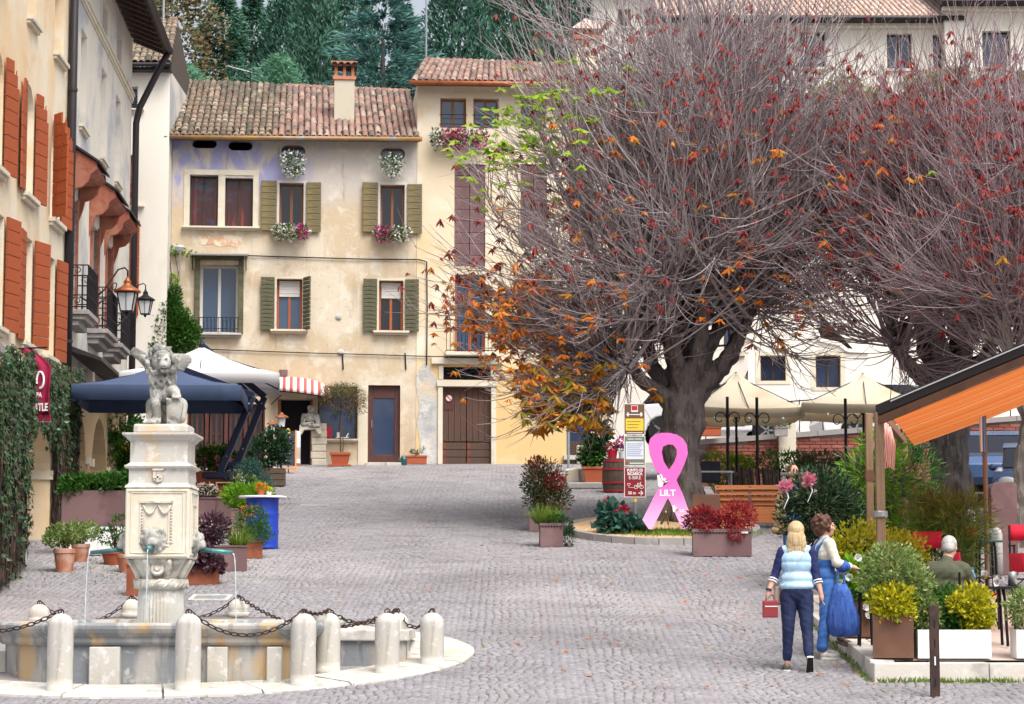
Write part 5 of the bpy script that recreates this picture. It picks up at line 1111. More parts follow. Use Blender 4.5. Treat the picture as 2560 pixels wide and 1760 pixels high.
def lion():
 T = thing('lion_statue', 'weathered winged stone lion sitting on top of the fountain pillar', 'statue', (FC.x+.02, FC.y, 2.055))
 b = MB(); X = lambda zx: (zx-700)*.00077; Z = lambda zy: (1370-zy)*.00077
 c = lambda x, y, zz, r: b.ell((X(x), y, Z(zz)), r)
 k = lambda a, b_, ra, rb: b.cap((X(a[0]),a[1],Z(a[2])), (X(b_[0]),b_[1],Z(b_[2])), ra, rb)
 k((660,.02,560),(690,.02,900), .135,.125); k((690,.04,880),(710,.20,1160), .12,.14); c(700,.22,1230,(.15,.14,.12))
 c(650,-.06,370,(.125,.12,.14)); c(700,-.17,420,(.085,.095,.095)); c(716,-.235,470,(.058,.06,.05)); c(715,-.21,545,(.05,.05,.03)); c(700,-.15,300,(.085,.06,.05))
 for s_ in (-1,1): c(690+s_*48,-.215,380,(.018,.014,.012)); c(714+s_*26,-.225,490,(.026,.028,.024)); c(690+s_*52,-.20,352,(.032,.02,.014))
 c(735,-.02,200,(.035,.025,.045)); c(520,-.02,215,(.035,.025,.045)); c(719,-.25,455,(.022,.014,.014))
 mn = MB(); mn.ell((X(640),.0,Z(400)),(.165,.10,.20)); mn.ell((X(600),-.05,Z(640)),(.10,.07,.12)); mn.ell((X(790),-.03,Z(620)),(.07,.07,.14)); mn.ell((X(610),-.06,Z(200)),(.10,.07,.06))
 for q in range(190):
  a = random.uniform(0,2*PI); t = random.random(); rr = .15+.05*random.random()
  if t < .55: x, z, y = 640+rr*1250*math.cos(a)*.95, 400+rr*1500*math.sin(a), -.07+random.uniform(-.05,.08)
  else: x, z, y = random.uniform(470,850), random.uniform(480,760), -.10+random.uniform(-.04,.05)
  if (x-705)**2/95**2+(z-430)**2/120**2 < 1: continue
  L_ = random.uniform(.03,.06); dx = random.uniform(-.02,.02)
  mn.cap((X(x),y,Z(z)),(X(x)+dx,y-.012,Z(z)-L_), random.uniform(.016,.028), .008, 7)
 k((555,-.06,820),(575,-.11,1060), .075,.055); k((575,-.11,1060),(600,-.13,1290), .055,.05); k((605,-.14,1310),(500,-.20,1330), .05,.045)
 for q in range(4): k((455+q*45,-.22,1325),(440+q*48,-.27,1345), .03,.024)
 k((800,-.05,820),(880,-.16,870), .08,.06); k((880,-.16,870),(920,-.20,930), .055,.045)
 for q in range(4): k((860+q*32,-.22,930),(862+q*34,-.25,965), .022,.018)
 k((505,.08,1050),(500,-.02,1230), .10,.07); k((500,-.04,1290),(470,-.14,1345), .05,.04); k((900,.10,1050),(930,.0,1250), .10,.07); c(560,.14,1160,(.10,.13,.12)); c(850,.14,1160,(.10,.13,.12))
 k((360,.06,340),(280,.10,290), .055,.04)
 blob('body', b, 'stone_lion', T, .0105, 1, .4); blob('mane', mn, 'stone_dark', T, .0105, 1, .3)
 for s_ in (-1,1): MB().ell((X(700+s_*54),-.258,Z(372)),(.020,.010,.010),8,6).build('eye_shade', 'stone_dark', T)  # dark beads paint the shade of carved eye hollows; nose, mouth likewise
 MB().ell((X(717),-.296,Z(478)),(.030,.012,.014),8,6).build('nose', 'stone_dark', T); MB().cap((X(668),-.268,Z(524)),(X(764),-.268,Z(524)),.008,.008,6).build('mouth', 'soil', T)
 s = MB(); s.prism([(X(745),Z(960)),(X(990),Z(990)),(X(1005),Z(1060)),(X(985),Z(1200)),(X(930),Z(1375)),(X(760),Z(1375)),(X(750),Z(1150))], -.20, -.10); s.ell((X(860),-.20,Z(1150)),(.07,.03,.12)); blob('shield', s, 'stone_lion', T, .012, 3)
 def wing(side, pts, y):
  w_ = MB(); n = len(pts)
  for q, (a, e) in enumerate(pts): w_.cap((X(a[0]),y,Z(a[1])),(X(e[0]),y+.05,Z(e[1])), .036,.024, 8)
  return blob('wing', w_, 'stone_dark', T, .010, 1)
 wing(-1, [((390,290),(180,165)),((395,320),(150,195)),((400,350),(140,225)),((400,380),(190,270)),((400,410),(240,310)),((400,440),(290,360)),((420,300),(420,440))], .08)
 wing(1, [((800,320),(1020,285)),((800,345),(1045,320)),((800,370),(1045,360)),((810,400),(1010,405)),((820,430),(980,440)),((830,460),(940,490)),((800,290),(960,265))], .08)
lion()
BOL = {'b1':(-4.73,24.9),'b2':(-3.39,24.9),'b3':(-2.22,25.3),'b4':(-1.37,26.1),'b5':(-.90,26.8),'b6':(-2.03,26.25),'b7':(-1.32,27.3),'r1':(-3.60,31.25),'r2':(-5.0,31.2),'r3':(-6.10,30.65),'l0':(-6.35,25.4)}
BL = {'b1':'round-topped stone bollard below the lion, left of the two before the basin','b2':'round-topped stone bollard in front of the basin, middle of the front three','b3':'stone bollard with an orange stain at the right corner of the basin','b4':'stone bollard standing before the low side trough','b5':'last stone bollard on the right tip of the fountain step','b6':'stone bollard standing just behind the stained corner one','b7':'stone bollard mostly hidden behind the one at the trough','r1':'domed bollard top showing behind the basin right of the pillar','r2':'bollard top half hidden behind the fluted pillar base','r3':'domed bollard top behind the basin at the left','l0':'bollard at the left edge of the photo beside the basin'}
TOPZ = -.14
def bollard(k):
 x, y = BOL[k]; z0 = G(x,y)+.04; h = TOPZ-z0; T = thing('stone_bollard', BL[k], 'bollard', (x,y,z0), group='stone bollards round the fountain')
 r = .135; prof = [(r*1.02,-.05),(r*1.02,.02)]+[(r*(1+.012*math.sin(q*1.7+x*9)), .02+(max(h,.2)-.14)*q/6) for q in range(7)]+[(r*math.cos(t), max(h,.2)-.125+.125*math.sin(t)) for t in np.linspace(.2,1.5,7)]
 MB().lathe(prof, n=22, rot=x).build('shaft', 'stone_white', T, smooth=True)
 MB().tube([(.03*math.cos(t), 0, max(h,.2)+.015+.03*math.sin(t)) for t in np.linspace(0,2*PI,11)], .008, 6).build('iron_eye', 'iron_rust', T, smooth=True)
 return Vector((x,y,z0+max(h,.2)+.03))
EYE = {k: bollard(k) for k in BOL}
def link_mesh():
 b = MB(); pts = []
 for k in range(17):
  a = 2*PI*k/16; c, s_ = math.cos(a), math.sin(a); pts.append((.052*c, .024*s_*(1-.25*c*c), .0))
 b.tube(pts, .0075, 6, cap=False); me = b.data('link'); me.materials.append(M['iron_rust']); me.shade_smooth(); return me
LINK = link_mesh()
def chain(a, b, sag, label):
 A, B = EYE[a], EYE[b]; T = thing('iron_chain', label, 'chain', (A+B)/2-Vector((0,0,sag)), group='chains between the bollards')
 o = T.location.copy(); N = 60; pts = [A.lerp(B, t/N)-Vector((0,0,4*sag*(t/N)*(1-t/N))) for t in range(N+1)]
 L = sum((pts[i+1]-pts[i]).length for i in range(N)); n = max(3, int(L/.083)); acc = 0; want = L/n*.5; k = 0; out_ = []
 for i in range(N):
  d = (pts[i+1]-pts[i]); l = d.length
  while acc+l >= want and k < n: out_.append((pts[i]+d*((want-acc)/l), d.normalized())); k += 1; want += L/n
  acc += l
 for q, (p, d) in enumerate(out_):
  x = d; y = x.cross(Vector((0,0,1))).normalized(); z = x.cross(y)
  ang = R(40) if q%2 else R(-40);
  m = Matrix((x,y,z)).transposed().to_4x4() @ Matrix.Rotation(ang,4,'X')
  e = bpy.data.objects.new('link', LINK); COL.objects.link(e); e.parent = T; e.matrix_local = Matrix.Translation(p-o) @ m
chain('b2','b3',.26,'deep sagging chain across the front of the basin'); chain('l0','b1',.22,'chain sagging to the left edge of the photo'); chain('b6','b7',.15,'chain above the low side trough'); chain('b7','b5',.20,'short slack chain at the right tip of the step'); chain('b3','b6',.04,'short chain behind the stained corner bollard')
chain('r1','b7',.30,'chain behind the basin right of the pillar'); chain('r2','r1',.30,'chain passing behind the fluted pillar base'); chain('r3','r2',.30,'chain behind the basin at the left')
def hatch(label, x0, x1, y0, y1, frame, plate, name='floor_hatch'):
 c = gpd((x0+x1)/2, (y0+y1)/2); l = gpd(x0, (y0+y1)/2).x; r = gpd(x1, (y0+y1)/2).x; n = gpd((x0+x1)/2, y1).y; f = gpd((x0+x1)/2, y0).y
 T = thing(name, label, 'hatch', c); T.rotation_euler = (math.atan(.12),0,0); w_, d = (r-l)/2, (f-n)/2
 b = MB(); t = .05
 b.box(-w_,w_,-d,-d+t,0,.022); b.box(-w_,w_,d-t,d,0,.022); b.box(-w_,-w_+t,-d+t,d-t,0,.022); b.box(w_-t,w_,-d+t,d-t,0,.022); b.build('frame', frame, T); MB().box(-w_+t,w_-t,-d+t,d-t,0,.017).build('plate', plate, T)
hatch('blue-grey metal hatch with pale frame set in the cobbles behind the basin', 432, 522, 1351, 1362, 'stone_trim', 'pipe_blue')
hatch('small dark drain grate in the paving before the shop window', 680, 745, 1144, 1149, 'stone_kerb', 'stone_kerb', 'drain_grate')
# restaurant corner on the left
def round_pot(T, r0, r1, h, m='terracotta', rim=True):
 p = [(r0,0),(r1*.97,h*.8)]; b = MB().lathe([(r0,0),(r0+(r1-r0)*.75,h*.80),(r0+(r1-r0)*.75,h*.80),(r1*.86,h*.80),(r1*.86,h*.86)], n=20); o = b.build('pot', m, T, smooth=False)
 if rim: MB().lathe([(r1*.93,h*.79),(r1,h*.81),(r1,h*.97),(r1*.97,h),(r1*.86,h),(r1*.84,h*.9)], n=20, cap=False).build('pot_rim', m, o)
 MB().lathe([(r1*.85,h*.92),(.01,h*.94)], n=16).build('soil', 'soil', T)
def box_pot(T, w_, d, h, m, lip=.02, holes=False, taper=0):
 t = .03; b = MB(); n = [(-1,-1),(1,-1),(1,1),(-1,1)]
 b.add([(x*(w_/2-taper), y*(d/2-taper), 0) for x,y in n]+[(x*w_/2, y*d/2, h) for x,y in n]+[(x*(w_/2-t), y*(d/2-t), h) for x,y in n]+[(x*(w_/2-t), y*(d/2-t), h-.06) for x,y in n],
   [(3,2,1,0)]+[(i,(i+1)%4,(i+1)%4+4,i+4) for i in range(4)]+[(i+4,(i+1)%4+4,(i+1)%4+8,i+8) for i in range(4)]+[(i+8,(i+1)%4+8,(i+1)%4+12,i+12) for i in range(4)]+[(12,13,14,15)])
 o = b.build('planter_box', m, T)
 if lip:
  b = MB(); e = .015
  b.box(-w_/2-e, w_/2+e, -d/2-e, -d/2+.012, h-lip, h+.006); b.box(-w_/2-e, w_/2+e, d/2-.012, d/2+e, h-lip, h+.006); b.box(-w_/2-e, -w_/2+.012, -d/2+.012, d/2-.012, h-lip, h+.006); b.box(w_/2-.012, w_/2+e, -d/2+.012, d/2-.012, h-lip, h+.006); b.build('planter_rim', m, o)
 if holes:
  for k in range(int(w_/.05)): MB().box(-w_/2+.03+k*.05, -w_/2+.045+k*.05, -d/2-.004, -d/2+.004, h-.075, h-.045).build('drain_slot', 'dark_inside', o)
 MB().box(-w_/2+t, w_/2-t, -d/2+t, d/2-t, h-.08, h-.04).build('soil', 'soil', T)
def plant(name, label, p, cat='potted plant', rz=0, group=None): return thing(name, label, cat, p, rz, group)
def stems(T, pts, n, r=.008, m='stem_brown', spread=.15, h=.4, name='stems'):
 b = MB()
 for k in range(n):
  a = random.uniform(0,2*PI); e = Vector((math.cos(a)*spread*random.random(), math.sin(a)*spread*random.random(), h*random.uniform(.7,1.1))); q = Vector(pts)
  b.tube([q+Vector((e.x*.1,e.y*.1,0)), q+Vector((e.x*.45,e.y*.45,e.z*.5)), q+e], [r,r*.8,r*.4], 5)
 o = b.build(name, m, T); o['kind'] = 'stuff'; return o
o = tag(MB().box(-9.25,-5.55,47.6,62.2,1.2,2.36).build('restaurant_deck', 'wood_dark'), 'dark raised deck under the navy and white parasols', 'deck')
p = gp(270, 1388); C = thing('white_cabinet', 'low white metal cabinet under the long purple planter', 'cabinet', p)
MB().box(-.62,.62,-.2,.3,0,.49).build('body', 'paint_white', C, bevel=.01);
for x in (-.33, .02, .33): MB().box(x-.16,x+.16,-.215,-.198,.03,.46).build('door', 'paint_white', C, bevel=.004)
p2 = p+Vector((-.03,.02,.492)); T = plant('long_planter', 'long purple planter with leafy green shrubs left of the fountain', p2, 'planter'); box_pot(T, 1.42, .5, .57, 'planter_purple', .0)
foliage('foliage', [((-.42,0,.68),(.40,.30,.17)),((.05,-.02,.70),(.30,.30,.17)),((.45,-.02,.74),(.30,.30,.22)),((-.6,-.1,.58),(.18,.25,.12))], 3400, .085, .042, 'leaf_green', T, shell=.35)
for (x, y, lab, r, fr_) in ((146,1300,'terracotta pot with pale variegated shrub nearest the ivy',.175,1.0),(182,1277,'terracotta pot half hidden behind the front variegated one',.15,.8)):
 p = gpd(x, y-2); T = plant('potted_shrub', lab, p); round_pot(T, r*.72, r, .37*fr_)
 stems(T, (0,0,.33*fr_), 10, .008, spread=.2, h=.3)
 foliage('foliage', [((-.07,0,.56*fr_+.02),(.24*fr_,.22,.17)),((.13,0,.60*fr_+.03),(.21*fr_,.2,.15)),((-.2,-.05,.5*fr_),(.13,.15,.11))], 1500, .055, .028, 'leaf_variegated', T, shell=.45)
p = gpd(262, 1281); T = plant('bowl_plant', 'sparse green shrub in a low terracotta bowl left of the pillar', p); round_pot(T, .17, .24, .22, 'terracotta_red'); stems(T, (0,0,.2), 14, .008, spread=.28, h=.5)
foliage('foliage', [((.08,0,.62),(.2,.18,.22)),((-.12,0,.45),(.16,.16,.14)),((.14,0,.4),(.12,.15,.2))], 520, .06, .03, 'leaf_green', T)
p = gp(320, 1432); T = plant('terracotta_pot', 'terracotta pot peeping out behind the pillar at its left', p); round_pot(T, .13, .18, .28); foliage('foliage', [((0,0,.4),(.16,.16,.16))], 300, .06, .03, 'leaf_olive', T)
p = gp(352, 1489); T = plant('corten_box', 'tall rust red box planter right behind the fluted base', p); box_pot(T, .36, .36, .44, 'corten'); foliage('foliage', [((0,0,.52),(.16,.16,.1))], 250, .06, .04, 'leaf_purple', T)
p = gp(492, 1462); T = plant('heuchera_planter', 'rust red planter with dark purple leaves right of the pillar', p, rz=R(14)); box_pot(T, .62, .34, .26, 'corten')
foliage('foliage', [((-.05,-.05,.42),(.32,.24,.22)),((.2,-.08,.30),(.2,.2,.15))], 1300, .075, .06, 'leaf_purple', T, shell=.4)
p = gp(572, 1428); T = plant('purple_box_plant', 'dark box planter with purple shrub and arching grass beside the right spout', p, rz=R(12)); box_pot(T, .52, .42, .39, 'planter_purple')
foliage('foliage', [((-.22,0,.66),(.24,.26,.26)),((-.4,0,.55),(.2,.22,.3))], 1700, .06, .035, 'leaf_purple', T, shell=.3); tufts('grass_blades', (.14,-.02,.36), 260, .48, .016, 'leaf_grass', T, .75, .1, .6)
foliage('blossoms', [((-.36,-.1,.70),(.16,.12,.12))], 60, .035, .03, 'petal_blush', T)
p = gp(628, 1396); T = plant('green_shrub_box', 'rust red box with round feathery green shrub before the blue drum', p, rz=R(10)); box_pot(T, .34, .34, .28, 'corten'); foliage('foliage', [((0,0,.58),(.30,.28,.32)),((.1,-.05,.40),(.26,.25,.2))], 2600, .05, .018, 'leaf_green', T, shell=.4); foliage('red_tips', [((-.05,-.1,.78),(.15,.12,.1))], 60, .05, .02, 'leaf_orange', T)
p = gp(640, 1378)+Vector((.06,.3,0)); T = plant('small_grey_box', 'small grey box planter tucked beside the blue drum', p); box_pot(T, .26, .26, .22, 'planter_purple'); foliage('foliage', [((0,0,.26),(.12,.12,.08))], 160, .05, .03, 'leaf_teal', T)
def drum():
 p = gp(655, 1372); T = thing('blue_drum', 'blue oil drum used as a table with a pale round top', 'drum', p); r = .275; pr = []
 for z in np.linspace(0,.86,25):
  q = r + (.012 if abs(z-.29) < .02 or abs(z-.57) < .02 or z < .015 or z > .845 else 0); pr.append((q, z))
 MB().lathe(pr, n=28).build('shell', 'barrel_blue', T, smooth=True); MB().lathe([(.40,.86),(.41,.87),(.41,.885),(.40,.895)], n=28).build('table_top', 'paint_white', T)
 q = p+Vector((-.02,-.05,.897)); S = plant('small_red_pot', 'tiny terracotta pot with red and yellow plant on the blue drum', q); round_pot(S, .05, .065, .10, 'terracotta_red'); foliage('foliage', [((0,0,.15),(.10,.09,.07))], 150, .04, .02, 'leaf_orange', S)
 q = p+Vector((.11,-.02,.897)); S = plant('small_white_pot', 'tiny white pot next to the red one on the blue drum', q); round_pot(S, .035, .045, .07, 'paint_white'); foliage('foliage', [((0,0,.10),(.07,.07,.05))], 90, .035, .018, 'leaf_yellow', S)
drum()
p = gp(618, 1330); T = plant('bright_shrub', 'bright yellow-green shrub in a dark box behind the blue drum', p); box_pot(T, .55, .4, .42, 'planter_purple'); foliage('foliage', [((-.18,0,.66),(.30,.28,.24)),((.2,-.02,.64),(.30,.28,.26)),((.3,0,.52),(.18,.2,.15))], 3000, .07, .03, 'leaf_bright', T, shell=.35, up=.6)
p = gp(620, 1292); T = plant('blue_green_shrub', 'soft blue-green shrub rising behind the bright yellow-green one', p); box_pot(T, .6, .4, .3, 'wood_dark'); foliage('foliage', [((-.1,0,.75),(.36,.3,.28)),((.2,0,.62),(.34,.3,.3)),((.05,0,.95),(.24,.22,.22))], 3800, .06, .014, 'leaf_teal', T, shell=.3); foliage('pale_leaves', [((-.02,-.2,.65),(.3,.15,.18))], 300, .06, .03, 'leaf_variegated', T)
p = gp(558, 1312); T = plant('tall_purple_planter', 'tall purple planter carrying a shallow wooden crate', p, 'planter'); box_pot(T, .34, .34, .50, 'planter_purple')
p = gp(558, 1312)+Vector((0,0,.512)); C = thing('wooden_crate', 'small wooden crate with dark inside on the tall purple planter', 'crate', p)
b = MB(); b.box(-.15,.15,-.02,.13,0,.02); b.box(-.15,.15,-.02,.13,.28,.30); b.box(-.15,-.13,-.02,.13,.02,.28); b.box(.13,.15,-.02,.13,.02,.28); b.build('frame', 'wood_pale', C); MB().box(-.13,.13,.09,.11,.02,.28).build('back_panel', 'wood_brown', C)
p = gp(512, 1320); T = plant('narrow_purple_planter', 'narrow purple planter with pale pink flowers against the pillar', p); box_pot(T, .42, .32, .56, 'planter_purple'); foliage('foliage', [((0,0,.66),(.24,.2,.12))], 500, .05, .03, 'leaf_dark', T); petals('blossoms', [((0,-.03,.72),(.24,.2,.12))], 330, .04, 'petal_blush', T)
p = gp(685, 1217); T = plant('grey_wood_planter', 'grey wooden planter with large dark shrub beside the chalkboard', p);
for k in range(3): piece('slat', 'barrel_wood', T, (0,0,.08+.14*k), (.5,.45,.13), bevel=.03)
foliage('foliage', [((-.3,0,.75),(.45,.35,.42)),((.0,0,1.05),(.4,.3,.35)),((-.45,0,.4),(.3,.3,.25)),((.15,0,.8),(.25,.25,.3))], 2600, .09, .05, 'leaf_dark', T, shell=.3); foliage('red_leaves', [((-.35,-.1,.3),(.35,.25,.25))], 400, .07, .03, 'leaf_purple', T)
for k, (x0, x1, y0, lab) in enumerate(((492,592,1166,'terracotta trough with leafy hedge under the leaning parasol masts'),(296,345,1175,'terracotta trough with shrub under the navy parasol left of the pillar'))):
 Y = 50.5; a = at(x0, y0, Y); c = at(x1, y0, Y); T = plant('hedge_trough', lab, Vector(((a.x+c.x)/2, Y, 2.37))); w_ = c.x-a.x; box_pot(T, w_, .35, .36, 'terracotta_red', .05, taper=.03)
 foliage('foliage', [((w_*(q/3-.33)*.9,0,.62),(w_*.26,.28,.34)) for q in range(3)], 1900, .075, .04, 'leaf_green', T, shell=.35); foliage('yellow_leaves', [((0,-.1,.75),(w_*.45,.2,.2))], 60, .06, .04, 'leaf_yellow', T)
p = at(300, 1040, 56); T = thing('tall_green_shrub', 'tall yellow-green shrub in the shade under the navy parasol', 'shrub', (p.x, p.y, 2.4)); foliage('foliage', [((0,0,1.9),(.6,.5,.7)),((.4,0,1.2),(.6,.4,.7)),((-.3,0,.9),(.5,.4,.8))], 2500, .1, .06, 'leaf_green', T); MB().tube([(0,0,0),(.05,0,1),(0,0,1.9)], [.05,.04,.02], 6).build('stem', 'stem_brown', T)
def parasol(name, label, c, half, ze, zp, val, mesh_m, base, elbow, rz=0, frame='navy_metal'):
 T = thing(name, label, 'parasol', (base[0], base[1], base[2])); o = Vector(base); cl = lambda v: Vector(v)-o
 C = Vector(c); n = 8; cs_, sn = math.cos(rz), math.sin(rz)
 cor = [Vector((C.x+half*(x*cs_-y*sn), C.y+half*(x*sn+y*cs_), ze)) for x,y in ((-1,-1),(1,-1),(1,1),(-1,1))]; P = Vector((C.x, C.y, zp)); b = MB(); vs_ = []; fs = []
 ring = []
 for i in range(4):
  for t in range(n):
   e = cor[i].lerp(cor[(i+1)%4], t/n); e.z -= .10*math.sin(PI*t/n)*0; ring.append(e)
 m = len(ring); rings = []
 for q in (0,.33,.66,1): rings.append([cl(P.lerp(e, q))-Vector((0,0,.16*math.sin(PI*q)*.55)) for e in ring])
 rings.append([cl(e)-Vector((0,0,val))+ (e-P).normalized()*.01 for e in ring])
 vs_ = [v for r in rings for v in r]; fs = [(i*m+j, i*m+(j+1)%m, (i+1)*m+(j+1)%m, (i+1)*m+j) for i in range(len(rings)-1) for j in range(m)]; b.add(vs_, fs)
 cn = b.build('canopy', mesh_m, T); so = cn.modifiers.new('s','SOLIDIFY'); so.thickness = .008; smooth_angle(cn, 30)
 for i in range(4): MB().bar(cl(P)-Vector((0,0,.1)), cl(cor[i])-Vector((0,0,.04)), .022).build('rib', frame, T)
 for i in range(4): MB().bar(cl(P)-Vector((0,0,.1)), cl((cor[i]+cor[(i+1)%4])/2)-Vector((0,0,.04)), .018).build('rib', frame, T)
 top = cl(P)+Vector((0,0,.02)); el = cl(elbow)
 MB().bar((0,0,0), el, .15, .13).build('mast', frame, T, bevel=.012); MB().bar(el, top, .10, .13).build('arm', frame, T, bevel=.012); MB().bar(el-Vector((0,0,.28)), top*.55+el*.45-Vector((0,0,.10)), .06, .08).build('brace', frame, T)
 MB().lathe([(.06,-.25),(.07,.05),(.02,.14)], tuple(cl(P)), 10).build('hub', frame, T); MB().box(-.28,.28,-.28,.28,-.04,.08).build('base_plate', frame, T, bevel=.02)
 for q in (.25,.9): v = el*q; MB().ell(v+Vector((.0,-.08,0)), .022, 6, 4).build('bolt', 'steel', T)
 return T
bN = at(545,1192,46.8); eN = at(632,990,46.8); parasol('navy_parasol', 'navy square parasol with leaning dark mast behind the lion', (-6.72,45.3,0), 1.56, 3.98, 4.53, .28, 'canvas_navy', bN, eN, R(4))
bW = at(590,1166,50); eW = at(662,992,50); parasol('white_parasol', 'white square parasol rising behind the navy one', (-6.55,49.6,0), 1.62, 4.62, 5.32, .20, 'canopy_white', bW, eW, R(6))
for k, (x, y, lab) in enumerate(((-7.6,49.6,'small round table with magenta cloth deep under the navy parasol'),(-6.6,52.5,'small round table with magenta cloth under the white parasol'))):
 T = thing('cafe_table', lab, 'table', (x,y,2.365)); MB().lathe([(.42,.60),(.43,.74),(.40,.76),(0,.765)], n=18).build('tablecloth', 'petal_magenta', T); MB().tube([(0,0,0),(0,0,.7)], .04, 8).build('leg', 'iron', T); MB().lathe([(.25,0),(.22,.03),(.05,.05)], n=14).build('foot', 'iron', T)
def striped():
 a = fa.d(612, 880, -.4); c = fa.d(747, 880, -.4); T = thing('striped_awning', 'red and white striped dome awning above the restaurant entrance', 'awning', fa.world((a[0]+c[0])/2, 0, fa.d(680,866)[1]-.25), fa.r); w_ = (c[0]-a[0])/2*1.06; b = MB(); n, m = 20, 6; vs_ = []
 for i in range(n+1):
  u = -1+2*i/n
  for j in range(m+1):
   v = j/m*PI/2; r = math.sqrt(max(0, 1-u*u*.98)); vs_.append((u*w_, -.85*math.sin(v)*r, (.36*math.cos(v))*r**.7 - .30*(j/m)*.35+u*-.10))
 b.add(vs_, [(i*(m+1)+j, (i+1)*(m+1)+j, (i+1)*(m+1)+j+1, i*(m+1)+j+1) for i in range(n) for j in range(m)])
 o = b.build('cloth', 'awning_stripe', T, smooth=True); s = o.modifiers.new('s','SOLIDIFY'); s.thickness = .01
 MB().tube([(u*w_, -.85*math.sqrt(max(0,1-u*u*.98))+.02, -.12-u*.10) for u in np.linspace(-1,1,15)], .015, 6).build('hoop', 'iron', T)
 for s_ in (-1, 1): MB().tube([(s_*w_*.9, -.02, -.35), (s_*w_*.6, -.6, -.16)], .014, 5).build('stay', 'iron', T)
striped()
def chalkboard():
 p = gp(722, 1186); T = thing('chalkboard', 'dark chalk menu board on an orange easel before the entrance', 'menu board', p, R(6)); tilt = R(-9)
 m4 = Matrix.Rotation(tilt,4,'X'); MB().box(-.26,.16,0,.03,.24,1.12,m4).build('board', 'chalkboard', T)
 for x in (-.27, .17): MB().box(x-.02,x+.02,-.005,.035,0,1.14,m4).build('leg', 'wood_orange' if x > 0 else 'chalkboard', T)
 MB().box(-.27,.17,-.006,.036,.14,.18,m4).build('ledge', 'wood_orange', T); MB().bar((0,.42,0),(-.05,.18,1.0), .03).build('rear_leg', 'wood_orange', T)
 for k in range(8):
  q = MB(); z = .95-.085*k
  for j in range(3): x = -.2+j*.1; q.box(x, x+.03+.05*((k*7+j*3)%3)/2, -.004, .001, z, z+.012, m4)
  q.build('chalk_line', 'paper', T)['kind'] = 'stuff'
 o = MB().prism([(-.05,0),(.05,0),(.05,.08),(.02,.13),(-.02,.13),(-.05,.08)], -.012, 0).build('yellow_tag', 'sign_yellow', T); o.location = (-.03,-.18,1.02)
chalkboard()
def post_lamp(label, x, y, Y, s):
 top = at(x, y, Y); g = G(top.x, Y); T = thing('post_lamp', label, 'lamp', (top.x, Y, g)); h = top.z-g
 MB().tube([(0,0,0),(0,0,h-.3*s)], .025, 8).build('post', 'iron', T); MB().lathe([(.075*s,h-.3*s),(.10*s,h-.08*s),(.10*s,h-.07*s)], n=6).build('glass', 'lamp_glass', T); MB().lathe([(.17*s,h-.08*s),(.16*s,h-.05*s),(.06*s,h),(.02*s,h+.05*s)], n=6).build('hood', 'copper', T)
post_lamp('white-glassed post lamp before the dark entrance, taller of the pair', 704, 1036, 57.0, 1.0); post_lamp('white-glassed post lamp behind, shorter of the pair', 681, 1054, 58.0, .85)
p = gp(743, 1166); T = thing('menu_column', 'slim pink and white column stand beside the chalkboard', 'stand', p); MB().lathe([(.085,.08),(.085,.90),(.06,.93)], n=16).build('column', 'ribbon_pale' if False else 'paper', T); MB().lathe([(.10,0),(.10,.08)], n=16).build('foot', 'terracotta_red', T); MB().lathe([(.087,.2),(.087,.5)], n=16).build('band', 'petal_blush', T)
def bust():
 s_, z_ = fa.d(703, 955, -.2); T = thing('carved_stone_bust', 'pale carved stone figure with folded arms on the wall by the entrance', 'sculpture', fa.world(s_, -.18, z_), fa.r); b = MB()
 b.ell((.02,-.06,.30),(.09,.09,.12)); b.ell((.0,-.02,.10),(.17,.12,.15)); b.cap((-.17,-.04,.15),(-.20,-.1,-.08),.07,.06); b.cap((.17,-.04,.15),(.22,-.1,-.1),.07,.07); b.cap((-.2,-.12,-.1),(.05,-.16,-.06),.055,.05); b.cap((.22,-.12,-.14),(.0,-.16,-.12),.06,.05)
 for k in range(20): a = k*.7; b.ell((.02+.08*math.cos(a), -.05+.05*math.sin(a*1.7), .36+.05*math.sin(a)), .03, 7, 5)
 blob('figure', b, 'stone_lion', T, .014, 1); MB().prism([(-.30,-.36),(-.22,-.36),(-.16,-.24),(.14,-.22),(.22,-.36),(.30,-.34),(.28,-.12),(-.28,-.10)], -.14, .08).build('bracket', 'stone_relief', T, bevel=.02)
bust()
s_, z_ = fa.d(735, 993, .1); T = tag(MB().box(-.19,.19,-.04,.06,0,.30).build('red_box', 'red_box', loc=fa.world(s_, .06, z_), bevel=.008), 'bright red box standing on the sill in the shop window', 'box')
s_, z_ = fa.d(776, 993, .1); T = thing('paper_tray', 'white paper tray on the shop window sill', 'tray', fa.world(s_, .04, z_), fa.r); MB().box(-.18,.18,-.05,.05,0,.02).build('tray', 'paint_white', T); MB().cbox((-.1,0,.08),(.10,.02,.14),0,.2).build('card', 'paint_white', T); MB().cbox((.13,0,.07),(.03,.03,.13),0,0,.5).build('card', 'paint_white', T)
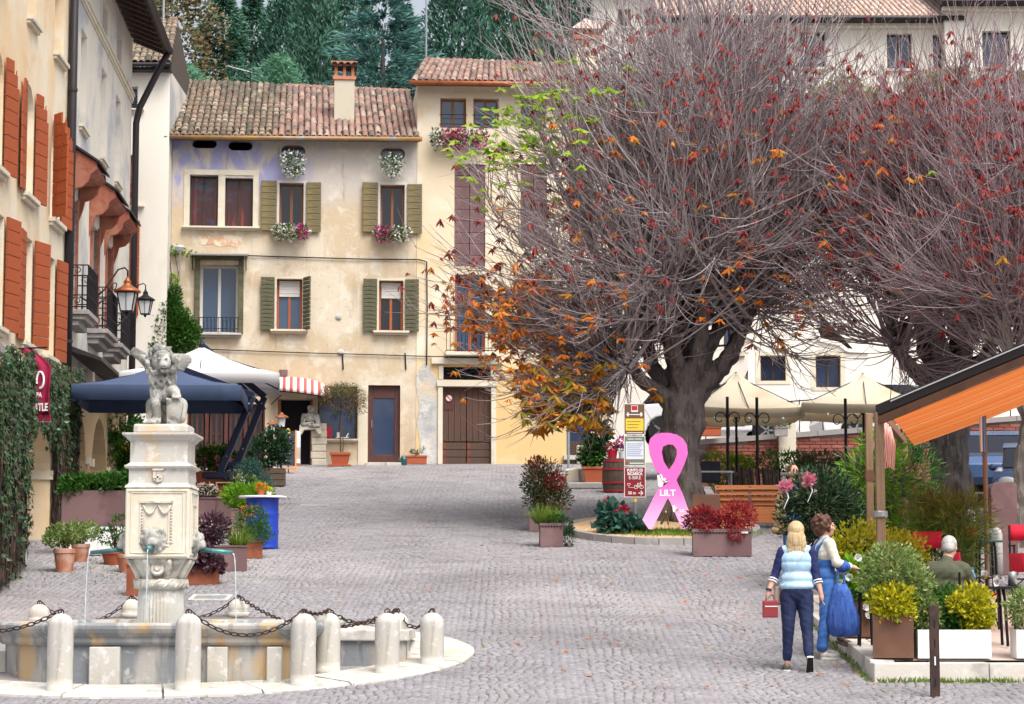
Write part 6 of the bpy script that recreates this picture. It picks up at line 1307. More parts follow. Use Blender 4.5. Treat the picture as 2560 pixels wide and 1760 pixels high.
def topiary():
 p = gp(850, 1166); T = thing('olive_tree', 'slim olive tree with drooping round crown in a square terracotta pot', 'tree', p)
 box_pot(T, .50, .45, .36, 'terracotta_red', .06, taper=.06); MB().box(-.29,.29,-.27,.27,0,.04).build('saucer', 'terracotta_red', T)
 MB().tube([(.02,0,.3),(.0,0,.9),(.02,0,1.35),(.0,0,1.75)], [.022,.02,.02,.018], 7).build('trunk', 'stem_brown', T); MB().tube([(.06,0,.3),(.09,0,.6),(.03,0,1.1)], [.016,.014,.012], 6).build('stem', 'stem_brown', T)
 foliage('crown', [((0,0,2.0),(.55,.45,.22)),((-.35,0,1.75),(.35,.3,.18)),((.4,0,1.85),(.38,.3,.28)),((.1,0,1.62),(.35,.3,.12)),((.55,0,1.6),(.15,.2,.25))], 2300, .08, .016, 'leaf_rust', T, shell=.2, droop=.8); foliage('crown_olive', [((0,0,1.98),(.6,.5,.25))], 900, .08, .016, 'leaf_olive', T, shell=.2); foliage('dry_leaves', [((.25,-.1,1.45),(.1,.1,.18)),((-.12,-.1,1.5),(.1,.1,.14))], 120, .10, .03, 'leaf_brownish', T, droop=1.5)
topiary()
p = gpd(944, 1052); T = plant('flower_trough', 'red trough with small purple flowers before the bare render patch', p); box_pot(T, .55, .26, .22, 'terracotta_red', .04); foliage('foliage', [((0,0,.3),(.28,.14,.12)),((.12,0,.4),(.12,.1,.14))], 420, .08, .03, 'leaf_green', T, up=.8); petals('blossoms', [((-.1,-.03,.34),(.16,.1,.06))], 80, .045, 'leaf_purple', T)
p = gpd(966, 1050); T = thing('twiggy_shrub', 'leafless twiggy shrub against the bare render patch', 'shrub', p+Vector((0,-.1,0))); stems(T, (0,0,0), 60, .007, 'twig_red', .5, .8, 'branches')
foliage('foliage', [((0,0,.5),(.35,.2,.3))], 130, .05, .025, 'leaf_purple', T)
p = gpd(915, 1054); T = thing('watering_can', 'small teal watering can on the ground by the shop door', 'watering can', p); MB().lathe([(.09,0),(.095,.16),(.07,.22),(.05,.23)], n=16).build('body', 'leaf_teal' if False else 'table_green', T); MB().tube([(-.08,0,.05),(-.16,0,.2)], .015, 6).build('spout', 'table_green', T); MB().tube([(.05,0,.22),(.0,0,.30),(-.05,0,.22)], .01, 6).build('handle', 'table_green', T)
p = gpd(1150, 1046); T = plant('spiky_grass_plant', 'spiky green grass plant in a low box right of the plank door', p); box_pot(T, .5, .3, .16, 'planter_brown'); tufts('blades', (.12,0,.14), 260, .52, .025, 'leaf_grass', T, .8, .1, .55); foliage('foliage', [((-.25,0,.3),(.2,.2,.2))], 420, .07, .035, 'leaf_green', T)
def creeper():
 s_, z_ = fa.d(392, 730, -.3); T = thing('climbing_bush', 'rounded bright green climbing bush at the corner of the cream house', 'shrub', fa.world(s_, -.35, z_-1.1), fa.r)
 foliage('foliage', [((0,0,1.0),(.58,.35,.62)),((.25,0,.75),(.52,.35,.5)),((-.1,0,1.5),(.34,.28,.42)),((-.3,0,.4),(.4,.3,.45)),((.05,0,1.85),(.16,.2,.24))], 6500, .09, .05, 'leaf_green', T, shell=.45)
 MB().tube([(0,.2,-2.2),(0,.2,0),(.05,.2,1.2)], [.06,.05,.03], 6).build('stem', 'stem_brown', T)
 s_, z_ = fa.d(400, 610, -.1); V = thing('wall_creeper', 'thin creeper straggling over the drainpipe below the big double window', 'creeper', fa.world(s_, -.12, z_), fa.r)
 b = MB()
 for pts in ([(-.2,0,-.9),(-.12,0,-.2),(-.2,0,.35),(.1,0,.55)],[(.0,0,-.9),(.05,0,-.1),(-.05,0,.4),(.5,0,.42)]): b.tube(pts, .012, 5)
 b.build('vines', 'stem_brown', V)['kind'] = 'stuff'; foliage('foliage', [((-.05,0,.5),(.28,.08,.12)),((.35,0,.42),(.2,.06,.06)),((-.1,0,-.3),(.14,.08,.16)),((-.3,0,.1),(.1,.06,.4))], 300, .07, .05, 'leaf_bright', V)
 s_, z_ = fa.d(406, 562, -.2); S = thing('wall_lamp', 'pale dish-shaped wall lamp among the creeper', 'lamp', fa.world(s_, -.22, z_), fa.r); MB().lathe([(.02,-.12),(.10,-.06),(.15,.02),(.14,.05),(0,.06)], n=16).build('shade', 'lamp_glass', S); MB().tube([(.02,.03,-.12),(.03,.05,-.9)], .02, 6).build('stem', 'steel', S)
creeper()
# right side: far buildings
def far_house(name, label, x0, x1, ye, Y, wins, m, ridge_dy=90, rot=0, depth=8, zg=4.0, tile='tile_pale', frame='wood_dark', pane='glass_blue', lower=()):
 a = at(x0, ye, Y); fr = Fr((a.x, Y), R(rot)); H = fr.house(name, label, 'building'); s1 = fr.px(x1, ye)[0]; zE = fr.px((x0+x1)/2, ye)[1]
 hol = [(fr.px(p,r)[0], fr.px(q,r)[0], fr.px((p+q)/2,s_)[1], fr.px((p+q)/2,r)[1]) for p,q,r,s_ in wins]
 wall('wall', 0, s1, zg, zE, hol, m, H, thick=.35); MB().box(.05, s1-.05, .7, .75, zg, zE).build('room_backing', 'dark_inside', H)
 MB().box(0, .04, .01, depth, zg, zE).build('side_wall', m, H); MB().box(s1-.04, s1, .01, depth, zg, zE).build('side_wall', m, H)
 for r in hol: window(H, r, .25, .07, frame, pane, 1); MB().box(r[0]-.1, r[1]+.1, -.1, .1, r[2]-.1, r[2]-.003).build('sill', 'stone_trim', H)
 MB().box(-.1, s1+.05, -.25, .02, zE-.22, zE-.05).build('cornice', 'plaster_white', H, bevel=.03); roof = MB().box(-.15, s1+.1, -.5, .1, zE-.04, zE+.02).build('roof', 'wood_dark', H)
 L = depth/2; tiled(roof, (-.2,-.6,zE+.06), (s1+.15,-.6,zE+.06), (-.2,L,zE+.06+(L+.6)*.42), (s1+.15,L,zE+.06+(L+.6)*.42), tile, 0, spacing=.2, expo=.42)
 MB().tube([(-.2,-.68,zE+.02),(s1+.15,-.68,zE+.02)], .09, 6).build('gutter', 'gutter_dark', H); return fr, H, s1, zE
W_ = lambda a, b, c, d: (a*K, b*K, c*K, d*K)
fr, H, s1, zE = far_house('white_villa', 'long white villa with pale tiled roof behind the bare trees', 1505*K, 2168*K, 52*K, 86, [W_(1568,1620,68,148),W_(1650,1700,69,149),W_(1728,1782,70,150),W_(1814,1870,72,152),W_(2010,2066,76,156),W_(2114,2156,79,156),
 W_(1570,1622,270,370),W_(1730,1785,272,372),W_(1830,1885,275,375),W_(1950,2005,276,376),W_(2080,2135,280,380),W_(1570,1622,480,580),W_(1730,1785,482,582),W_(1860,1915,484,584),W_(2000,2055,486,586)], 'plaster_far', depth=9, pane='glass_blue')
MB().tube([(s1-.3,-.25,zE-.1),(s1-.3,-.2,zE-8)], .07, 6).build('drainpipe', 'gutter_dark', H)
far_house('cream_villa_wing', 'cream villa wing with taller cornice at the upper right corner', 2140*K, 2480*K, 14*K, 85.4, [W_(2226,2290,70,152),W_(2226,2290,270,372),W_(2340,2400,70,152),W_(2226,2290,480,580)], 'plaster_far', depth=9)
far_house('pale_side_house', 'pale house with orange window band showing through the tree top', 1345*K, 1510*K, -30, 92, [W_(1400,1430,20,60),W_(1460,1490,20,60)], 'plaster_white', depth=6, frame='wood_orange')
far_house('shaded_house', 'plain house in shade between the tall house and the gabled one', 1372*K, 1760*K, 600*K, 74, [W_(1420,1450,700,790),W_(1530,1570,700,790),W_(1640,1680,720,800)], 'plaster_far', depth=6, zg=3.6)
def gable_house():
 Y = 68; f = Fr((at(1690*K,900*K,Y).x, Y), R(-3)); H = f.house('gabled_white_house', 'white house with curved stepped gable and two barred windows', 'house')
 q = lambda x, y: f.px(x, y)
 L = [(1873,1200),(1873,884),(1862,872),(1866,849),(1881,843),(1886,820),(1895,800),(1915,784),(1925,760),(1940,732),(1960,722),(1985,716),(2008,724),(2022,744),(2030,775),(2037,820),(2050,850),(2098,860),(2118,876),(2141,900),(2160,930),(2176,944),(2176,1200)]
 P = [q(*p) for p in L]; w1 = (q(1901,889)[0], q(1964,889)[0], q(1930,952)[1], q(1930,889)[1]); w2 = (q(2039,889)[0], q(2101,889)[0], q(2070,968)[1], q(2070,889)[1])
 zt = q(2000,884)[1]; s0, s1 = P[0][0], P[-1][0]; zg = 3.5
 wall('wall', s0, s1, zg, w1[3]+.1, [w1, w2], 'plaster_far', H)
 top = [(s0, w1[3]+.1)]+[p for p in P[1:-1] if p[1] > w1[3]+.1]+[(s1, w1[3]+.1)]
 MB().prism(top, 0, .4).build('gable', 'plaster_far', H)
 b = MB(); T = top
 for i in range(len(T)-1):
  if (Vector(T[i+1])-Vector(T[i])).length > .01: b.bar((T[i][0],.1,T[i][1]),(T[i+1][0],.1,T[i+1][1]), .34, .10)
 b.build('coping', 'plaster_white', H)
 MB().box(s0+.1, s1-.1, .8, .85, zg, w1[3]).build('room_backing', 'dark_inside', H)
 for r in (w1, w2):
  window(H, r, .25, .06, 'wood_dark', 'glass_blue', 1); bb = MB(); n = 6
  for k in range(-4, n+4):
   for sg in (1,-1):
    x = r[0]+(r[1]-r[0])*k/n; h = r[3]-r[2]; xa, xb = (x, x+h*.8*sg)
    if min(xa,xb) >= r[0]-.02 and max(xa,xb) <= r[1]+.02: bb.bar((xa,.05,r[2]),(xb,.05,r[3]), .022)
  bb.build('grille', 'iron', H)
  fb = MB(); fb.box(r[0]-.14,r[0]-.004,-.02,.1,r[2]-.1,r[3]+.12); fb.box(r[1]+.004,r[1]+.14,-.02,.1,r[2]-.1,r[3]+.12); fb.box(r[0]-.004,r[1]+.004,-.02,.1,r[3]+.004,r[3]+.12); fb.box(r[0]-.004,r[1]+.004,-.02,.1,r[2]-.1,r[2]-.004); fb.build('surround', 'stone_trim', H)
 MB().add([(s0+.2,.4,w1[3]),(s1-.2,.4,w1[3]),((s0+s1)/2,.4,P[11][1]-.3),(s0+.2,7,w1[3]),(s1-.2,7,w1[3]),((s0+s1)/2,7,P[11][1]-.3)], [(0,2,5,3),(1,4,5,2),(3,5,4)]).build('roof', 'tile_bed', H)
gable_house()
a = at(1850*K, 300*K, 76); c = at(2560, 300*K, 76); zt = at(2200*K, 205*K, 76).z
wl = tag(MB().box(a.x, c.x+4, 76, 76.5, 3.6, zt-1.0).build('garden_wall', 'plaster_far'), 'high garden wall below the white villa carrying the hedge', 'wall')
T = thing('garden_hedge', 'yellow-green hedge running along the top of the garden wall', 'hedge', ((a.x+c.x)/2, 75.9, zt-1.2))
foliage('foliage', [((-(c.x-a.x)/2+k*(c.x+3-a.x)/11, -.15, .5+.3*math.sin(k*1.7)+(.35 if k > 3 else 0)),(.85,.5,.75)) for k in range(12)], 6500, .16, .09, 'leaf_autumn', T, shell=.4); foliage('green_leaves', [((-(c.x-a.x)/2+k*(c.x+3-a.x)/11, -.2, .6+.3*math.sin(k*1.7)+(.35 if k > 3 else 0)),(.85,.5,.7)) for k in range(12)], 5000, .16, .09, 'leaf_bright', T, shell=.4)
us = struct(MB().box(4.5, 40, 55.6, 74.2, 2.0, 3.72).build('upper_street', 'paving'))
def brick_wall():
 Y = 55.0; x0 = at(1745, 1100, Y).x; x1 = at(2640, 1050, Y).x; zb = G(0, Y)-.1; T = thing('brick_wall', 'low red brick retaining wall with stone coping below the parked cars', 'wall', (x0, Y, 0)); L = x1-x0; top = lambda s_: 3.60+.075*s_
 b = MB(); b.add([(0,.03,zb),(L,.03,zb),(L,.03,top(L)),(0,.03,top(0)),(0,.5,zb),(L,.5,zb),(L,.5,top(L)),(0,.5,top(0))], [(0,1,2,3),(7,6,5,4),(0,3,7,4),(1,5,6,2)]); b.build('mortar_core', 'mortar', T)
 bl, bh = .26, .082; cnt = 0; rest = MB(); z = top(0)-.02; rows = int((top(L)-zb)/bh)
 cand = []
 for j in range(rows):
  zc = top(L)-.05-bh*(j+.5)
  for i in range(int(L/bl)+1):
   xc = i*bl+(bl/2 if j%2 else 0)
   if xc > L-.1 or zc+bh/2 > top(xc)-.01 or zc < zb: continue
   cand.append((xc, zc))
 cand.sort(key=lambda c: (c[0] > 4.6, -c[1]))
 for k, (xc, zc) in enumerate(cand):
  if k < 300: piece('brick', 'brick', T, (xc, .02+random.uniform(-.006,.006), zc), (bl-.014, .06, bh-.014), bevel=.05)
  else: rest.cbox((xc, .02, zc), (bl-.014,.06,bh-.014))
 rest.build('bricks', 'brick', T)['kind'] = 'stuff'
 n = 9
 for k in range(n):
  s0, s1 = L*k/n+.006, L*(k+1)/n-.006; MB().add([(s0,-.06,top(s0)),(s1,-.06,top(s1)),(s1,.56,top(s1)),(s0,.56,top(s0)),(s0,-.06,top(s0)+.12),(s1,-.06,top(s1)+.12),(s1,.56,top(s1)+.12),(s0,.56,top(s0)+.12)], [(3,2,1,0),(4,5,6,7),(0,1,5,4),(2,3,7,6),(1,2,6,5),(3,0,4,7)]).build('coping_stone', 'stone_kerb', T)
 xp = at(1967, 1080, Y).x-x0; MB().box(xp-.2, xp+.2, -.12, .3, zb, 4.5).build('pillar', 'stone_trim', T, bevel=.01)
 b = MB()
 for z in (.35, .75): b.tube([(0,.2,top(0)+.12+z),(L,.2,top(L)+.12+z)], .016, 5)
 b.build('rail', 'iron', T)
 for k in range(int(L/.55)):
  s_ = .2+k*.55; z0 = top(s_)+.12; MB().tube([(s_,.2,z0),(s_,.2,z0+.78)], .014, 5).build('rail_post', 'iron', T)
  for sg in (-1,1): MB().tube([(s_+.27+sg*.11*math.cos(t)*(1-t/9), .2, z0+.5+.16*math.sin(t)*(1-t/9)) for t in np.linspace(0,6,12)], .010, 4).build('rail_scroll', 'iron', T)
brick_wall()
def car(label, p, rz, m, s=1.0):
 T = thing('parked_car', label, 'car', p, rz, 'cars parked on the upper street'); w_ = .86
 body = [(-2.0,.28),(-2.08,.55),(-2.02,.80),(-1.85,.93),(-1.0,1.0),(.95,.98),(1.85,.86),(2.05,.70),(2.08,.42),(2.0,.26)]
 def arch(cx): return [(cx+.36*math.cos(t), .30+.36*math.sin(t)) for t in np.linspace(0,PI,9)]
 pts = body + arch(1.28)+ arch(-1.25);
 MB().prism(pts, -w_, w_).build('body', m, T, bevel=.05, seg=3)
 cab = [(-1.75,.92),(-1.35,1.40),(-.9,1.50),(.1,1.50),(.55,1.38),(1.15,.95)]; MB().prism(cab, -w_*.86, w_*.86).build('cabin', 'glass_dark', T, bevel=.05)
 MB().prism([(-1.38,1.40),(-.9,1.505),(.1,1.505),(.56,1.385),(.1,1.46),(-.9,1.46)], -w_*.87, w_*.87).build('roof', m, T)
 for x in (1.28,-1.25):
  for y in (-1,1):
   W = MB().lathe([(.20,-.1),(.31,-.1),(.325,-.06),(.325,.06),(.31,.1),(.2,.1)], n=20).build('wheel', 'rubber', T); W.matrix_local = Matrix.Translation((x,y*(w_-.10),.325)) @ Matrix.Rotation(PI/2,4,'X')
   MB().lathe([(.20,-.06),(.20,.06)], n=16).build('rim', 'steel', W)
   for k in range(5): MB().cbox((.11*math.cos(k*1.257),.11*math.sin(k*1.257),.085*(-1 if y > 0 else 1)),(.18,.045,.04),k*1.257).build('spoke', 'steel', W)
 for y in (-.6,.6): MB().ell((2.03,y,.66),(.06,.17,.09)).build('headlight', 'lamp_glass', T); MB().ell((-2.03,y,.72),(.05,.13,.12)).build('tail_light', 'red_box', T)
 for y in (-1,1): MB().box(-.3,.75,y*w_-.004,y*w_+.004,.42,.44).build('side_trim', 'rubber', T); MB().ell((.75,y*(w_+.08),1.0),(.08,.08,.07)).build('mirror', m, T)
 return T
a = at(1890, 1080, 57.3); car('white car parked above the brick wall left of the stone pillar', (a.x-1.1, 57.3, 3.72), 0, 'car_white'); a = at(2125, 1060, 57.6); car('white car parked above the brick wall right of the stone pillar', (a.x+1.2, 57.6, 3.72), R(3), 'car_white')
a = at(2440, 1120, 50); car('blue car glimpsed between the trunks on the right', (a.x+.3, 50.5, G(0,50.5)), R(-100), 'car_blue'); a = at(2545, 1150, 46); car('dark blue car at the right edge behind the pale trunk', (a.x+.5, 46, G(0,46)), R(-105), 'car_blue')
# cafe under the cream parasols
def cream_parasol(label, px, Y, half, ze, zp, rz, sag=.1):
 x = (px-CX)/F*Y; g = G(x,Y); T = thing('cream_parasol', label, 'parasol', (x,Y,g), rz); ze -= g; zp -= g; n = 8; ring = []
 cor = [Vector((half*a, half*b_, ze)) for a,b_ in ((-1,-1),(1,-1),(1,1),(-1,1))]; P = Vector((0,0,zp))
 for i in range(4):
  for t in range(n): e = cor[i].lerp(cor[(i+1)%4], t/n); e.z -= sag*math.sin(PI*t/n); ring.append(e)
 m = len(ring); rings = [[P.lerp(e,q)-Vector((0,0,.20*math.sin(PI*q)*.6)) for e in ring] for q in (0,.25,.5,.75,1)]; rings.append([e-Vector((0,0,.20+.02*math.sin(i*1.3)))+Vector((e.x,e.y,0)).normalized()*-.02 for i, e in enumerate(ring)])
 b = MB(); b.add([v for r in rings for v in r], [(i*m+j, i*m+(j+1)%m, (i+1)*m+(j+1)%m, (i+1)*m+j) for i in range(len(rings)-1) for j in range(m)]); o = b.build('canopy', 'canopy_cream', T); so = o.modifiers.new('s','SOLIDIFY'); so.thickness = .006; smooth_angle(o, 35)
 MB().tube([(0,0,0),(0,0,zp)], .028, 8).build('pole', 'iron', T); hub = Vector((0,0,ze-.12))
 for c in cor+[(cor[i]+cor[(i+1)%4])/2 for i in range(4)]:
  MB().bar(P-Vector((0,0,.08)), c-Vector((0,0,.05)), .016).build('rib', 'iron', T); MB().bar(hub, P.lerp(c,.55)-Vector((0,0,.16)), .016).build('strut', 'iron', T)
 MB().lathe([(.05,-.05),(.06,.05)], tuple(hub), 8).build('runner', 'iron', T); MB().box(-.3,.3,-.3,.3,0,.06).build('base_plate', 'iron', T)
 for k in range(3): MB().ell((half*(-.6+.6*k),-half,ze-.26),(.025,.025,.035),6,5).build('bulb', 'glass_clear', T)
cream_parasol('cream square parasol beside the big trunk, left of the two', 1842, 50.4, 1.22, 4.03, 4.86, R(7), .05); cream_parasol('cream square parasol behind the awning post, right of the two', 2161, 50.0, 1.32, 4.08, 4.80, R(-6), .05)
for k, (x, Y) in enumerate(((1820,49),(1894,48.6),(2116,48),(2166,51))):          # slender iron pergola posts
 px = (x-CX)/F*Y; T = thing('iron_post', ['thin black iron post at the left end of the cafe','thin black iron post before the car wheel','thin black iron post beside the stone pillar','thin black iron post under the right cream parasol'][k], 'post', (px,Y,G(px,Y))); MB().tube([(0,0,0),(0,0,2.3)], .032, 8).build('shaft', 'iron', T)
 for sg in (-1,1): MB().tube([(sg*(.16-.14*math.cos(t)*(1-t/9)), 0, 1.85+.16*math.sin(t)*(1-t/9)) for t in np.linspace(0,6,12)], .012, 5).build('scroll', 'iron', T)
 MB().lathe([(.05,0),(.05,.06)], n=8).build('foot', 'iron', T)
def cafe_chair(label, x, Y, rz):
 px = (x-CX)/F*Y; T = thing('dark_cafe_chair', label, 'chair', (px,Y,G(px,Y)), rz, 'dark chairs under the cream parasols')
 for a in (-.2,.2):
  MB().tube([(a,-.2,0),(a,-.19,.46)], .018, 6).build('leg', 'iron', T); MB().tube([(a,.22,0),(a,.2,.46),(a,.27,.95)], .018, 6).build('leg', 'iron', T)
 MB().box(-.22,.22,-.22,.2,.44,.48).build('seat', 'wood_dark', T, bevel=.01)
 for k in range(4): MB().cbox((-.15+.1*k,.245,.72),(.05,.02,.42),0,R(-8)).build('back_slat', 'wood_dark', T)
for k, (x, Y, r, lab) in enumerate(((1868,47.5,20,'dark slatted chair nearest the iron post under the left parasol'),(1892,47.2,25,'dark slatted chair second from the left under the parasols'),(1925,47.6,15,'dark slatted chair third from the left under the parasols'),(1948,47.0,30,'dark slatted chair nearest the pillar under the parasols'))): cafe_chair(lab, x, Y, R(r))
for k, (x, Y, lab) in enumerate(((1850,48.4,'orange-topped cafe table under the left cream parasol'),(1990,48.2,'cafe table with white cloth near the stone pillar'))):
 px = (x-CX)/F*Y; T = thing('square_cafe_table', lab, 'table', (px,Y,G(px,Y))); MB().box(-.4,.4,-.4,.4,.72,.755).build('top', ['wood_bench','paint_white'][k], T); MB().tube([(0,0,0),(0,0,.72)], .03, 8).build('column', 'iron', T); MB().lathe([(.24,0),(.2,.04)], n=12).build('foot', 'iron', T)
for k, (x, y, Y, lab) in enumerate(((1775,1090,54.7,'small red window box with shrub on the coping left of the pillar'),(1952,1090,54.6,'grey pot with white flowers hung on the stone pillar'),(2215,1060,54.7,'red window box on the coping at the right'))):
 p = at(x, y, Y); T = plant('coping_pot', lab, p); box_pot(T, .5 if k != 1 else .3, .25, .2, ['terracotta_red','stone_kerb','terracotta_red'][k], .02); foliage('foliage', [((0,0,.28),(.24,.14,.12))], 300, .07, .035, 'leaf_green', T); petals('blossoms', [((0,-.05,.3),(.2,.12,.1))], 50, .05, ['petal_white','petal_white','petal_red'][k], T)
for k, (x, Y, w_, lab) in enumerate(((1800,51,.8,'low green hedge plants at the foot of the brick wall, left'),(1960,51.5,.9,'low green hedge plants before the stone pillar'),(2060,51,.7,'low green hedge plants at the foot of the brick wall, right'))):
 px = (x-CX)/F*Y; T = plant('wall_shrub', lab, (px,Y,G(px,Y)), 'shrub'); foliage('foliage', [((0,0,.75),(w_,.4,.3)),((.2,0,.5),(w_*.7,.4,.4))], 1800, .09, .035, ['leaf_bright','leaf_green','leaf_olive'][k], T, up=.6); stems(T, (0,0,0), 16, .012, 'stem_brown', .5, .7)
p = at(2148, 940, 47);
p = gp(1742, 1205); T = thing('white_banner', 'tall white printed banner stand behind the pink ribbon', 'banner', p); MB().box(-.17,.17,0,.02,.35,2.0).build('sheet', 'paint_white', T); MB().box(-.18,.18,-.06,.1,0,.06).build('foot', 'iron', T); MB().tube([(0,.03,0),(0,.03,2.0)], .012, 6).build('mast', 'steel', T)
p = gp(1735, 1190); T = thing('black_silhouette', 'small black cut-out figure fixed beside the white banner', 'figure board', p+Vector((-.1,-.25,0))); MB().prism([(-.12,.2),(.1,.2),(.09,.7),(.14,1.1),(.1,1.45),(.13,1.5),(.08,1.56),(.07,1.7),(-.04,1.72),(-.06,1.56),(-.14,1.52),(-.08,1.46),(-.12,1.2),(-.14,.8)], -.01, .01).build('board', 'iron', T); MB().box(-.12,.12,-.1,.1,0,.03).build('foot', 'iron', T); MB().box(-.03,.03,-.01,.01,.03,.22).build('stake', 'iron', T)
p = gp(1772, 1296); T = thing('black_table', 'black counter table with white side rails behind the red shrubs', 'table', p); MB().box(-.24,.24,-.02,.4,.72,1.12).build('panel', 'chalkboard', T, bevel=.01); MB().box(-.48,.5,-.03,.4,.90,.93).build('shelf', 'paint_white', T)
for x in (-.42,.44): MB().tube([(x,0,0),(x,0,.9)], .028, 8).build('leg', 'steel', T);
for x in (-.42,.44): MB().tube([(x,.36,0),(x,.36,.9)], .028, 8).build('leg', 'steel', T)
def bench(label, x0, x1, yb, rz=0):
 a = gp((x0+x1)/2, yb); w_ = (x1-x0)/F*a.y; T = thing('park_bench', label, 'bench', a, rz, 'orange wooden benches by the tree bed')
 prof = [(.30,.38),(.24,.42),(.14,.44),(.02,.43),(-.06,.47),(-.11,.56),(-.15,.66),(-.18,.76)]
 for k, (y, z) in enumerate(prof): piece('slat', 'wood_bench', T, (0,y,z), (w_,.03 if k > 3 else .085,.085 if k > 3 else .03), (R(-14) if k > 3 else 0,0,0))
 MB().prism([(-w_/2,.10),(w_/2,.10),(w_/2,.40),(-w_/2,.42)], -.14, -.10).build('back_panel', 'wood_bench', T, bevel=.01)
 for x in (-w_/2+.06, 0, w_/2-.06): MB().prism([(-.16,0),(-.08,0),(-.05,.34),(.26,.34),(.26,0),(.32,0),(.32,.40),(-.05,.42),(-.14,.78),(-.20,.78),(-.12,.4)], x-.025, x+.025, lambda p_, q_, t: (t, p_, q_)).build('leg_frame', 'planter_purple', T)
bench('orange slatted bench behind the planter of red shrubs', 1788, 1962, 1322, R(-4)); bench('orange bench half hidden behind the bamboo on the right', 2225, 2370, 1318, R(5))
for k, (x, y, w_, h) in enumerate(((1788,1330,.34,.95),)):
 p = gp(1762, 1336); T = tag(MB().box(-.22,.28,-.03,.03,0,.72).build('steel_screen', 'planter_brown', loc=p, bevel=.005), 'brown steel screen between black table and bench', 'screen')
# tree bed, ribbon, signs
BED = Vector((2.75, 43.3, 0)); brx, bry = 1.75, 2.45
def tree_bed():
 n = 40; o = struct(np_mesh('tree_bed', np.array([(BED.x, BED.y, G(BED.x,BED.y)+.13)]+[(BED.x+brx*.97*math.cos(2*PI*k/n), BED.y+bry*.97*math.sin(2*PI*k/n), G(0, BED.y+bry*.97*math.sin(2*PI*k/n))+.11) for k in range(n)]), np.array([(0,1+k,1+(k+1)%n) for k in range(n)]), 'gravel'))
 m = 26
 for k in range(m):
  a0, a1 = 2*PI*(k+.02)/m, 2*PI*(k+.98)/m; b = MB(); vs_ = []
  for a in (a0,a1):
   for q, dz in ((.95,-.1),(.95,.13),(1.02,.13),(1.02,-.1)): x, y = BED.x+brx*q*math.cos(a), BED.y+bry*q*math.sin(a); vs_.append((x,y,G(x,y)+dz))
  b.add(vs_, [(0,1,2,3)[::-1],(4,5,6,7),(0,4,5,1)[::-1],(1,5,6,2)[::-1],(2,6,7,3)[::-1]]); b.build('kerb_stone', 'stone_kerb', o)
 g = thing('bed_grass', 'short grass round the ribbon in the tree bed', 'grass', (BED.x+.3, BED.y-1.4, G(0,BED.y-1.4)+.1)); g['kind'] = 'stuff'
 nb = 3200; x = RNG.normal(0,.55,nb); y = RNG.normal(0,.28,nb); P = np.stack([x,y,y*.12],1); leaf_mesh('blades', P, unit_dirs(nb), np.stack([RNG.normal(0,.3,nb),RNG.normal(0,.3,nb),np.ones(nb)],1), RNG.uniform(.05,.12,nb), .014, 'leaf_grass', g, 'stuff')
tree_bed()
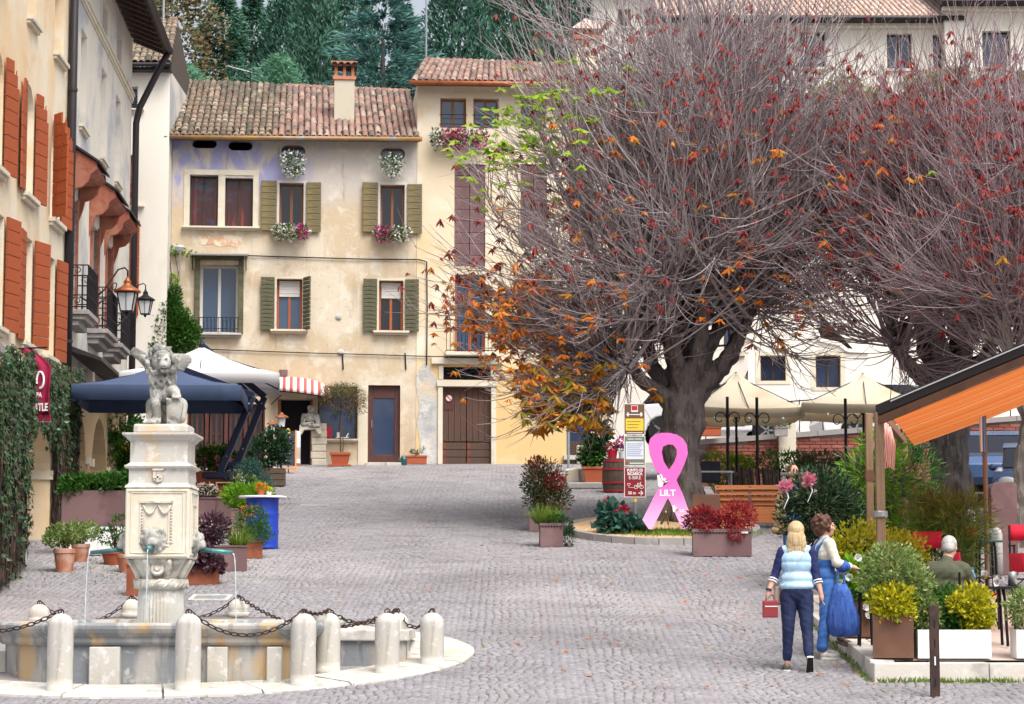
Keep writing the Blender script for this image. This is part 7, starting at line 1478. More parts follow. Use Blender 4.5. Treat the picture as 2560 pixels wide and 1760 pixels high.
def ribbon():
 Y = 41.6; q = lambda x, y: ((at(x*K, y*K, Y).x), at(x*K, y*K, Y).z); base = at(1510*K, 1198*K, Y); T = thing('pink_ribbon', 'large pink awareness ribbon sculpture standing against the tree trunk', 'sculpture', (base.x, Y, base.z))
 c = lambda x, y: (q(x,y)[0]-base.x, q(x,y)[1]-base.z)
 outer = [(1456,1178),(1480,1130),(1503,1088),(1484,1060),(1473,1030),(1470,1008),(1474,994),(1484,985),(1500,981),(1516,981),(1534,985),(1548,994),(1557,1008),(1559,1028),(1552,1050),(1542,1072),(1533,1088),(1547,1118),(1567,1174),(1557,1200),(1546,1199)]
 inner = [(1520,1140),(1514,1129)]; left = [(1509,1138),(1478,1200),(1470,1199)]
 out_ = outer+inner+left; hole = [(1516,1065),(1504,1045),(1500,1025),(1503,1012),(1514,1007),(1526,1008),(1534,1018),(1534,1032),(1528,1048)]
 bm = bmesh.new(); vo = [bm.verts.new((*([c(*p)[0]]), 0, c(*p)[1])) for p in out_]; vh = [bm.verts.new((c(*p)[0], 0, c(*p)[1])) for p in hole]
 eo = [bm.edges.new((vo[i], vo[(i+1)%len(vo)])) for i in range(len(vo))]; eh = [bm.edges.new((vh[i], vh[(i+1)%len(vh)])) for i in range(len(vh))]
 bmesh.ops.triangle_fill(bm, edges=eo+eh, use_beauty=True); r = bmesh.ops.extrude_face_region(bm, geom=bm.faces[:]); bmesh.ops.translate(bm, verts=[v for v in r['geom'] if isinstance(v, bmesh.types.BMVert)], vec=(0,.05,0)); bmesh.ops.recalc_face_normals(bm, faces=bm.faces[:])
 me = bpy.data.meshes.new('ribbon'); bm.to_mesh(me); bm.free()
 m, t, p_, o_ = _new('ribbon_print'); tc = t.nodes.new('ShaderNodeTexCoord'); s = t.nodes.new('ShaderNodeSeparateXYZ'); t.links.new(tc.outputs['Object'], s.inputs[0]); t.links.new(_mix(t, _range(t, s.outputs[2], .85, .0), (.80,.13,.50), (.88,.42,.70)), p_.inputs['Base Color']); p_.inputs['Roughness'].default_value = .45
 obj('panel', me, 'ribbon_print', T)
 x, z = c(1513,1118); text('LILT', .155, 'white_print', T, (x,-.004,z), bold=.004); x, z = c(1552,1158); text('LILT', .075, 'white_print', T, (x-.02,-.004,z), bold=.002)
 for q_ in range(2): MB().box(x-.13,x+.10,-.004,-.001,z-.06-.028*q_,z-.052-.028*q_).build('print_line', 'white_print', T)
 def logo(x0, y0, s_):
  b = MB(); k = lambda u, v: (c(x0,y0)[0]+u*s_, c(x0,y0)[1]+v*s_)
  b.prism([k(-.13,.12),(k(-.09,.14)),k(-.02,-.02),k(.03,-.05),k(.14,-.01),k(.14,.0),k(.02,-.01),k(.06,.02),k(-.01,-.12),k(-.07,-.14),k(-.11,-.10)], -.006, -.001); b.build('emblem', 'white_print', T)
  MB().prism([k(.03+.035*math.cos(a), .03+.035*math.sin(a)) for a in np.linspace(0,2*PI,10)[:-1]], -.006, -.001).build('emblem', 'white_print', T)
  MB().prism([k(-.07,.14),k(-.03,.15),k(.01,.02),k(-.02,.0)], -.006, -.001).build('emblem', 'white_print', T)
 logo(1503,1090,.8); logo(1531,1153,.42)
 MB().bar((.0,.05,.3),(.1,.9,.1), .03).build('prop', 'wood_pale', T); MB().bar((.1,.05,.45),(-.05,.6,.1), .03).build('prop', 'wood_pale', T)
ribbon()
def sign_post():
 Y = 42.6; base = gp(1440*K, 1320); base = Vector((at(1440*K, 1190*K, Y).x, Y, G(0,Y)+.1)); T = thing('tourist_sign', 'tall three-panel sign post with brown, green and red plates', 'sign', base)
 r = lambda y: at(1440*K, y*K, Y).z-base.z; x0, x1 = at(1414*K,1000,Y).x-base.x, at(1462*K,1000,Y).x-base.x
 MB().tube([(.0,.04,0),(.0,.04,r(925))], .03, 10).build('pole', 'steel', T)
 def plate(y0, y1, m):
  z1, z0 = r(y0), r(y1); o = MB().box(x0,x1,0,.018,z0,z1).build('panel', m, T, bevel=.006); e = .010; b = MB()
  b.box(x0,x1,-.003,.0,z0,z0+e); b.box(x0,x1,-.003,.0,z1-e,z1); b.box(x0,x0+e,-.003,0,z0+e,z1-e); b.box(x1-e,x1,-.003,0,z0+e,z1-e); b.build('border', 'white_print', o); return z0, z1, o
 xc = (x0+x1)/2; w_ = x1-x0
 z0, z1, o = plate(915,985,'sign_brown'); MB().box(xc-.06,xc+.06,-.006,0,z1-.15,z1-.03).build('crest', 'white_print', o); MB().box(xc-.05,xc+.05,-.009,-.006,z1-.12,z1-.04).build('crest_field', 'red_box', o); MB().box(x0+.03,x1-.03,-.008,0,z0+.07,z0+.29).build('notice', 'sign_yellow', o); MB().box(x0+.04,x1-.04,-.006,0,z1-.205,z1-.19).build('bar_line', 'white_print', o)
 for s_ in (-1,1): MB().box(xc+s_*.12-.015,xc+s_*.12+.015,-.012,0,z1-.23,z1-.16).build('clip', 'white_print', o)
 for k in range(3): MB().box(x0+.06,x1-.08-.03*k,-.010,-.008,z0+.23-.055*k,z0+.24-.055*k).build('text_line', 'sign_brown', o)
 MB().box(x0+.05,x1-.05,-.005,0,z0+.03,z0+.042).build('text_line', 'white_print', o)
 z0, z1, o = plate(988,1056,'sign_green'); text('Centro storico', .042, 'white_print', o, (xc,-.005,z1-.055), bold=.001); MB().box(x0+.03,x1-.03,-.006,0,z0+.12,z1-.10).build('sheet', 'paper', o)
 for k in range(7): MB().box(x0+.05,x1-.05-.02*(k%3),-.009,-.006,z1-.15-.036*k,z1-.14-.036*k).build('text_line', 'sign_blue', o)
 MB().box(x0+.03,x0+.07,-.006,0,z0+.03,z0+.08).build('badge', 'red_box', o); MB().box(x0+.10,x1-.03,-.006,0,z0+.04,z0+.055).build('text_line', 'white_print', o)
 z0, z1, o = plate(1058,1127,'sign_red'); text('PUNTO DI', .072, 'white_print', o, (xc,-.005,z1-.065), bold=.003, sx=.84); text('RICARICA', .072, 'white_print', o, (xc,-.005,z1-.128), bold=.003, sx=.84); text('E-BIKE', .088, 'white_print', o, (xc,-.005,z1-.20), sx=.92); text('50 m', .075, 'white_print', o, (xc-.055,-.005,z0+.075), bold=.002, sx=.9)
 b = MB(); b.bar((xc+.06,-.004,z0+.075),(xc+.145,-.004,z0+.075), .004,.016); b.build('arrow', 'white_print', o)
 for s_ in (-1,1): MB().bar((xc+.145,-.004,z0+.075),(xc+.105,-.004,z0+.075+s_*.04), .004,.016).build('arrow', 'white_print', o)
 zc = z0+.185;
 for dx in (.02,.12): MB().tube([(xc+dx+.032*math.cos(a),-.004,zc+.032*math.sin(a)) for a in np.linspace(0,2*PI,13)], .005, 5).build('bike_wheel', 'white_print', o)
 for a_, b_ in (((.02,0),(.055,.06)),((.055,.06),(.10,.06)),((.10,.06),(.07,0)),((.07,0),(.02,0)),((.12,0),(.095,.085)),((.055,.06),(.05,.08)),((.095,.085),(.115,.09)),((.07,0),(.052,.06))): MB().bar((xc+a_[0],-.004,zc+a_[1]),(xc+b_[0],-.004,zc+b_[1]), .004,.008).build('bike_frame', 'white_print', o)
 MB().tube([(xc-.11+.028*math.sin(t)**3,-.004,zc+.045+.0018*(13*math.cos(t)-5*math.cos(2*t)-2*math.cos(3*t))) for t in np.linspace(0,2*PI,20)], .004, 5).build('heart', 'white_print', o); MB().tube([(xc-.11,-.004,zc+.015),(xc-.11,-.004,zc-.01),(xc-.02,-.004,zc-.012)], .004, 5).build('plug_cord', 'white_print', o)
 for k, z in enumerate((.52,.62)): MB().lathe([(.033,0),(.033,.07)], (0,.04,z), 10).build('sticker', ['sign_yellow','paint_white'][k], T)
sign_post()
p = gpd(1400, 1222); T = plant('hollyhock_plant', 'leafy plant with red flowers at the edge of the tree bed', p, 'plant'); foliage('foliage', [((0,0,.25),(.38,.3,.2)),((-.1,0,.45),(.25,.2,.2)),((.25,0,.2),(.25,.25,.15))], 650, .15, .12, 'leaf_teal', T, shell=.3); stems(T, (0,0,0), 9, .01, 'leaf_green', .2, .7); petals('blossoms', [((.08,-.1,.52),(.12,.06,.06)),((-.18,0,.66),(.05,.05,.05))], 60, .07, 'petal_red', T)
p = gpd(1636, 1261); T = plant('red_shrub_planter', 'purple steel planter with two red nandina shrubs', p, 'planter', R(-2)); box_pot(T, .96, .42, .44, 'planter_purple', .05, holes=True)
foliage('foliage', [((-.30,0,.62),(.30,.26,.22)),((.27,0,.66),(.33,.28,.26)),((.02,0,.54),(.3,.24,.14))], 3000, .065, .022, 'leaf_red', T, shell=.3); foliage('hanging_leaves', [((.22,-.2,.42),(.15,.1,.2)),((-.25,-.18,.5),(.12,.1,.12))], 500, .065, .022, 'leaf_red', T, droop=.8); foliage('dull_leaves', [((-.35,0,.56),(.3,.25,.18))], 500, .06, .02, 'leaf_purple', T)
MB().box(.30,.42,-.232,-.228,.37,.40).build('label_plate', 'paint_white', T)
p = gpd(1249, 1240); T = plant('square_purple_planter', 'square purple planter with light grass and trailing dark plant', p, 'planter', R(3)); box_pot(T, .39, .39, .40, 'planter_purple', .04, holes=True); tufts('blades', (-.16,.0,.40), 330, .42, .013, 'leaf_grass', T, .7, .12, .5); tufts('blades', (.05,.05,.40), 200, .34, .012, 'leaf_bright', T, .6, .12, .5); foliage('trailing_leaves', [((.22,-.05,.36),(.16,.2,.16)),((.30,-.08,.16),(.10,.14,.2)),((.05,-.1,.46),(.2,.15,.1))], 1000, .05, .02, 'leaf_dark', T)
p = gpd(1222, 1205); T = plant('nandina_pot', 'dark pot with bronze and red nandina behind the square planter', p); box_pot(T, .36, .36, .34, 'planter_purple', .03); stems(T, (0,0,.3), 26, .008, 'stem_brown', .4, .9); foliage('foliage', [((.1,0,.95),(.42,.34,.42)),((.2,0,.6),(.45,.35,.3)),((-.05,0,1.2),(.25,.22,.16))], 2300, .075, .022, 'leaf_rust', T, shell=.2); foliage('dark_leaves', [((.15,0,.62),(.48,.36,.3)),((0,0,.9),(.35,.3,.3))], 1700, .075, .024, 'leaf_dark', T, shell=.2); foliage('red_leaves', [((.28,-.15,.92),(.2,.15,.14)),((-.05,-.1,1.28),(.12,.1,.08))], 300, .08, .03, 'leaf_red', T)
p = gp(1485, 1208); T = plant('leafy_terracotta', 'large terracotta pot with dark climbing leaves beside the barrel', p); box_pot(T, .52, .45, .38, 'terracotta_red', .05, taper=.05); stems(T, (0,0,.3), 10, .01, 'stem_brown', .2, 1.0); foliage('foliage', [((0,0,.75),(.3,.25,.36)),((.1,0,1.15),(.34,.28,.28)),((-.12,0,.6),(.22,.2,.2))], 850, .13, .09, 'leaf_dark', T, shell=.3); foliage('light_leaves', [((-.05,-.1,.7),(.26,.2,.34))], 260, .12, .09, 'leaf_green', T)
def barrel():
 p = gp(1540, 1232); T = thing('wooden_barrel', 'old wooden barrel with red hoops left of the sign post', 'barrel', p); h, r = .76, .31; pr = lambda z: r*(.84+.16*math.sin(PI*(z/h*.8+.1)))
 n = 18
 for k in range(n):
  a0, a1 = 2*PI*(k+.02)/n, 2*PI*(k+.98)/n; b = MB(); vs_ = []
  for z in np.linspace(0,h,7):
   for a in (a0,a1): vs_.append((pr(z)*math.cos(a), pr(z)*math.sin(a), z))
   for a in (a1,a0): vs_.append((pr(z)*.9*math.cos(a), pr(z)*.9*math.sin(a), z))
  b.add(vs_, [(i*4+j, i*4+(j+1)%4, (i+1)*4+(j+1)%4, (i+1)*4+j) for i in range(6) for j in range(4)]); b.build('stave', 'barrel_wood', T)
 for z in (.04,.22,.52,.70): MB().lathe([(pr(z)+.004,z-.025),(pr(z)+.010,z-.025),(pr(z+.02)+.010,z+.025),(pr(z)+.004,z+.025)], n=28, cap=False).build('hoop', 'hoop_red', T)
 MB().lathe([(pr(h)*.9,h-.03),(.0,h-.028)], n=20).build('head', 'barrel_wood', T)
 S = plant('red_pot_on_barrel', 'glossy red pot on the wooden barrel', p+Vector((-.08,0,h-.028)), 'pot'); round_pot(S, .09, .12, .24, 'red_box'); foliage('foliage', [((0,0,.3),(.12,.12,.08))], 150, .06, .04, 'leaf_red', S)
 S = plant('white_pot_on_barrel', 'pale blue pot with magenta flowers on the wooden barrel', p+Vector((.14,-.06,h-.028)), 'pot'); round_pot(S, .065, .085, .20, 'paper'); foliage('foliage', [((0,0,.27),(.12,.1,.06))], 120, .05, .03, 'leaf_teal', S); petals('blossoms', [((0,0,.40),(.13,.1,.12))], 160, .05, 'petal_magenta', S)
barrel()
for k, (x, y, dims, rz, lab) in enumerate(((1452,1160,(.22,.25,.52),5,'upright mossy stone block beside the dark doorway'),(1440,1204,(.36,.6,.34),-20,'leaning pale stone slab at the foot of the pole'),(1480,1222,(1.3,.55,.16),0,'flat stone step under the terracotta pot and barrel'))):
 p = gp(x, y); b = MB().cbox((0,0,dims[2]/2-.02), dims, 0, R(6) if k == 1 else 0); tag(b.build(['stone_block','stone_slab','stone_step'][k], ['stone_white','stone_trim','stone_kerb'][k], loc=p, bevel=.04, seg=3), lab, 'stone').rotation_euler = (0,0,R(rz))
p = gp(1421, 1172); T = thing('road_sign_pole', 'thin grey pole with a small road sign seen from behind', 'sign', p); MB().tube([(0,0,0),(0,0,1.95)], .035, 8).build('pole', 'pipe_blue', T); MB().box(-.16,.18,-.06,-.045,1.45,1.78).build('plate', 'pipe_blue', T, bevel=.004)
# trees
def tubes_np(P, r, sides=4):
 """P (n,k,3) paths, r (n,k) radii"""
 n, k, _ = P.shape; T = np.gradient(P, axis=1); T /= np.linalg.norm(T, axis=2)[..., None]+1e-9
 ref = np.where(np.abs(T[..., 2:3]) < .85, np.array([0,0,1.0]), np.array([1.0,0,0])); U = np.cross(T, ref); U /= np.linalg.norm(U, axis=2)[..., None]+1e-9; W = np.cross(T, U)
 a = 2*PI*np.arange(sides)/sides; V = P[:, :, None] + (U[:, :, None]*np.cos(a)[None,None,:,None] + W[:, :, None]*np.sin(a)[None,None,:,None])*r[:, :, None, None]
 i = (np.arange(n)[:,None,None]*k*sides + np.arange(k-1)[None,:,None]*sides + np.arange(sides)[None,None,:]); j = (np.arange(n)[:,None,None]*k*sides + np.arange(k-1)[None,:,None]*sides + ((np.arange(sides)+1)%sides)[None,None,:])
 return V.reshape(-1,3), np.stack([i, j, j+sides, i+sides], -1).reshape(-1,4)
def bezier(A, B, C, k):
 t = np.linspace(0,1,k)[None,:,None]; return A[:,None]*(1-t)**2 + B[:,None]*2*t*(1-t) + C[:,None]*t**2
def grow_twigs(P, count, L, spread, k=5, up=.35, lo=.3):
 """side twigs from random places along paths P"""
 n, kk, _ = P.shape; i = RNG.integers(0, n, count); t = RNG.uniform(lo, .97, count)*(kk-1); j = np.minimum(t.astype(int), kk-2); f = (t-j)[:,None]
 A = P[i,j]*(1-f)+P[i,j+1]*f; T = P[i,j+1]-P[i,j]; T /= np.linalg.norm(T,axis=1)[:,None]+1e-9
 S = np.cross(T, unit_dirs(count)); S /= np.linalg.norm(S,axis=1)[:,None]+1e-9; D = T+S*spread*RNG.uniform(.5,1.3,(count,1)); D /= np.linalg.norm(D,axis=1)[:,None]
 l = (L*RNG.uniform(.35,1.2,count))[:,None]; B = A+D*l*.5; C = A+D*l+np.array([0,0,1])*l*up*RNG.uniform(.2,1,(count,1))
 return bezier(A,B,C,k)
def clusters(name, tips, n_leaf, L, W, m, parent, droop):
 n = len(tips)
 if n == 0: return
 P = np.repeat(tips, n_leaf, 0); a = np.tile(np.arange(n_leaf)*2*PI/n_leaf*.8, n)+np.repeat(RNG.uniform(0,2*PI,n), n_leaf); s = np.repeat(RNG.uniform(.65,1.25,n), n_leaf)*RNG.uniform(.75,1.1,n*n_leaf)
 tilt = np.repeat(unit_dirs(n)*.5, n_leaf, 0); U = np.stack([np.cos(a), np.sin(a), -droop*RNG.uniform(.5,1.5,len(a))],1)+tilt; N = np.stack([RNG.normal(0,.5,len(a)), -.8*np.ones(len(a)), np.ones(len(a))],1)+tilt*.5
 return leaf_mesh(name, P, N, U, L*s, W*s, m, parent, 'stuff', fold=.35)
def chestnut(label, base, crotch, heads, cc, rad, nsh, ntw, trunk_r, leaves, bark='bark', low=(), seed=1, twm='twig', up_bias=.42, lift=0, nb=26):
 global RNG
 RNG = np.random.default_rng(seed); random.seed(seed)
 T = thing('chestnut_tree', label, 'tree', base); o = np.array(base); b0 = Vector(base); c = Vector(crotch)-b0
 b = MB(); n = 7; pts = [Vector((0,0,-.3)).lerp(c, k/(n-1))+Vector((.06*math.sin(k*1.3),.05*math.cos(k*1.9),0)) for k in range(n)]
 for k in range(n-1): b.cap(pts[k], pts[k+1], trunk_r*(1.25-.25*min(1,k/2)), trunk_r*(1.25-.25*min(1,(k+1)/2)))
 for k in range(7): a = k*.9; b.cap((trunk_r*1.1*math.cos(a), trunk_r*1.1*math.sin(a), -.2), (trunk_r*.6*math.cos(a), trunk_r*.6*math.sin(a), .9), trunk_r*.42, trunk_r*.3)
 for k in range(9): a = random.uniform(0,6.3); z = random.uniform(.5, c.z); p = Vector((0,0,0)).lerp(c, z/c.z); p.z = z; b.ell(p+Vector((math.cos(a),math.sin(a),0))*trunk_r*.85, trunk_r*random.uniform(.22,.38), 8, 6)
 H = []
 for (h, r0) in heads:
  e = Vector(h)-b0; q = [c-Vector((0,0,trunk_r*.6))]
  side = Vector((e.x-c.x, e.y-c.y, 0)); mid = c.lerp(e,.5)+side*.18+Vector((random.uniform(-.12,.12),random.uniform(-.1,.1),-.1)); q += [c.lerp(mid,.5)+Vector((random.uniform(-.08,.08),0,-.05)), mid, mid.lerp(e,.6)+Vector((random.uniform(-.1,.1),random.uniform(-.1,.1),.05)), e]
  for k in range(4): b.cap(q[k], q[k+1], r0*(1-.16*k), r0*(1-.16*(k+1)), 10)
  b.ell(e, r0*.62, 10, 7)
  for _ in range(3): d = Vector((random.uniform(-1,1),random.uniform(-1,1),random.uniform(-.2,1))); b.ell(e+d*r0*.5, r0*random.uniform(.28,.42), 8, 6)
  H.append((np.array(e), np.array(q[2]), np.array(q[3]), r0))
 tr = blob('trunk', b, bark, T, .045, 1, .4)
 displace(tr, lambda v: .018*np.sin(v[:,0]*31+np.sin(v[:,2]*5)*2)*np.sin(v[:,1]*27+v[:,2]*3)+.012*np.sin(v[:,2]*17+v[:,0]*9))
 hi = RNG.integers(0, len(H), nsh); E = np.array([h[0] for h in H])[hi]; M2 = np.array([h[1] for h in H])[hi]; R0 = np.array([h[3] for h in H])[hi]
 f = np.clip(RNG.beta(3,1.2,nsh),0,1)[:,None]; A = M2*(1-f)+E*f + unit_dirs(nsh)*(R0*.45)[:,None]
 C0 = np.array(cc)-o; d = unit_dirs(nsh); out_ = (E-C0); out_ = out_/np.linalg.norm(out_,axis=1)[:,None]; d = d+out_*.55; d[:,2] += up_bias; d /= np.linalg.norm(d,axis=1)[:,None]
 if lift: d[:,2] = np.where((lift*d[:,0] > .05) & (RNG.random(nsh) < .82), np.maximum(d[:,2], .02+.55*RNG.random(nsh)), d[:,2]); d /= np.linalg.norm(d,axis=1)[:,None]
 wob = 1+.10*np.sin(d[:,0]*5+seed)*np.sin(d[:,2]*6+seed*2)+.07*np.sin(d[:,0]*13+d[:,1]*9+d[:,2]*11)
 Rr = np.array([rad[0],rad[1],1.0])*np.ones((nsh,3)); Rr[:,2] = np.where(d[:,2] > 0, rad[2], rad[3]*np.where(d[:,0] > 0, rad[4], 1)); tgt = C0 + d*Rr*(wob*RNG.uniform(.58,1.04,nsh)**.8)[:,None]
 mid = A*.45+tgt*.55; mid[:,2] -= RNG.uniform(-.05,.35,nsh)*(1-np.clip(d[:,2],0,1)); mid += RNG.normal(0,.30,(nsh,3))
 bi = RNG.choice(nsh, nb, replace=False); bt = A[bi]*.42+tgt[bi]*.58; bm = E[bi]*.5+bt*.5+RNG.normal(0,.25,(nb,3)); BR = bezier(E[bi], bm, bt, 9); BR[:,1:] += np.cumsum(RNG.normal(0,.035,(nb,8,3)),1)
 V, Fc = tubes_np(BR, RNG.uniform(.055,.085,nb)[:,None]*np.linspace(1,.35,9)[None], 7); np_mesh('branches', V, Fc, bark, T, smooth=True, kind='stuff')
 own = RNG.random(nsh) < .55; dist = np.linalg.norm(BR[:,5][None]-tgt[:,None],axis=2); near = np.argmin(dist+RNG.uniform(0,1.0,dist.shape),1); pos = RNG.integers(2,9,nsh); A = np.where(own[:,None], BR[near,pos], A); mid = np.where(own[:,None], A*.5+tgt*.5+RNG.normal(0,.22,(nsh,3)), mid)
 k = 9; S = bezier(A, mid, tgt, k); S[:,1:] += np.cumsum(RNG.normal(0,.030,(nsh,k-1,3)),1); ln = np.linalg.norm(tgt-A,axis=1)
 r0 = (.007+.0048*ln)*RNG.uniform(.5,1.6,nsh); rs = r0[:,None]*np.linspace(1,.22,k)[None]
 if len(low):
  m_ = 9*len(low); i = RNG.integers(0,len(H),m_); A2 = np.array([h[2] for h in H]); tg = np.repeat(np.array(low)-o, 9, 0)+RNG.normal(0,.28,(m_,3)); dist = np.linalg.norm(A2[None]-tg[:,None],axis=2); A2 = A2[np.argmin(dist+RNG.uniform(0,.8,dist.shape),1)]
  md = A2*.5+tg*.5; md[:,2] -= .15; S2 = bezier(A2,md,tg,k); S2[:,1:] += np.cumsum(RNG.normal(0,.015,(m_,k-1,3)),1); S = np.concatenate([S,S2]); rs = np.concatenate([rs, (.022*RNG.uniform(.6,1.2,m_))[:,None]*np.linspace(1,.25,k)[None]])
 V, Fc = tubes_np(S, rs, 5); np_mesh('shoots', V, Fc, twm, T, smooth=True, kind='stuff')
 T1 = grow_twigs(S, ntw, 1.35, .62, 6, .4, .18); V, Fc = tubes_np(T1, np.linspace(.0105,.0035,6)[None]*RNG.uniform(.7,1.3,(len(T1),1)), 4); np_mesh('twigs', V, Fc, twm, T, smooth=True, kind='stuff')
 T2 = grow_twigs(T1, int(ntw*1.3), .60, .75, 4, .35, .25); V, Fc = tubes_np(T2, np.linspace(.0065,.003,4)[None]*np.ones((len(T2),1)), 3); np_mesh('fine_twigs', V, Fc, 'twig_red', T, smooth=True, kind='stuff')
 tips = np.concatenate([T1[:,-1], T2[:,-1], S[:,-1], S[:,-2]])
 for nm, cnt, sel, L, W, m, droop, nl in leaves:
  w_ = sel(tips+o); w_ = w_/w_.sum(); i = RNG.choice(len(tips), cnt, p=w_); clusters(nm, tips[i]+RNG.normal(0,.03,(cnt,3)), nl, L, W, m, T, droop)
 return T
def pxy(P): return CX+F*P[:,0]/P[:,1]/K*1.0*K, (HZ-F*P[:,2]/P[:,1])
def zone(x0,x1,y0,y1,base=0.0):
 def f(P):
  x = (CX+F*P[:,0]/P[:,1])/K; y = (HZ-F*P[:,2]/P[:,1])/K
  return base + np.exp(-(np.clip(np.abs(x-(x0+x1)/2)-(x1-x0)/4,0,None)/((x1-x0)/3.2))**2-(np.clip(np.abs(y-(y0+y1)/2)-(y1-y0)/4,0,None)/((y1-y0)/3.2))**2)+1e-6
 return f
def zones(*zs):
 fs = [(w_, zone(*z)) for w_, z in zs]; return lambda P: sum(w_*f(P) for w_, f in fs)
Y1 = 44.6; B1 = (at(1545*K,1100*K,Y1).x, Y1, G(0,Y1))
hd = lambda x, y, dy, Y: tuple(atd(x, y, Y+dy))
chestnut('huge pollarded chestnut with dense bare shoots and orange leaves behind the ribbon', B1, tuple(atd(1545, 905, Y1)),
 [(hd(1395,800,-.4,Y1),.20),(hd(1455,720,.6,Y1),.22),(hd(1500,640,-.7,Y1),.21),(hd(1560,600,.5,Y1),.24),(hd(1620,620,-.5,Y1),.23),(hd(1690,690,.6,Y1),.25),(hd(1660,560,.1,Y1),.2),(hd(1480,570,.2,Y1),.18),(hd(1590,500,-.1,Y1),.18),(hd(1740,640,-.2,Y1),.18)],
 tuple(atd(1535,640,Y1)), (4.25,3.5,6.1,1.7,.15), 900, 6600, .40,
 [('withered_leaves', 1500, zones((1,(1000,1900,0,720)),(1.6,(985,1120,500,760)),(.6,(1400,1850,50,300))), .17,.045,'leaf_wither',1.6,6),
  ('orange_leaves', 520, zones((1.3,(1120,1420,640,900)),(1.1,(1560,1900,570,760)),(.25,(1200,1800,250,600))), .19,.060,'leaf_orange',.9,6),
  ('rust_leaves', 430, zones((1,(1000,1180,640,860))), .15,.04,'leaf_orange',1.4,6),
  ('autumn_leaves', 300, zones((1,(1195,1340,860,980)),(.8,(1250,1400,820,960)),(.25,(1470,1560,880,960))), .23,.075,'leaf_autumn',.9,6),
  ('lime_leaves', 190, zones((1,(1010,1240,190,330)),(.35,(1010,1130,330,440)),(.15,(1150,1400,150,420))), .20,.085,'leaf_lime',.5,6)],
 low=[tuple(atd(x,y,Y1+dy)) for x,y,dy in ((1215,905,-1),(1260,880,-.5),(1290,930,-1.2),(1330,900,.2),(1250,820,.4),(1170,790,-.2),(1120,730,.1),(1370,900,-.6),(1060,690,0),(1760,690,-.8),(1840,650,-.5),(1800,800,-1))], seed=5, lift=1, nb=44)
Y2 = 43.2; B2 = (at(2165*K,1100*K,Y2).x, Y2, G(0,Y2))
chestnut('second pollarded chestnut with dark red withered leaves above the cream parasol', B2, tuple(atd(2150,880,Y2)),
 [(hd(2010,760,-.4,Y2),.2),(hd(2060,680,.6,Y2),.22),(hd(2120,620,-.6,Y2),.22),(hd(2170,640,.4,Y2),.22),(hd(2230,600,-.2,Y2),.2),(hd(2090,560,.2,Y2),.17),(hd(2260,700,.5,Y2),.2)],
 tuple(atd(2140,590,Y2)), (2.7,2.8,4.3,.7,1), 540, 3900, .36,
 [('withered_leaves', 1700, zones((1,(1850,2330,160,640)),(.5,(1900,2330,120,300))), .16,.045,'leaf_wither',1.5,6),
  ('orange_leaves', 150, zones((1,(1860,2250,640,760)),(.9,(2020,2110,230,300)),(.4,(1850,2250,300,600))), .2,.06,'leaf_orange',.9,6),
  ('lime_leaves', 14, zones((1,(1900,2200,250,700))), .17,.07,'leaf_lime',.6,5)],
 low=[tuple(atd(x,y,Y2+dy)) for x,y,dy in ((1880,690,-.6),(2060,820,-1))], seed=9, twm='twig_red', up_bias=.45, lift=-1)
Y3 = 40.6; B3 = (at(2335*K,1240*K,Y3).x, Y3, G(0,Y3))
chestnut('third chestnut with pale flaking trunk at the right edge', B3, tuple(atd(2350,930,Y3)),
 [(hd(2290,800,-.3,Y3),.2),(hd(2360,720,.4,Y3),.2),(hd(2420,760,-.4,Y3),.2),(hd(2310,660,.3,Y3),.17)],
 tuple(atd(2360,620,Y3)), (2.5,2.5,3.9,.7,1), 380, 2400, .30,
 [('withered_leaves', 1000, zones((1,(2200,2480,180,640))), .16,.045,'leaf_wither',1.5,6),('orange_leaves', 30, zones((1,(2250,2400,600,760))), .18,.06,'leaf_orange',.9,6)],
 bark='bark_pale', seed=14, twm='twig_red', up_bias=.4)
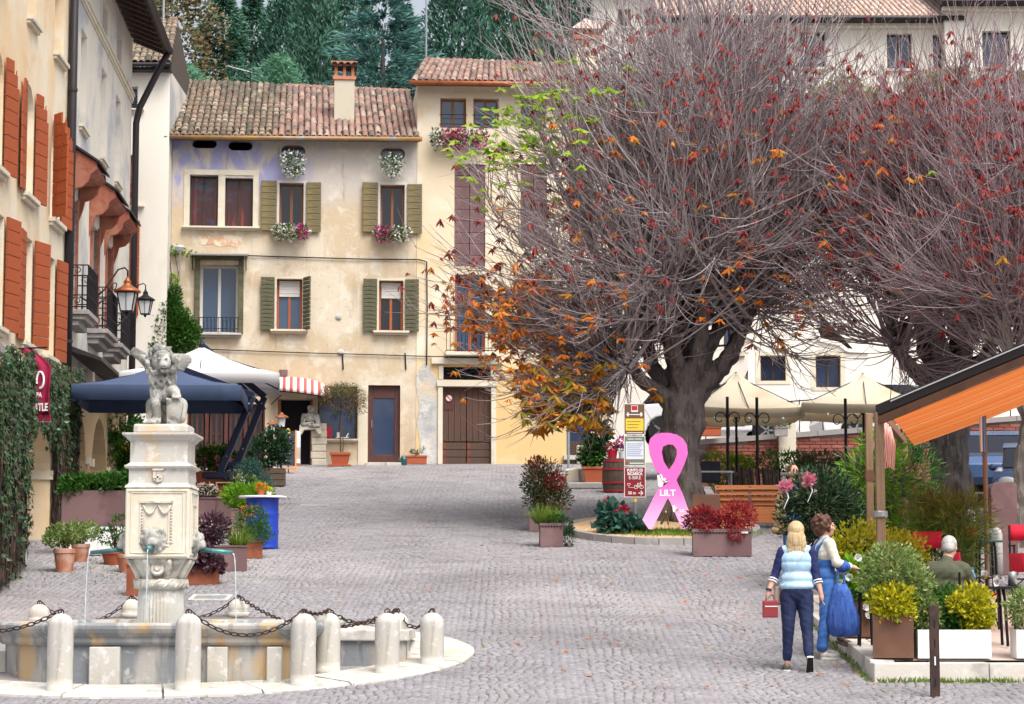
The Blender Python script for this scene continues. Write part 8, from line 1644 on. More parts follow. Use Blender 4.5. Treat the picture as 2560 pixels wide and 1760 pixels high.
# evergreen hillside
random.seed(21); RNG = np.random.default_rng(21)
def evergreen(name, label, x, ytop, Y, r, n, kind, m, h_vis=9.0, leaf=(.34,.12)):
 top = at(x*K, ytop*K, Y); g = G(top.x, Y); T = thing(name, label, 'tree', (top.x, Y, g), group='evergreens on the hill'); h = top.z-g; lo = max(1.5, h-h_vis)
 MB().tube([(0,0,-.3),(.1,0,h*.5),(0,0,h*.9)], [.28,.2,.05], 8).build('trunk', 'bark', T)
 t = RNG.random(n); z = lo+(h-lo)*t; a = RNG.uniform(0,2*PI,n); q = np.sqrt(RNG.random(n)*.75+.25); fr_ = (h-z)/h_vis
 if kind == 'cypress': rr = r*np.clip(fr_*3.0,0,1)**.6*q*(.85+.25*np.sin(a*3+z*1.7)*np.sin(z*1.1)); U = np.stack([np.cos(a)*.35, np.sin(a)*.35, np.ones(n)],1)+unit_dirs(n)*.75
 elif kind == 'conifer': rr = r*np.clip(fr_*1.35,0.02,1.1)**.8*q*(.8+.3*np.sin(z*2.6+np.sin(a*4))); U = np.stack([np.cos(a), np.sin(a), -.25*np.ones(n)],1)+unit_dirs(n)*.5
 elif kind == 'cedar':
  lv = np.round(z/.85)*.85+.10*RNG.normal(size=n); lv += .12*np.sin(a*2+z); z = lv; rr = r*np.clip(fr_*1.5+.1,.08,1.05)**.75*q*(.72+.34*np.sin(a*5+np.round(z/.85)*2.1)); U = np.stack([np.cos(a), np.sin(a), .12*np.ones(n)],1)+unit_dirs(n)*.45
 else:
  rr = r*np.sqrt(np.clip(1-(2*t-1)**2,.05,1))*q*(.75+.35*np.sin(a*3+z*1.3)); U = np.stack([np.cos(a), np.sin(a), .2*np.ones(n)],1)+unit_dirs(n)*.9
 P = np.stack([rr*np.cos(a), rr*np.sin(a), z],1); N = np.stack([np.cos(a)*.5, np.sin(a)*.5-.3, np.ones(n)*.6],1)+unit_dirs(n)*.6
 o = leaf_mesh('crown', P, N, U, leaf[0]*RNG.uniform(.6,1.3,n), leaf[1]*RNG.uniform(.7,1.3,n), m, T, 'stuff'); return T
EV = [('broad_tree','rust-tinged broad tree beside the antenna mast',408,-25,96,2.6,5200,'round','far_brown',9,(.26,.15)),
 ('conifer_tree','dark conifer right of the rusty tree',505,-60,98,2.6,13500,'conifer','conifer',11,(.30,.09)),
 ('conifer_tree','dark conifer above the roof aerial',572,-40,104,2.6,12750,'conifer','conifer',11,(.30,.09)),
 ('cypress_tree','narrow dark cypress left of the chimney',655,-70,100,1.5,11250,'cypress','cypress',12,(.30,.09)),
 ('cypress_tree','green cypress right behind the chimney',722,-60,96,1.7,12750,'cypress','conifer',12,(.30,.09)),
 ('cypress_tree','tall cypress between chimney and cedar',792,-80,106,1.9,12000,'cypress','cypress',12,(.30,.09)),
 ('cedar_tree','blue-green cedar with layered boughs right of the chimney',868,-25,92,3.3,10500,'cedar','cedar',9,(.40,.07)),
 ('conifer_tree','dark conifer behind the cedar',920,10,102,2.0,9000,'conifer','cypress',10,(.30,.09)),
 ('cypress_tree','broad cypress above the tall house roof',1040,-70,95,2.0,13500,'cypress','cypress',12,(.30,.09)),
 ('cypress_tree','cypress left of the big chimney',1140,-80,100,2.0,12750,'cypress','conifer',12,(.30,.09)),
 ('cypress_tree','slim cypress half hidden by the big bare tree',1215,-60,97,1.6,10500,'cypress','conifer',12,(.30,.09)),
 ('cypress_tree','dark cypress behind the big chimney',1295,-80,104,2.2,12000,'cypress','cypress',12,(.30,.09)),
 ('conifer_tree','conifer at the far left edge of the wood',345,-40,108,2.6,9000,'conifer','conifer',11,(.30,.09)),
 ('cypress_tree','cypress seen through the top of the bare tree',1385,-60,108,2.2,9000,'cypress','cypress',12,(.30,.09)),
 ('pale_shrub','pale feathery shrub peeping over the roof beside the chimney',636,128,88,1.1,3200,'round','shrub_pale',3.2,(.24,.06)),
 ('pale_shrub','soft green shrub peeping over the roof near the corner house',418,150,88,1.3,2600,'round','shrub_pale',3.0,(.24,.06)),
 ('round_shrub','dark shrub filling the gap below the cedar',960,110,98,1.9,4200,'round','cypress',6,(.34,.12))]
for e in EV: evergreen(*e)
T = thing('hill_wood', 'dark wooded hillside behind the roofs', 'wood', (-4, 114, 10)); T['kind'] = 'stuff'
n = 15000; x = RNG.uniform(-24,14,n); yy = RNG.uniform(0,6,n); z = RNG.uniform(5,14.6,n)+.9*np.sin(x*.7)+.6*np.sin(x*1.9+1)-1.3*np.exp(-((x+3.6)/1.3)**2)-1.2*np.exp(-((x+9.2)/.7)**2); leaf_mesh('foliage', np.stack([x,yy,z],1), unit_dirs(n)+np.array([0,-.5,.5]), unit_dirs(n)+np.array([0,0,.5]), RNG.uniform(.4,.8,n), RNG.uniform(.25,.4,n), 'cypress', T, 'stuff')
# cafe terrace in the right foreground
tz = lambda Y: -.675+.1*(Y-25.7)
tl = lambda Y: 3.91-.01*(Y-25.7)
def terrace():
 T = thing('stone_terrace', 'low stone terrace with pinkish paving at the right edge', 'terrace', (3.91, 25.7, 0)); X = lambda x: x-3.91; Yl = lambda y: y-25.7; V = []
 ys = [25.95,27,28.5,30,31.5,33.2]
 b = MB(); vs_ = []
 for y in ys: vs_ += [(X(tl(y)+.28), Yl(y), tz(y)-.004), (X(10), Yl(y), tz(y)-.004)]
 b.add(vs_, [(2*i,2*i+1,2*i+3,2*i+2) for i in range(len(ys)-1)]); b.build('paving', 'terrace_top', T)
 for k in range(5):
  x0, x1 = X(3.91+.62*k+(.006 if k else 0)), X(3.91+.62*(k+1)); x0 = x0 if k else 0; b = MB(); z0 = tz(25.7)
  b.box(x0, x1+(.0), 0, .27, G(0,25.7)-.12, z0+.004*math.sin(k*2)); b.build('kerb_stone', 'stone_terrace', T, bevel=.014, seg=3)
 for k in range(8):
  y0, y1 = 25.975+.9*k, 25.97+.9*(k+1)-.006; b = MB(); vs_ = []
  for y in (y0,y1):
   for x in (tl(y), tl(y)+.27):
    for z in (G(0,y)-.12, tz(y)): vs_.append((X(x), Yl(y), z))
  b.add(vs_, [(0,1,3,2),(4,6,7,5),(0,4,5,1),(2,3,7,6),(1,5,7,3)]); b.build('kerb_stone', 'stone_terrace', T, bevel=.012, seg=2)
terrace()
def ter(x, Y): X = (x*K-CX)/F*Y; return Vector((X, Y, tz(Y)))
p = gpd(2120, 1583); T = thing('iron_strip_post', 'slim dark iron post with slots standing before the terrace', 'post', p); h = .96
b = MB(); b.box(-.05,.05,-.02,.02,-.05,h); b.build('shaft', 'iron_rust', T, bevel=.006)
for z in (.12,.34,.52,.72): MB().box(-.006,.008,-.023,-.0195,z,z+.09).build('slot', 'paint_white' if z == .34 else 'dark_inside', T)
def mixed(T, spec):
 for nm, bl, n, L, W, m in spec: foliage(nm, bl, n, L, W, m, T, shell=.35, up=.4)
p = ter(2018, 26.15); T = plant('tall_brown_planter', 'tall brown planter with yellow-green and pale variegated shrubs at the terrace corner', p, 'planter', R(-8)); box_pot(T, .44, .40, .46, 'planter_brown', 0)
mixed(T, [('yellow_leaves', [((0,-.08,.62),(.27,.2,.2)),((.02,-.12,.50),(.24,.16,.12))], 1500, .055,.035,'leaf_yellow'), ('variegated_leaves', [((.0,.1,1.0),(.34,.28,.28)),((-.18,.08,.84),(.22,.22,.16)),((.2,.1,.8),(.22,.22,.24))], 2700, .05,.028,'leaf_variegated')]); stems(T, (0,.05,.4), 14, .008, 'stem_brown', .25, .5)
p = ter(2080, 26.45); T = plant('plain_brown_planter', 'second brown planter tucked behind the white one', p, 'planter', R(-4)); box_pot(T, .42, .38, .46, 'planter_brown', 0); mixed(T, [('variegated_leaves', [((-.05,0,.70),(.25,.25,.3)),((.1,-.05,.5),(.2,.2,.2))], 1500, .05,.028,'leaf_variegated')])
p = ter(2150, 26.12); T = plant('white_planter', 'white rectangular planter with variegated, dark and golden shrubs', p, 'planter'); box_pot(T, .80, .34, .31, 'paint_white', 0)
mixed(T, [('variegated_leaves', [((-.27,0,.46),(.17,.18,.26))], 1100, .05,.028,'leaf_variegated'), ('dark_leaves', [((-.02,.05,.52),(.2,.2,.3)),((.1,.1,.45),(.2,.2,.2))], 1400, .06,.03,'leaf_green'), ('golden_leaves', [((.25,-.02,.56),(.23,.2,.26)),((.3,0,.42),(.18,.18,.16)),((.05,-.12,.6),(.12,.1,.1))], 1900, .055,.035,'leaf_yellow')])
p = ter(2352, 26.12); T = plant('white_planter_edge', 'white planter with round variegated shrub cut by the photo edge', p, 'planter'); box_pot(T, .62, .34, .31, 'paint_white', 0); mixed(T, [('variegated_leaves', [((-.1,0,.55),(.3,.24,.26))], 1500, .05,.028,'leaf_variegated')])
p = ter(1938, 28.1); T = plant('white_flower_planter', 'brown planter with trailing white trumpet flowers beside the women', p, 'planter'); box_pot(T, .42, .36, .42, 'planter_brown', 0); mixed(T, [('leaves', [((-.02,-.05,.68),(.30,.24,.25)),((-.22,-.1,.5),(.14,.14,.2))], 620, .11,.06,'leaf_bright'), ('pale_leaves', [((.15,0,.5),(.2,.2,.16))], 500, .05,.025,'leaf_variegated')])
pt = [(-.30,-.2,.83),(-.12,-.25,.70),(-.22,-.25,.62),(-.36,-.2,.46),(-.34,-.22,.40),(.06,-.2,.34),(.1,-.2,.24),(-.02,-.22,.92)]
for q in pt: MB().lathe([(.01,-.04),(.014,0),(.045,.035),(.05,.036)], n=7, cap=False).build('flower', 'petal_white', T).matrix_local = Matrix.Translation(q) @ Euler((R(70+random.uniform(-20,20)),0,random.uniform(-1,1))).to_matrix().to_4x4()
for k, (x, Y, s_, lab) in enumerate(((1945,30.6,1.15,'golden euonymus bush behind the curly-haired woman'),(2035,31.0,1.0,'golden euonymus bush right of the awning posts'),(1915,31.6,.7,'small golden bush behind the blonde woman'))):
 T = plant('golden_bush', lab, ter(x, Y), 'shrub'); mixed(T, [('golden_leaves', [((0,0,.75*s_),(.42*s_,.3,.32*s_)),((.1,0,.5*s_),(.4*s_,.3,.35*s_))], int(2200*s_), .06,.036,'leaf_yellow'), ('green_leaves', [((0,0,.45*s_),(.4*s_,.3,.4*s_))], 900, .06,.035,'leaf_green')]); stems(T, (0,0,0), 10, .01, 'stem_brown', .3, .5)
def bow(T, p, r=.085):
 foliage('bow', [((p[0],p[1]-.05,p[2]),(r*.75,r*.6,r*.7))], 90, .075, .055, 'petal_pink', T, shell=.2)
 MB().tube([(p[0],p[1]-.05,p[2]),(p[0]+.05,p[1]-.06,p[2]-.16),(p[0]-.02,p[1]-.05,p[2]-.32)], [.008,.010,.004], 4).build('bow_tail', 'white_print', T)
T = plant('oleander_bush', 'big dark green bush decorated with two pink bows', ter(1850, 34.2), 'shrub'); g = T.location.z; foliage('foliage', [((0,0,1.35),(.52,.4,.42)),((.25,0,1.1),(.5,.4,.5)),((-.2,0,1.0),(.4,.35,.45)),((.1,0,.7),(.5,.4,.4))], 4800, .10, .026, 'leaf_dark', T, shell=.25, up=.5); foliage('pale_leaves', [((.0,-.1,1.2),(.55,.4,.5))], 900, .10, .024, 'leaf_olive', T, shell=.3); stems(T, (0,0,0), 12, .015, 'stem_brown', .35, 1.2)
for (x, y) in ((1778,1103),(1832,1088)): q = atd(x, y, 33.7)-T.location; bow(T, q)
T = plant('bamboo_clump', 'yellow-green bamboo clump behind the awning posts', ter(1985, 35.2), 'bamboo'); stems(T, (0,0,0), 26, .010, 'leaf_grass', .6, 1.9, 'canes'); foliage('foliage', [((0,0,1.5),(.6,.45,.5)),((-.2,0,1.0),(.6,.45,.5)),((.3,0,.7),(.5,.4,.4)),((.1,0,1.95),(.35,.3,.35))], 2300, .17, .028, 'leaf_bright', T, shell=.2, up=.1); foliage('pale_leaves', [((0,0,1.4),(.65,.45,.7))], 900, .16, .028, 'leaf_olive', T, shell=.2)
T = plant('feathery_shrub', 'tall feathery green shrub right of the bamboo below the awning', ter(2062, 37.5), 'shrub'); foliage('foliage', [((0,0,1.5),(.55,.4,.6)),((.15,0,.8),(.5,.4,.6))], 2600, .11, .02, 'leaf_green', T, shell=.2); stems(T, (0,0,0), 14, .012, 'stem_brown', .4, 1.6)
for k, (x, Y, lab) in enumerate(((2118,33.4,'tall arching reeds behind the red chairs, left clump'),(2178,33.0,'tall arching reeds behind the red chairs, right clump'))):
 T = plant('reed_clump', lab, ter(x, Y), 'reeds'); stems(T, (0,0,0), 34, .007, 'leaf_olive', .45, 1.15, 'canes'); foliage('foliage', [((0,0,1.0),(.5,.4,.45)),((0,0,.6),(.42,.35,.45))], 1500, .20, .014, 'leaf_grass', T, shell=.1, jitter=1.1, up=.2); foliage('dry_tips', [((0,0,1.2),(.5,.4,.25))], 420, .16, .014, 'leaf_rust', T, shell=.1, jitter=1.1)
def awning():
 A = Vector((4.60,29.5,2.34)); d = Vector((1.26,-2.5,.49)); B = A+d*1.5; S = Vector((6.04,36.3,2.42)); E = S+d*1.5; T = thing('orange_awning', 'sloping orange striped awning with dark frame entering from the right', 'awning', (A.x, A.y, tz(A.y))); o = T.location.copy(); c = lambda v: v-o
 MB().bar(c(A)+Vector((0,0,.02)), c(B)+Vector((0,0,.02)), .10, .14).build('side_beam', 'gutter_dark', T, bevel=.01); MB().bar(c(A)+Vector((-.055,-.03,.055))+d*.12, c(B)+Vector((-.055,-.03,.055)), .012, .014).build('trim_strip', 'white_print', T); MB().bar(c(A)+Vector((-.01,-.005,-.11)), c(B)+Vector((-.01,-.005,-.11)), .07, .09).build('lower_rail', 'planter_brown', T)
 MB().bar(c(A), c(S), .09, .10).build('front_rail', 'wood_post', T, bevel=.01); n = 14; vs_ = []; b = MB()
 A2, B2, S2, E2 = [v+Vector((0,0,-.10)) for v in (A+d*.10, B, S+d*.10, E)]
 for i in range(n+1):
  t = i/n
  for j in range(9): u = j/8; p = A2.lerp(S2,t)*(1-u)+B2.lerp(E2,t)*u; p.z -= .05*math.sin(PI*((t*6)%1))+.03*math.sin(PI*u); vs_.append(c(p))
 b.add(vs_, [(i*9+j,(i+1)*9+j,(i+1)*9+j+1,i*9+j+1) for i in range(n) for j in range(8)]); b.build('fabric', 'awning_orange', T, smooth=True)
 MB().bar(c(A)-Vector((0,0,.0)), Vector((0,0,0)), .11, .11).build('post', 'wood_post', T, bevel=.012); MB().tube([(-.06,0,1.35),(.06,0,1.35)], .085, 12).build('clamp', 'steel', T) if False else MB().lathe([(.085,1.32),(.09,1.33),(.09,1.39),(.085,1.40)], n=12).build('clamp', 'steel', T)
 for q in (B, S, E): MB().bar(c(q), c(Vector((q.x, q.y, tz(q.y)))), .10, .10).build('post', 'wood_post', T, bevel=.012)
 v = MB(); vs_ = []; m = 16
 for i in range(m+1):
  t = i/m; p = A.lerp(S, .015+.30*t)+Vector((.03,0,0)); dx = .05*math.sin(t*22); vs_ += [c(p)+Vector((dx*.2,0,-.06)), c(p)+Vector((dx+.02,0,-.30)), c(p)+Vector((dx*1.4-.02,0,-.62-.03*math.cos(t*40)))]
 v.add(vs_, [(i*3+j,(i+1)*3+j,(i+1)*3+j+1,i*3+j+1) for i in range(m) for j in range(2)]); so = v.build('valance', 'valance_stripe', T, smooth=True).modifiers.new('s','SOLIDIFY'); so.thickness = .006
 P2 = thing('second_post', 'brown wooden post just behind the awning post', 'post', (5.0, 33.0, tz(33))); MB().bar((0,0,0),(0,0,2.55), .10, .10).build('shaft', 'wood_post', P2, bevel=.012); MB().bar((0,0,2.0),(.35,.1,2.6), .06,.06).build('brace', 'wood_post', P2); MB().box(-.06,.06,-.06,.06,1.6,1.75).build('bracket', 'planter_brown', P2)
awning()
def goose(label, x, ytop, Y, h, s=1.0):
 p = ter(x, Y); z = atd(x, ytop, Y).z-p.z; T = thing('gooseneck_lamp', label, 'lamp', p); MB().tube([(-.28*s,0,0),(-.28*s,0,z-.1),(-.26*s,0,z+.08),(-.16*s,0,z+.16),(-.04*s,0,z+.13),(0,0,z)], .022, 7).build('post', 'iron', T, smooth=True)
 MB().lathe([(.02,z),(.04,z-.06),(.06,z-.12),(.20*s,z-.20),(.21*s,z-.22),(.05,z-.21)], n=16).build('shade', 'iron', T); MB().lathe([(.06*s,z-.44),(.09*s,z-.22)], n=8).build('glass', 'glass_dark', T)
 for k in range(4): a = k*PI/2; MB().bar((.09*s*math.cos(a),.09*s*math.sin(a),z-.22),(.05*s*math.cos(a),.05*s*math.sin(a),z-.46), .012).build('cage_bar', 'iron', T)
goose('black gooseneck lantern under the awning, lower of the pair', 2050, 1060, 36.0, 2); goose('black gooseneck lantern under the awning, upper of the pair', 2082, 985, 38.0, 2.2)
p = ter(2233, 33.5); T = thing('blue_sign_pole', 'steel pole with a blue road sign seen edge-on', 'sign', p); z = atd(2233, 985, 33.5).z-p.z; MB().tube([(0,0,0),(0,0,z+.35)], .035, 8).build('pole', 'wood_post', T); MB().cbox((-.02,-.05,z),(.12,.03,.5),R(70)).build('plate', 'sign_blue', T); MB().cbox((-.06,-.08,z),(.03,.05,.5),R(10)).build('plate_edge', 'paint_white', T)
p = ter(2269, 36.2); T = thing('brown_bin', 'brown steel litter bin with rounded top by the pale trunk', 'bin', p); h = atd(2269,1093,36.2).z-p.z; pr = [(-.2,0),(.2,0),(.2,h-.06),(.16,h),(-.06,h),(-.16,h-.03),(-.2,h-.1)]; MB().prism(pr, -.18, .2).build('body', 'planter_purple', T, bevel=.01); MB().box(-.215,-.2,-.14,.15,.1,h-.2).build('side_panel', 'planter_brown', T)
for k, (x, Y, yt, lab) in enumerate(((2253,36.0,1195,'mossy stone bollard beside the green table'),(2196,37.0,1155,'mossy rounded stone behind the reeds'))):
 p = ter(x, Y); h = atd(x, yt, Y).z-p.z; T = tag(MB().lathe([(.11,0),(.11,h*.5),(.108,h*.85),(.085,h*.96),(.03,h)], n=16).build('mossy_bollard', 'stone_basin', loc=p, smooth=True), lab, 'bollard')
def director(label, x, Y, rz, zoff=0):
 T = thing('red_chair', label, 'chair', ter(x, Y), rz, "red canvas chairs on the terrace"); w_ = .225
 for s_ in (-1,1):
  MB().bar((s_*w_,-.22,0),(s_*w_,-.22,.62), .024).build('leg', 'iron', T); MB().bar((s_*w_,.2,0),(s_*w_,.24,.92), .024).build('leg', 'iron', T); MB().bar((s_*w_,-.26,.62),(s_*w_,.26,.62), .035,.02).build('armrest', 'iron', T); MB().bar((s_*w_,-.22,.03),(-s_*w_,-.22,.42), .018).build('cross_leg', 'iron', T)
 n = 6; b = MB(); vs_ = []
 for i in range(n+1): u = -1+2*i/n; vs_ += [(u*w_,-.21,.44-.035*(1-u*u)),(u*w_,.19,.43-.035*(1-u*u))]
 b.add(vs_, [(2*i,2*i+2,2*i+3,2*i+1) for i in range(n)]); o = b.build('seat', 'red_canvas', T, smooth=True); q = o.modifiers.new('s','SOLIDIFY'); q.thickness = .012
 b = MB(); vs_ = []
 for i in range(n+1): u = -1+2*i/n; vs_ += [(u*w_*1.06,.23+.02*(1-u*u),.70),(u*w_*1.06,.245+.02*(1-u*u),.93)]
 b.add(vs_, [(2*i,2*i+2,2*i+3,2*i+1) for i in range(n)]); o = b.build('backrest', 'red_canvas', T, smooth=True); q = o.modifiers.new('s','SOLIDIFY'); q.thickness = .014
director('red canvas chair facing us behind the green round table', 2190, 34.0, R(4)); director('red canvas chair partly behind the seated man', 2102, 32.6, R(-6)); director('red canvas chair at the right edge beside the bollard', 2326, 34.0, R(-4)); director('red canvas chair turned sideways beside the glasses', 2205, 28.9, R(95)); director('red canvas chair in front at the right edge', 2345, 28.8, R(100))
def table(label, p, r, h, m, round_=True):
 T = thing('bistro_table', label, 'table', p)
 if round_: MB().lathe([(r,h-.025),(r+.006,h-.01),(r,h),(0,h)], n=28).build('top', m, T)
 else: MB().box(-r,r,-r*.8,r*.8,h-.03,h).build('top', m, T, bevel=.006)
 for k in range(4): a = PI/4+k*PI/2; MB().tube([(r*.55*math.cos(a),r*.55*math.sin(a),h-.03),(r*.62*math.cos(a),r*.62*math.sin(a),h*.8),(r*.72*math.cos(a),r*.72*math.sin(a),0)], .018, 6).build('leg', 'iron', T)
 return T
table('round dark green bistro table behind the seated man', ter(2231, 33.0), .25, .77, 'table_green'); TB = table('dark square table with glasses before the seated man', ter(2240, 27.2), .30, .68, 'iron', False)
table('small dark side table left of the seated man', ter(2088, 28.9), .2, .72, 'iron')
q = TB.location+Vector((0,0,.682))
for k, (dx, dy, h, m, nm, lab) in enumerate(((-.20,.05,.20,'bottle_blue','water_bottle','blue water bottle on the dark table'),(-.08,-.05,.16,'drinking_glass','wine_glass','stemmed glass on the dark table'),(.07,.02,.13,'drinking_glass','tumbler','plain tumbler on the dark table'),(.23,-.1,.16,'steel','napkin_tin','round steel tin on the dark table'))):
 T = thing(nm, lab, nm.replace('_',' '), q+Vector((dx,dy,0)));
 if nm == 'water_bottle': MB().lathe([(.04,0),(.042,.12),(.02,.16),(.018,.19)], n=14).build('body', m, T, smooth=True); MB().lathe([(.02,.19),(.02,.215)], n=12).build('cap', 'sign_blue', T)
 elif nm == 'wine_glass': MB().lathe([(.035,0),(.006,.01),(.006,.07),(.03,.09),(.04,.13),(.033,.18)], n=16, cap=False).build('bowl', m, T, smooth=True); MB().lathe([(.03,.09),(.037,.12)], n=14).build('wine', 'sign_yellow', T)
 else: MB().lathe([(.035,0),(.04,h)] if nm == 'tumbler' else [(.05,0),(.05,h),(.045,h+.005)], n=18).build('body', m, T, smooth=True)
T = thing('metal_stool', 'tall black metal stool legs beside the white-flower planter', 'stool', ter(1957, 27.2))
for k in range(4): a = PI/4+k*PI/2; MB().tube([(.08*math.cos(a),.08*math.sin(a),.62),(.11*math.cos(a),.11*math.sin(a),0)], .013, 6).build('leg', 'iron', T)
MB().lathe([(.13,.60),(.13,.63)], n=16).build('seat', 'iron', T)
def litter():
 o = thing('fallen_leaves', 'dry leaves scattered on the paving', 'leaves', (0,0,0)); o['kind'] = 'stuff'; n = 260; x = RNG.normal(3.0,2.2,n); y = RNG.uniform(25,46,n); P = np.stack([x,y,ground_z(x,y)+.03],1); leaf_mesh('leaves', P, np.array([0,0,1.0])+unit_dirs(n)*.4, unit_dirs(n)*np.array([1,1,.15]), RNG.uniform(.05,.12,n), RNG.uniform(.03,.05,n), 'leaf_orange', o, 'stuff')
 g = thing('kerb_weeds', 'tufts of weeds along the terrace kerb and fountain foot', 'weeds', (0,0,0)); g['kind'] = 'stuff'; n = 2200
 x = np.concatenate([RNG.uniform(3.95,6.2,900), tl(28)-.03+RNG.normal(0,.03,500), RNG.normal(-3.2,.22,200), RNG.normal(-2.5,.3,200), RNG.normal(-5.4,1.2,400)]); y = np.concatenate([25.68-np.abs(RNG.normal(0,.05,900)), RNG.uniform(25.7,31,500), RNG.normal(25.42,.03,200), RNG.normal(25.42,.03,200), RNG.normal(36.5,1.0,400)]); z = np.where((x < -1.5) & (y < 26), -.93, ground_z(x,y)); P = np.stack([x,y,z],1)[RNG.random(n) < .8]; m = len(P)
 leaf_mesh('blades', P, unit_dirs(m), np.stack([RNG.normal(0,.4,m),RNG.normal(0,.4,m),np.ones(m)],1), RNG.uniform(.03,.09,m), .014, 'leaf_grass', g, 'stuff')
litter()
# people
def hand(b, wrist, d, side, s=1.0, curl=.5):
 """palm with four fingers and a thumb; d points along the hand"""
 d = Vector(d).normalized(); lat = Vector(side).normalized(); n = d.cross(lat)
 p = Vector(wrist); b.cap(p, p+d*.05*s, .026*s, .034*s, 8)
 for k in range(4):
  o = p+d*.075*s+lat*(k-1.5)*.019*s; L = (.066,.078,.073,.056)[k]*s; m = o+d*L*.5+n*L*.10*curl; e = m+(d*(1-curl*.6)+n*curl).normalized()*L*.55; b.cap(p+d*.03*s+lat*(k-1.5)*.014*s, o, .012*s, .0105*s, 6); b.cap(o, m, .0105*s, .0095*s, 6); b.cap(m, e, .0095*s, .008*s, 6)
 t = p+d*.03*s+lat*.032*s; u = t+(d*.6+lat*.6+n*.3)*.042*s; b.cap(t, u, .013*s, .011*s, 6); b.cap(u, u+(d*.9+n*.3)*.034*s, .011*s, .009*s, 6)
def head(b, c, yaw, s=1.0, pitch=0):
 m = Matrix.Translation(c) @ Euler((pitch,0,yaw)).to_matrix().to_4x4(); q = lambda x,y,z: m @ Vector((x*s,y*s,z*s)); e = lambda p, r: b.ell(q(*p), [v*s for v in r], 12, 8, (pitch,0,yaw))
 e((0,.015,.03),(.073,.092,.098)); e((0,-.025,-.04),(.058,.066,.072)); e((0,-.05,-.085),(.034,.034,.03)); b.cap(q(0,-.082,.018), q(0,-.106,-.028), .010*s,.015*s,7)
 for k in (-1,1): e((k*.074,.012,-.005),(.011,.022,.032)); e((k*.032,-.078,.022),(.017,.012,.010)); e((k*.045,-.062,-.02),(.022,.02,.022)); e((k*.03,-.084,.042),(.024,.010,.008))
 e((0,-.086,-.058),(.024,.012,.007)); e((0,-.083,-.070),(.021,.012,.007)); return q
def face_bits(T, q, s=1.0):
 for k in (-1,1): MB().ell(q(k*.031,-.0885,.020), .0085*s, 8, 6).build('eye', 'white_print', T); MB().ell(q(k*.031,-.0955,.020), .0042*s, 6, 5).build('iris', 'chalkboard', T)
 MB().cap(q(-.019,-.0975,-.063), q(.019,-.0975,-.063), .0045*s, .0045*s, 6).build('lips', 'bag_red', T)
def torso(b, P, g=0.0):
 for a, c, r0, r1, sx in P: b.ell(tuple((Vector(a)+Vector(c))/2), (sx+g, r0+g, (Vector(c)-Vector(a)).length/2+r1), 16, 10)
folds = lambda c: .0028*np.sin(c[:,2]*42+c[:,0]*25+3*np.sin(c[:,1]*18))*np.sin(c[:,0]*31+c[:,2]*13)+.0012*np.sin(c[:,2]*95+c[:,0]*40)
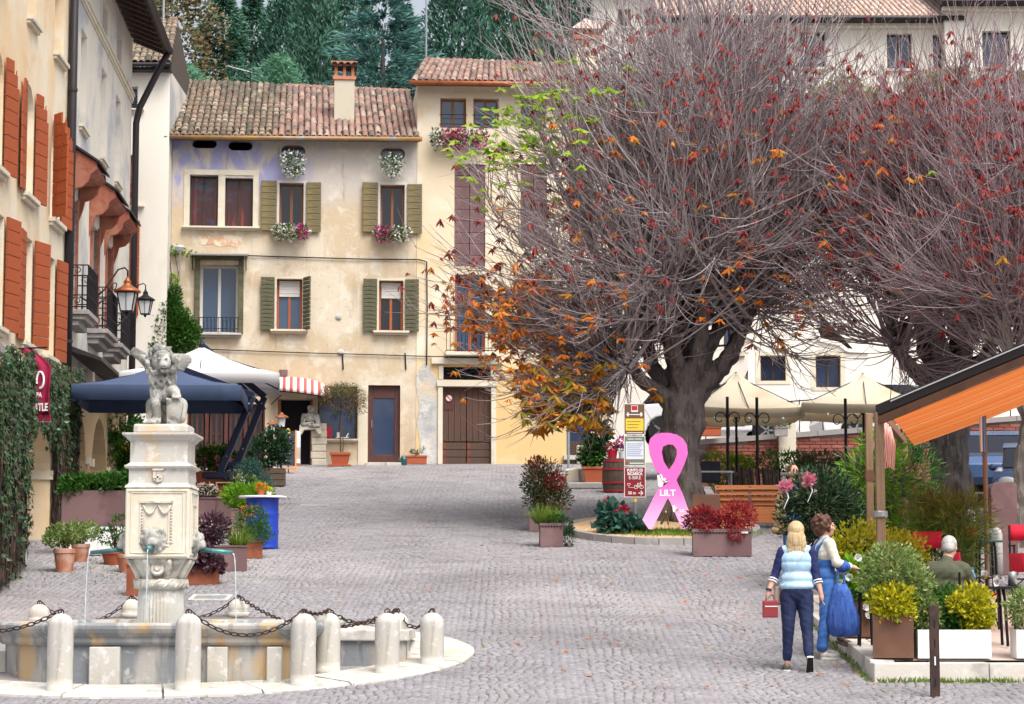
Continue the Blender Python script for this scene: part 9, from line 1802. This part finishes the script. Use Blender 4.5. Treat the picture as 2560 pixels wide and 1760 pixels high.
def woman_blonde():
 p = gpd(1808, 1523); T = thing('person', 'blonde woman in a pale blue quilted vest and navy trousers walking away', 'person', p, R(-4))
 hipL, hipR, kL, kR = (-.085,0,.83), (.085,0,.83), (-.10,-.02,.46), (.11,-.05,.45); aL, aR = (-.115,.03,.085), (.125,-.16,.14)
 shL, shR, eL, eR, wL, wR = (-.155,.0,1.335), (.155,.0,1.335), (-.228,.02,1.10), (.215,.0,1.09), (-.31,-.05,.895), (.265,-.06,.87)
 b = MB(); q = head(b, (0.0,.0,1.535), PI, .98); b.cap((0,.01,1.36),(0,.0,1.47), .052,.05); b.cap((0,0,.92),(0,0,1.28),.075,.08)
 for s_, e, w_, d in ((shL,eL,wL,(-.25,.1,-1)),(shR,eR,wR,(.15,.1,-1))): b.cap(s_,e,.05,.042); b.cap(e,w_,.042,.026); hand(b, w_, d, (0,1,0), .95, .45)
 for h_, k_, a_ in ((hipL,kL,aL),(hipR,kR,aR)): b.cap(h_,k_,.06,.045); b.cap(k_,a_,.045,.034)
 b.cap(aL,(-.12,.12,.035),.036,.03); b.cap(aR,(.125,-.13,.05),.036,.03)
 blob('body', b, 'skin', T, .0085, 2); face_bits(T, q, .98)
 b = MB(); torso(b, [((0,.0,.80),(0,.0,.98),.125,.06,.170)]); b.cap((-.088,0,.84),kL,.102,.068); b.cap(kL,(-.113,.022,.16),.068,.052); b.cap((.088,0,.84),kR,.102,.068); b.cap(kR,(.122,-.14,.20),.068,.052)
 for k_ in (kL,kR): b.cap((k_[0],k_[1]+.035,k_[2]-.12),(k_[0],k_[1]+.02,k_[2]-.25),.052,.042)
 o = blob('trousers', b, 'trouser_navy', T, .010, 3); displace(o, folds)
 b = MB(); b.ell((0,.0,1.22),(.182,.125,.20)); b.ell((0,.01,1.02),(.185,.14,.14)); b.ell((0,.01,.95),(.198,.15,.075)); b.cap((-.115,0,1.345),(.115,0,1.345),.065,.065); b.cap((0,.0,1.36),(0,.01,1.43),.075,.068)
 v = blob('quilted_vest', b, 'vest_blue', T, .011, 4); displace(v, lambda c: .010*np.abs(np.sin((c[:,2]-.9)*PI/.105))**.6-.006)
 for nm, s_, e, w_ in (('sleeve',shL,eL,wL),('sleeve',shR,eR,wR)):
  b = MB(); S, E, W = map(Vector,(s_,e,w_)); b.cap(S,E,.060,.050); c = E.lerp(W,.38); b.cap(E,c,.050,.046); sl = blob(nm, b, 'navy_knit', T, .009, 2); displace(sl, folds)
  for t in (.33,.45): f = E.lerp(W,t); g = E.lerp(W,t+.05); MB().tube([f,g], [.053,.052], 14).build('cuff_stripe', 'white_print', sl)
 b = MB(); b.ell((0,-.005,1.575),(.095,.112,.105)); b.ell((0,-.06,1.47),(.108,.062,.12)); b.ell((-.06,-.05,1.42),(.055,.05,.09)); b.ell((.06,-.05,1.42),(.055,.05,.085)); b.ell((.0,-.075,1.39),(.07,.03,.08))
 for k in range(44): x = -.1+.2*k/43; b.cap((x*.8,-.06-.03*math.cos(x*14),1.52),(x*1.05+random.uniform(-.01,.01),-.075-.02*math.cos(x*14),1.33+random.uniform(-.02,.03)), .009,.004, 5)
 hr = blob('hair', b, 'hair_blonde', T, .0065, 1, .3)
 n = 18; pts = [(.15-.30*t, -.105-.05*math.sin(PI*t)-.01, 1.40-.40*t) for t in np.linspace(0,1,n)]; b = MB()
 for k in range(n-1): b.bar(pts[k], Vector(pts[k+1])+(Vector(pts[k+1])-Vector(pts[k]))*.1, .012, .048, (0,-1,0))
 st = MB(); vs_ = []
 for x,y,z in pts: vs_ += [(x-.018,y-.014,z-.024),(x+.018,y-.014,z+.024)]
 st.add(vs_, [(2*i,2*i+1,2*i+3,2*i+2) for i in range(n-1)]); o = st.build('bag_strap', 'strap_tan', T, smooth=True); so = o.modifiers.new('s','SOLIDIFY'); so.thickness = .006
 MB().box(-.25,-.17,.02,.16,.74,.95).build('shoulder_bag', 'strap_tan', T, bevel=.02)
 MB().tube([Vector(wL)+Vector((.0,0,.03)), Vector(wL)+Vector((-.005,.0,.005))], .034, 12).build('wristwatch', 'chalkboard', T)
 for c, rx, in (((-.12,.085,.045),0),((.125,-.135,.085),R(-62))):
  m = Matrix.Translation(c) @ Euler((rx,0,R(3))).to_matrix().to_4x4(); b = MB();
  sh = MB(); sh.ell((0,-.06,.015),(.042,.06,.045)); sh.ell((0,.05,.0),(.045,.09,.036)); o = blob('shoe', sh, 'shoe_grey', T, .009, 2); o.matrix_local = m
  sl = MB().prism([(-.036,-.12),(.036,-.12),(.044,-.02),(.048,.06),(.034,.135),(-.02,.14),(-.046,.07),(-.040,-.02)], -.05, -.022, lambda x,y,t: (x,y,t)).build('sole', 'shoe_white', o, bevel=.004); MB().prism([(-.032,-.115),(.032,-.115),(.042,.05),(.03,.128),(-.02,.13),(-.042,.06)], -.053, -.05, lambda x,y,t: (x,y,t)).build('tread', 'sole_black', o)
 q = p+Vector((-.235,.08,.62)); B = thing('red_handbag', 'small red bag held by the blonde woman', 'handbag', p+Vector((-.30,-.02,.60))); MB().box(-.085,.085,-.03,.03,0,.19).build('body', 'bag_red', B, bevel=.012); MB().box(-.06,.085,-.034,-.031,.12,.13).build('zip', 'paint_white', B); MB().tube([(-.05,0,.19),(-.03,0,.25),(.03,0,.25),(.05,0,.19)], .008, 6).build('handle', 'bag_red', B)
woman_blonde()
def woman_blue():
 p = gpd(1872, 1494); T = thing('person', 'curly brown-haired woman in cream top and blue dungarees stepping up', 'person', p, R(104))
 hipL, hipR = (-.08,0,.86), (.08,.0,.86); kL, kR = (-.09,.03,.48), (.09,-.22,.56); aL, aR = (-.09,.08,.09), (.10,-.20,.27)
 shL, shR, eL, eR, wL, wR = (-.165,0,1.33), (.165,0,1.33), (-.22,-.06,1.10), (.20,-.02,1.10), (-.18,-.26,1.06), (.15,-.20,1.02)
 b = MB(); q = head(b, (0,-.02,1.525), R(-6), .97); b.cap((0,.01,1.36),(0,-.01,1.46), .048,.047); b.cap((0,0,.95),(0,0,1.25),.07,.075)
 for s_, e, w_ in ((shL,eL,wL),(shR,eR,wR)): b.cap(s_,e,.046,.04); b.cap(e,w_,.04,.026); hand(b, w_, (0,-.9,-.3), (1,0,0), .92, .7)
 for h_, k_, a_ in ((hipL,kL,aL),(hipR,kR,aR)): b.cap(h_,k_,.06,.045); b.cap(k_,a_,.045,.034)
 b.cap(aL,(-.09,-.02,.03),.034,.028); b.cap(aR,(.10,-.26,.20),.034,.028); blob('body', b, 'skin', T, .0085, 2); face_bits(T, q, .97)
 b = MB(); torso(b, [((0,0,.88),(0,0,1.05),.125,.05,.175)]); b.ell((0,-.01,1.1),(.16,.125,.14))
 b.cap((-.08,0,.86),kL,.10,.075); b.cap(kL,(-.09,.08,.14),.075,.066); b.cap((.08,0,.86),kR,.10,.075); b.cap(kR,(.10,-.19,.33),.075,.075); displace(blob('dungarees', b, 'denim_blue', T, .010, 3), folds)
 for s_ in (-1,1): MB().tube([(s_*.09,-.12,1.18),(s_*.10,-.06,1.36),(s_*.10,.02,1.385),(s_*.07,.11,1.28),(s_*.04,.13,1.14)], .020, 6).build('strap', 'denim_blue', T, smooth=True)
 b = MB(); b.ell((0,0,1.22),(.172,.115,.17)); b.cap((-.12,0,1.33),(.12,0,1.33),.062,.062); b.cap((0,0,1.35),(0,-.005,1.40),.06,.055)
 for s_, e, w_ in ((shL,eL,wL),(shR,eR,wR)): S,E,W = map(Vector,(s_,e,w_)); b.cap(S,E,.064,.056); b.cap(E,E.lerp(W,.85),.056,.042)
 displace(blob('cream_top', b, 'shirt_cream', T, .010, 3), folds)
 b = MB(); b.ell((0,.02,1.565),(.092,.105,.095)); b.ell((0,.06,1.50),(.095,.07,.095))
 for k in range(70):
  a = random.uniform(0,2*PI); z = random.uniform(-.08,.11); r = .098*math.sqrt(max(.1,1-(z/.13)**2)); x, y = r*math.cos(a), .03+r*1.05*math.sin(a)
  if y < -.045 and z < .07: continue
  b.ell((x,y,1.55+z), random.uniform(.018,.030), 7, 5)
 blob('hair', b, 'hair_brown', T, .009, 1, .4)
 for c, rx, m_ in (((-.09,.0,.045),0,'shoe_white'),((.10,-.27,.20),R(20),'shoe_grey')):
  sh = MB(); sh.ell((0,.05,.012),(.04,.055,.042)); sh.ell((0,-.05,0),(.043,.09,.034)); o = blob('shoe', sh, m_, T, .009, 2); o.matrix_local = Matrix.Translation(c) @ Euler((rx,0,0)).to_matrix().to_4x4(); MB().prism([(-.036,.1),(.036,.1),(.045,-.04),(.034,-.13),(-.03,-.135),(-.045,-.05)], -.048,-.024, lambda x,y,t: (x,y,t)).build('sole', m_, o, bevel=.004)
 B = thing('blue_shopping_bag', 'big crumpled blue shopping bag hanging at the curly-haired woman', 'bag', p+Vector((.16,-.20,.26)), R(-12)); b = MB(); n = 20; rings = []
 for z, rx, ry in ((0,.12,.06),(.03,.17,.08),(.16,.19,.095),(.34,.16,.08),(.5,.11,.06),(.60,.06,.04)):
  rings.append([(rx*math.cos(2*PI*k/n)*(1+.07*math.sin(k*3.1+z*9))+.12*(.6-z)*.35, ry*math.sin(2*PI*k/n)*(1+.10*math.sin(k*2.3+z*7)), z) for k in range(n)])
 b.add([v for r in rings for v in r], [(i*n+k,i*n+(k+1)%n,(i+1)*n+(k+1)%n,(i+1)*n+k) for i in range(5) for k in range(n)]+[tuple(range(n))[::-1], tuple(100+k for k in range(n))]); o = b.build('body', 'bag_blue', B, smooth=True)
 for s_ in (-1,1): MB().tube([(s_*.04,0,.58),(s_*.03,.02,.75),(0,.05,.86)], .014, 6).build('handle', 'bag_blue', B)
 MB().ell((.02,.04,.80),(.09,.07,.07)).build('gathered_cloth', 'bag_blue', B, smooth=True)
woman_blue()
def seated_man():
 Y = 26.95; p = ter(2140, Y); T = thing('person', 'grey-haired man in an olive shirt seated with his back to us', 'person', p, R(150)); T.scale = (1.07,)*3
 b = MB(); q = head(b, (0,-.12,1.06), R(12), 1.0, R(22)); b.cap((0,-.02,.88),(0,-.08,.99),.058,.055); b.cap((0,.03,.55),(0,-.01,.80),.09,.09)
 for s_ in (-1,1):
  b.cap((s_*.19,-.02,.83),(s_*.25,-.16,.60),.052,.045); b.cap((s_*.25,-.16,.60),(s_*.12,-.34,.74),.043,.028); hand(b,(s_*.12,-.34,.74),(-s_*.3,-.3,.9),(s_,0,0),1.0,.8); b.cap((s_*.10,.03,.47),(s_*.14,-.42,.47),.085,.06); b.cap((s_*.14,-.42,.47),(s_*.14,-.40,.08),.06,.04); b.cap((s_*.14,-.40,.06),(s_*.14,-.54,.04),.04,.032)
 blob('body', b, 'skin', T, .010, 2); face_bits(T, q)
 b = MB(); b.ell((0,.02,.62),(.215,.165,.22)); b.ell((0,.02,.78),(.225,.15,.14)); b.cap((-.16,-.01,.85),(.16,-.01,.85),.08,.08); b.cap((0,-.01,.88),(0,-.04,.93),.07,.065)
 for s_ in (-1,1): b.cap((s_*.20,-.02,.83),(s_*.255,-.16,.60),.075,.066); b.cap((s_*.255,-.16,.60),(s_*.15,-.29,.70),.064,.052)
 displace(blob('olive_shirt', b, 'shirt_olive', T, .012, 3), folds); b = MB(); b.ell((0,.04,.48),(.19,.17,.10))
 for s_ in (-1,1): b.cap((s_*.10,.03,.47),(s_*.14,-.42,.47),.10,.078); b.cap((s_*.14,-.42,.47),(s_*.14,-.40,.12),.078,.06)
 blob('trousers', b, 'trouser_navy', T, .013, 3)
 b = MB(); m = Matrix.Translation((0,-.12,1.06)) @ Euler((R(22),0,R(12))).to_matrix().to_4x4(); b.ell(m @ Vector((0,.028,.042)),(.082,.098,.094)); b.ell(m @ Vector((0,.07,-.02)),(.07,.05,.06)); blob('hair', b, 'hair_grey', T, .010, 1)
 for s_ in (-1,1): MB().ell((s_*.14,-.48,.045),(.045,.12,.04)).build('shoe', 'shoe_grey', T, smooth=True)
 C = thing('red_chair', 'red canvas chair on which the grey-haired man sits', 'chair', p, R(150), "red canvas chairs on the terrace")
 MB().box(-.26,.26,-.2,.26,.36,.385).build('seat', 'red_canvas', C)
 for s_ in (-1,1):
  for y in (-.2,.26): MB().bar((s_*.25,y,0),(s_*.25,y,.6 if y < 0 else .86), .024).build('leg', 'iron', C)
 MB().box(-.27,.27,.255,.27,.40,.56).build('backrest', 'red_canvas', C)
seated_man()
def walker():
 p = Vector((at(1800*K,1290*K,35.6).x, 35.6, G(0,35.6))); T = thing('person', 'person in tan jacket sleeve and jeans hidden behind the dark bush', 'person', p, R(30))
 b = MB(); q = head(b, (0,0,1.60), R(170), 1.0); b.cap((0,0,1.4),(0,0,1.53),.055,.05); b.cap((0,0,1.0),(0,0,1.3),.08,.08)
 for s_ in (-1,1): b.cap((s_*.18,0,1.38),(s_*.24,.03,1.12),.05,.045); b.cap((s_*.24,.03,1.12),(s_*.26,-.05,.90),.042,.028); hand(b,(s_*.26,-.05,.90),(0,-.1,-1),(0,1,0),1,.5); b.cap((s_*.09,0,.88),(s_*.10,.0,.47),.085,.056); b.cap((s_*.10,0,.47),(s_*.11,.03,.08),.056,.036); b.cap((s_*.11,.03,.05),(s_*.11,-.1,.035),.036,.03)
 blob('body', b, 'skin', T, .012, 2); b = MB(); b.ell((0,0,.92),(.17,.12,.1))
 for s_ in (-1,1): b.cap((s_*.09,0,.88),(s_*.10,0,.47),.105,.075); b.cap((s_*.10,0,.47),(s_*.11,.03,.12),.075,.06)
 blob('jeans', b, 'denim_blue', T, .014, 3); b = MB(); b.ell((0,0,1.18),(.19,.13,.22)); b.cap((-.13,0,1.38),(.13,0,1.38),.07,.07); blob('navy_top', b, 'navy_knit', T, .014, 3)
 for s_ in (-1,1): b = MB(); b.cap((s_*.18,0,1.38),(s_*.245,.03,1.12),.072,.066); b.cap((s_*.245,.03,1.12),(s_*.27,-.04,.95),.066,.07); blob('tan_sleeve', b, 'coat_tan', T, .014, 2)
 b = MB(); b.ell((0,.01,1.645),(.085,.10,.09)); blob('hair', b, 'hair_brown', T, .012, 1)
 B = thing('tan_bag', 'soft tan bag slung beside the hidden person', 'bag', p+Vector((-.20,-.12,.72))); b = MB(); b.ell((0,0,.12),(.12,.07,.15)); b.ell((-.03,0,.02),(.13,.07,.07)); b.cap((.0,0,.25),(.08,.03,.55),.04,.02); blob('body', b, 'coat_tan', B, .012, 3)
walker()
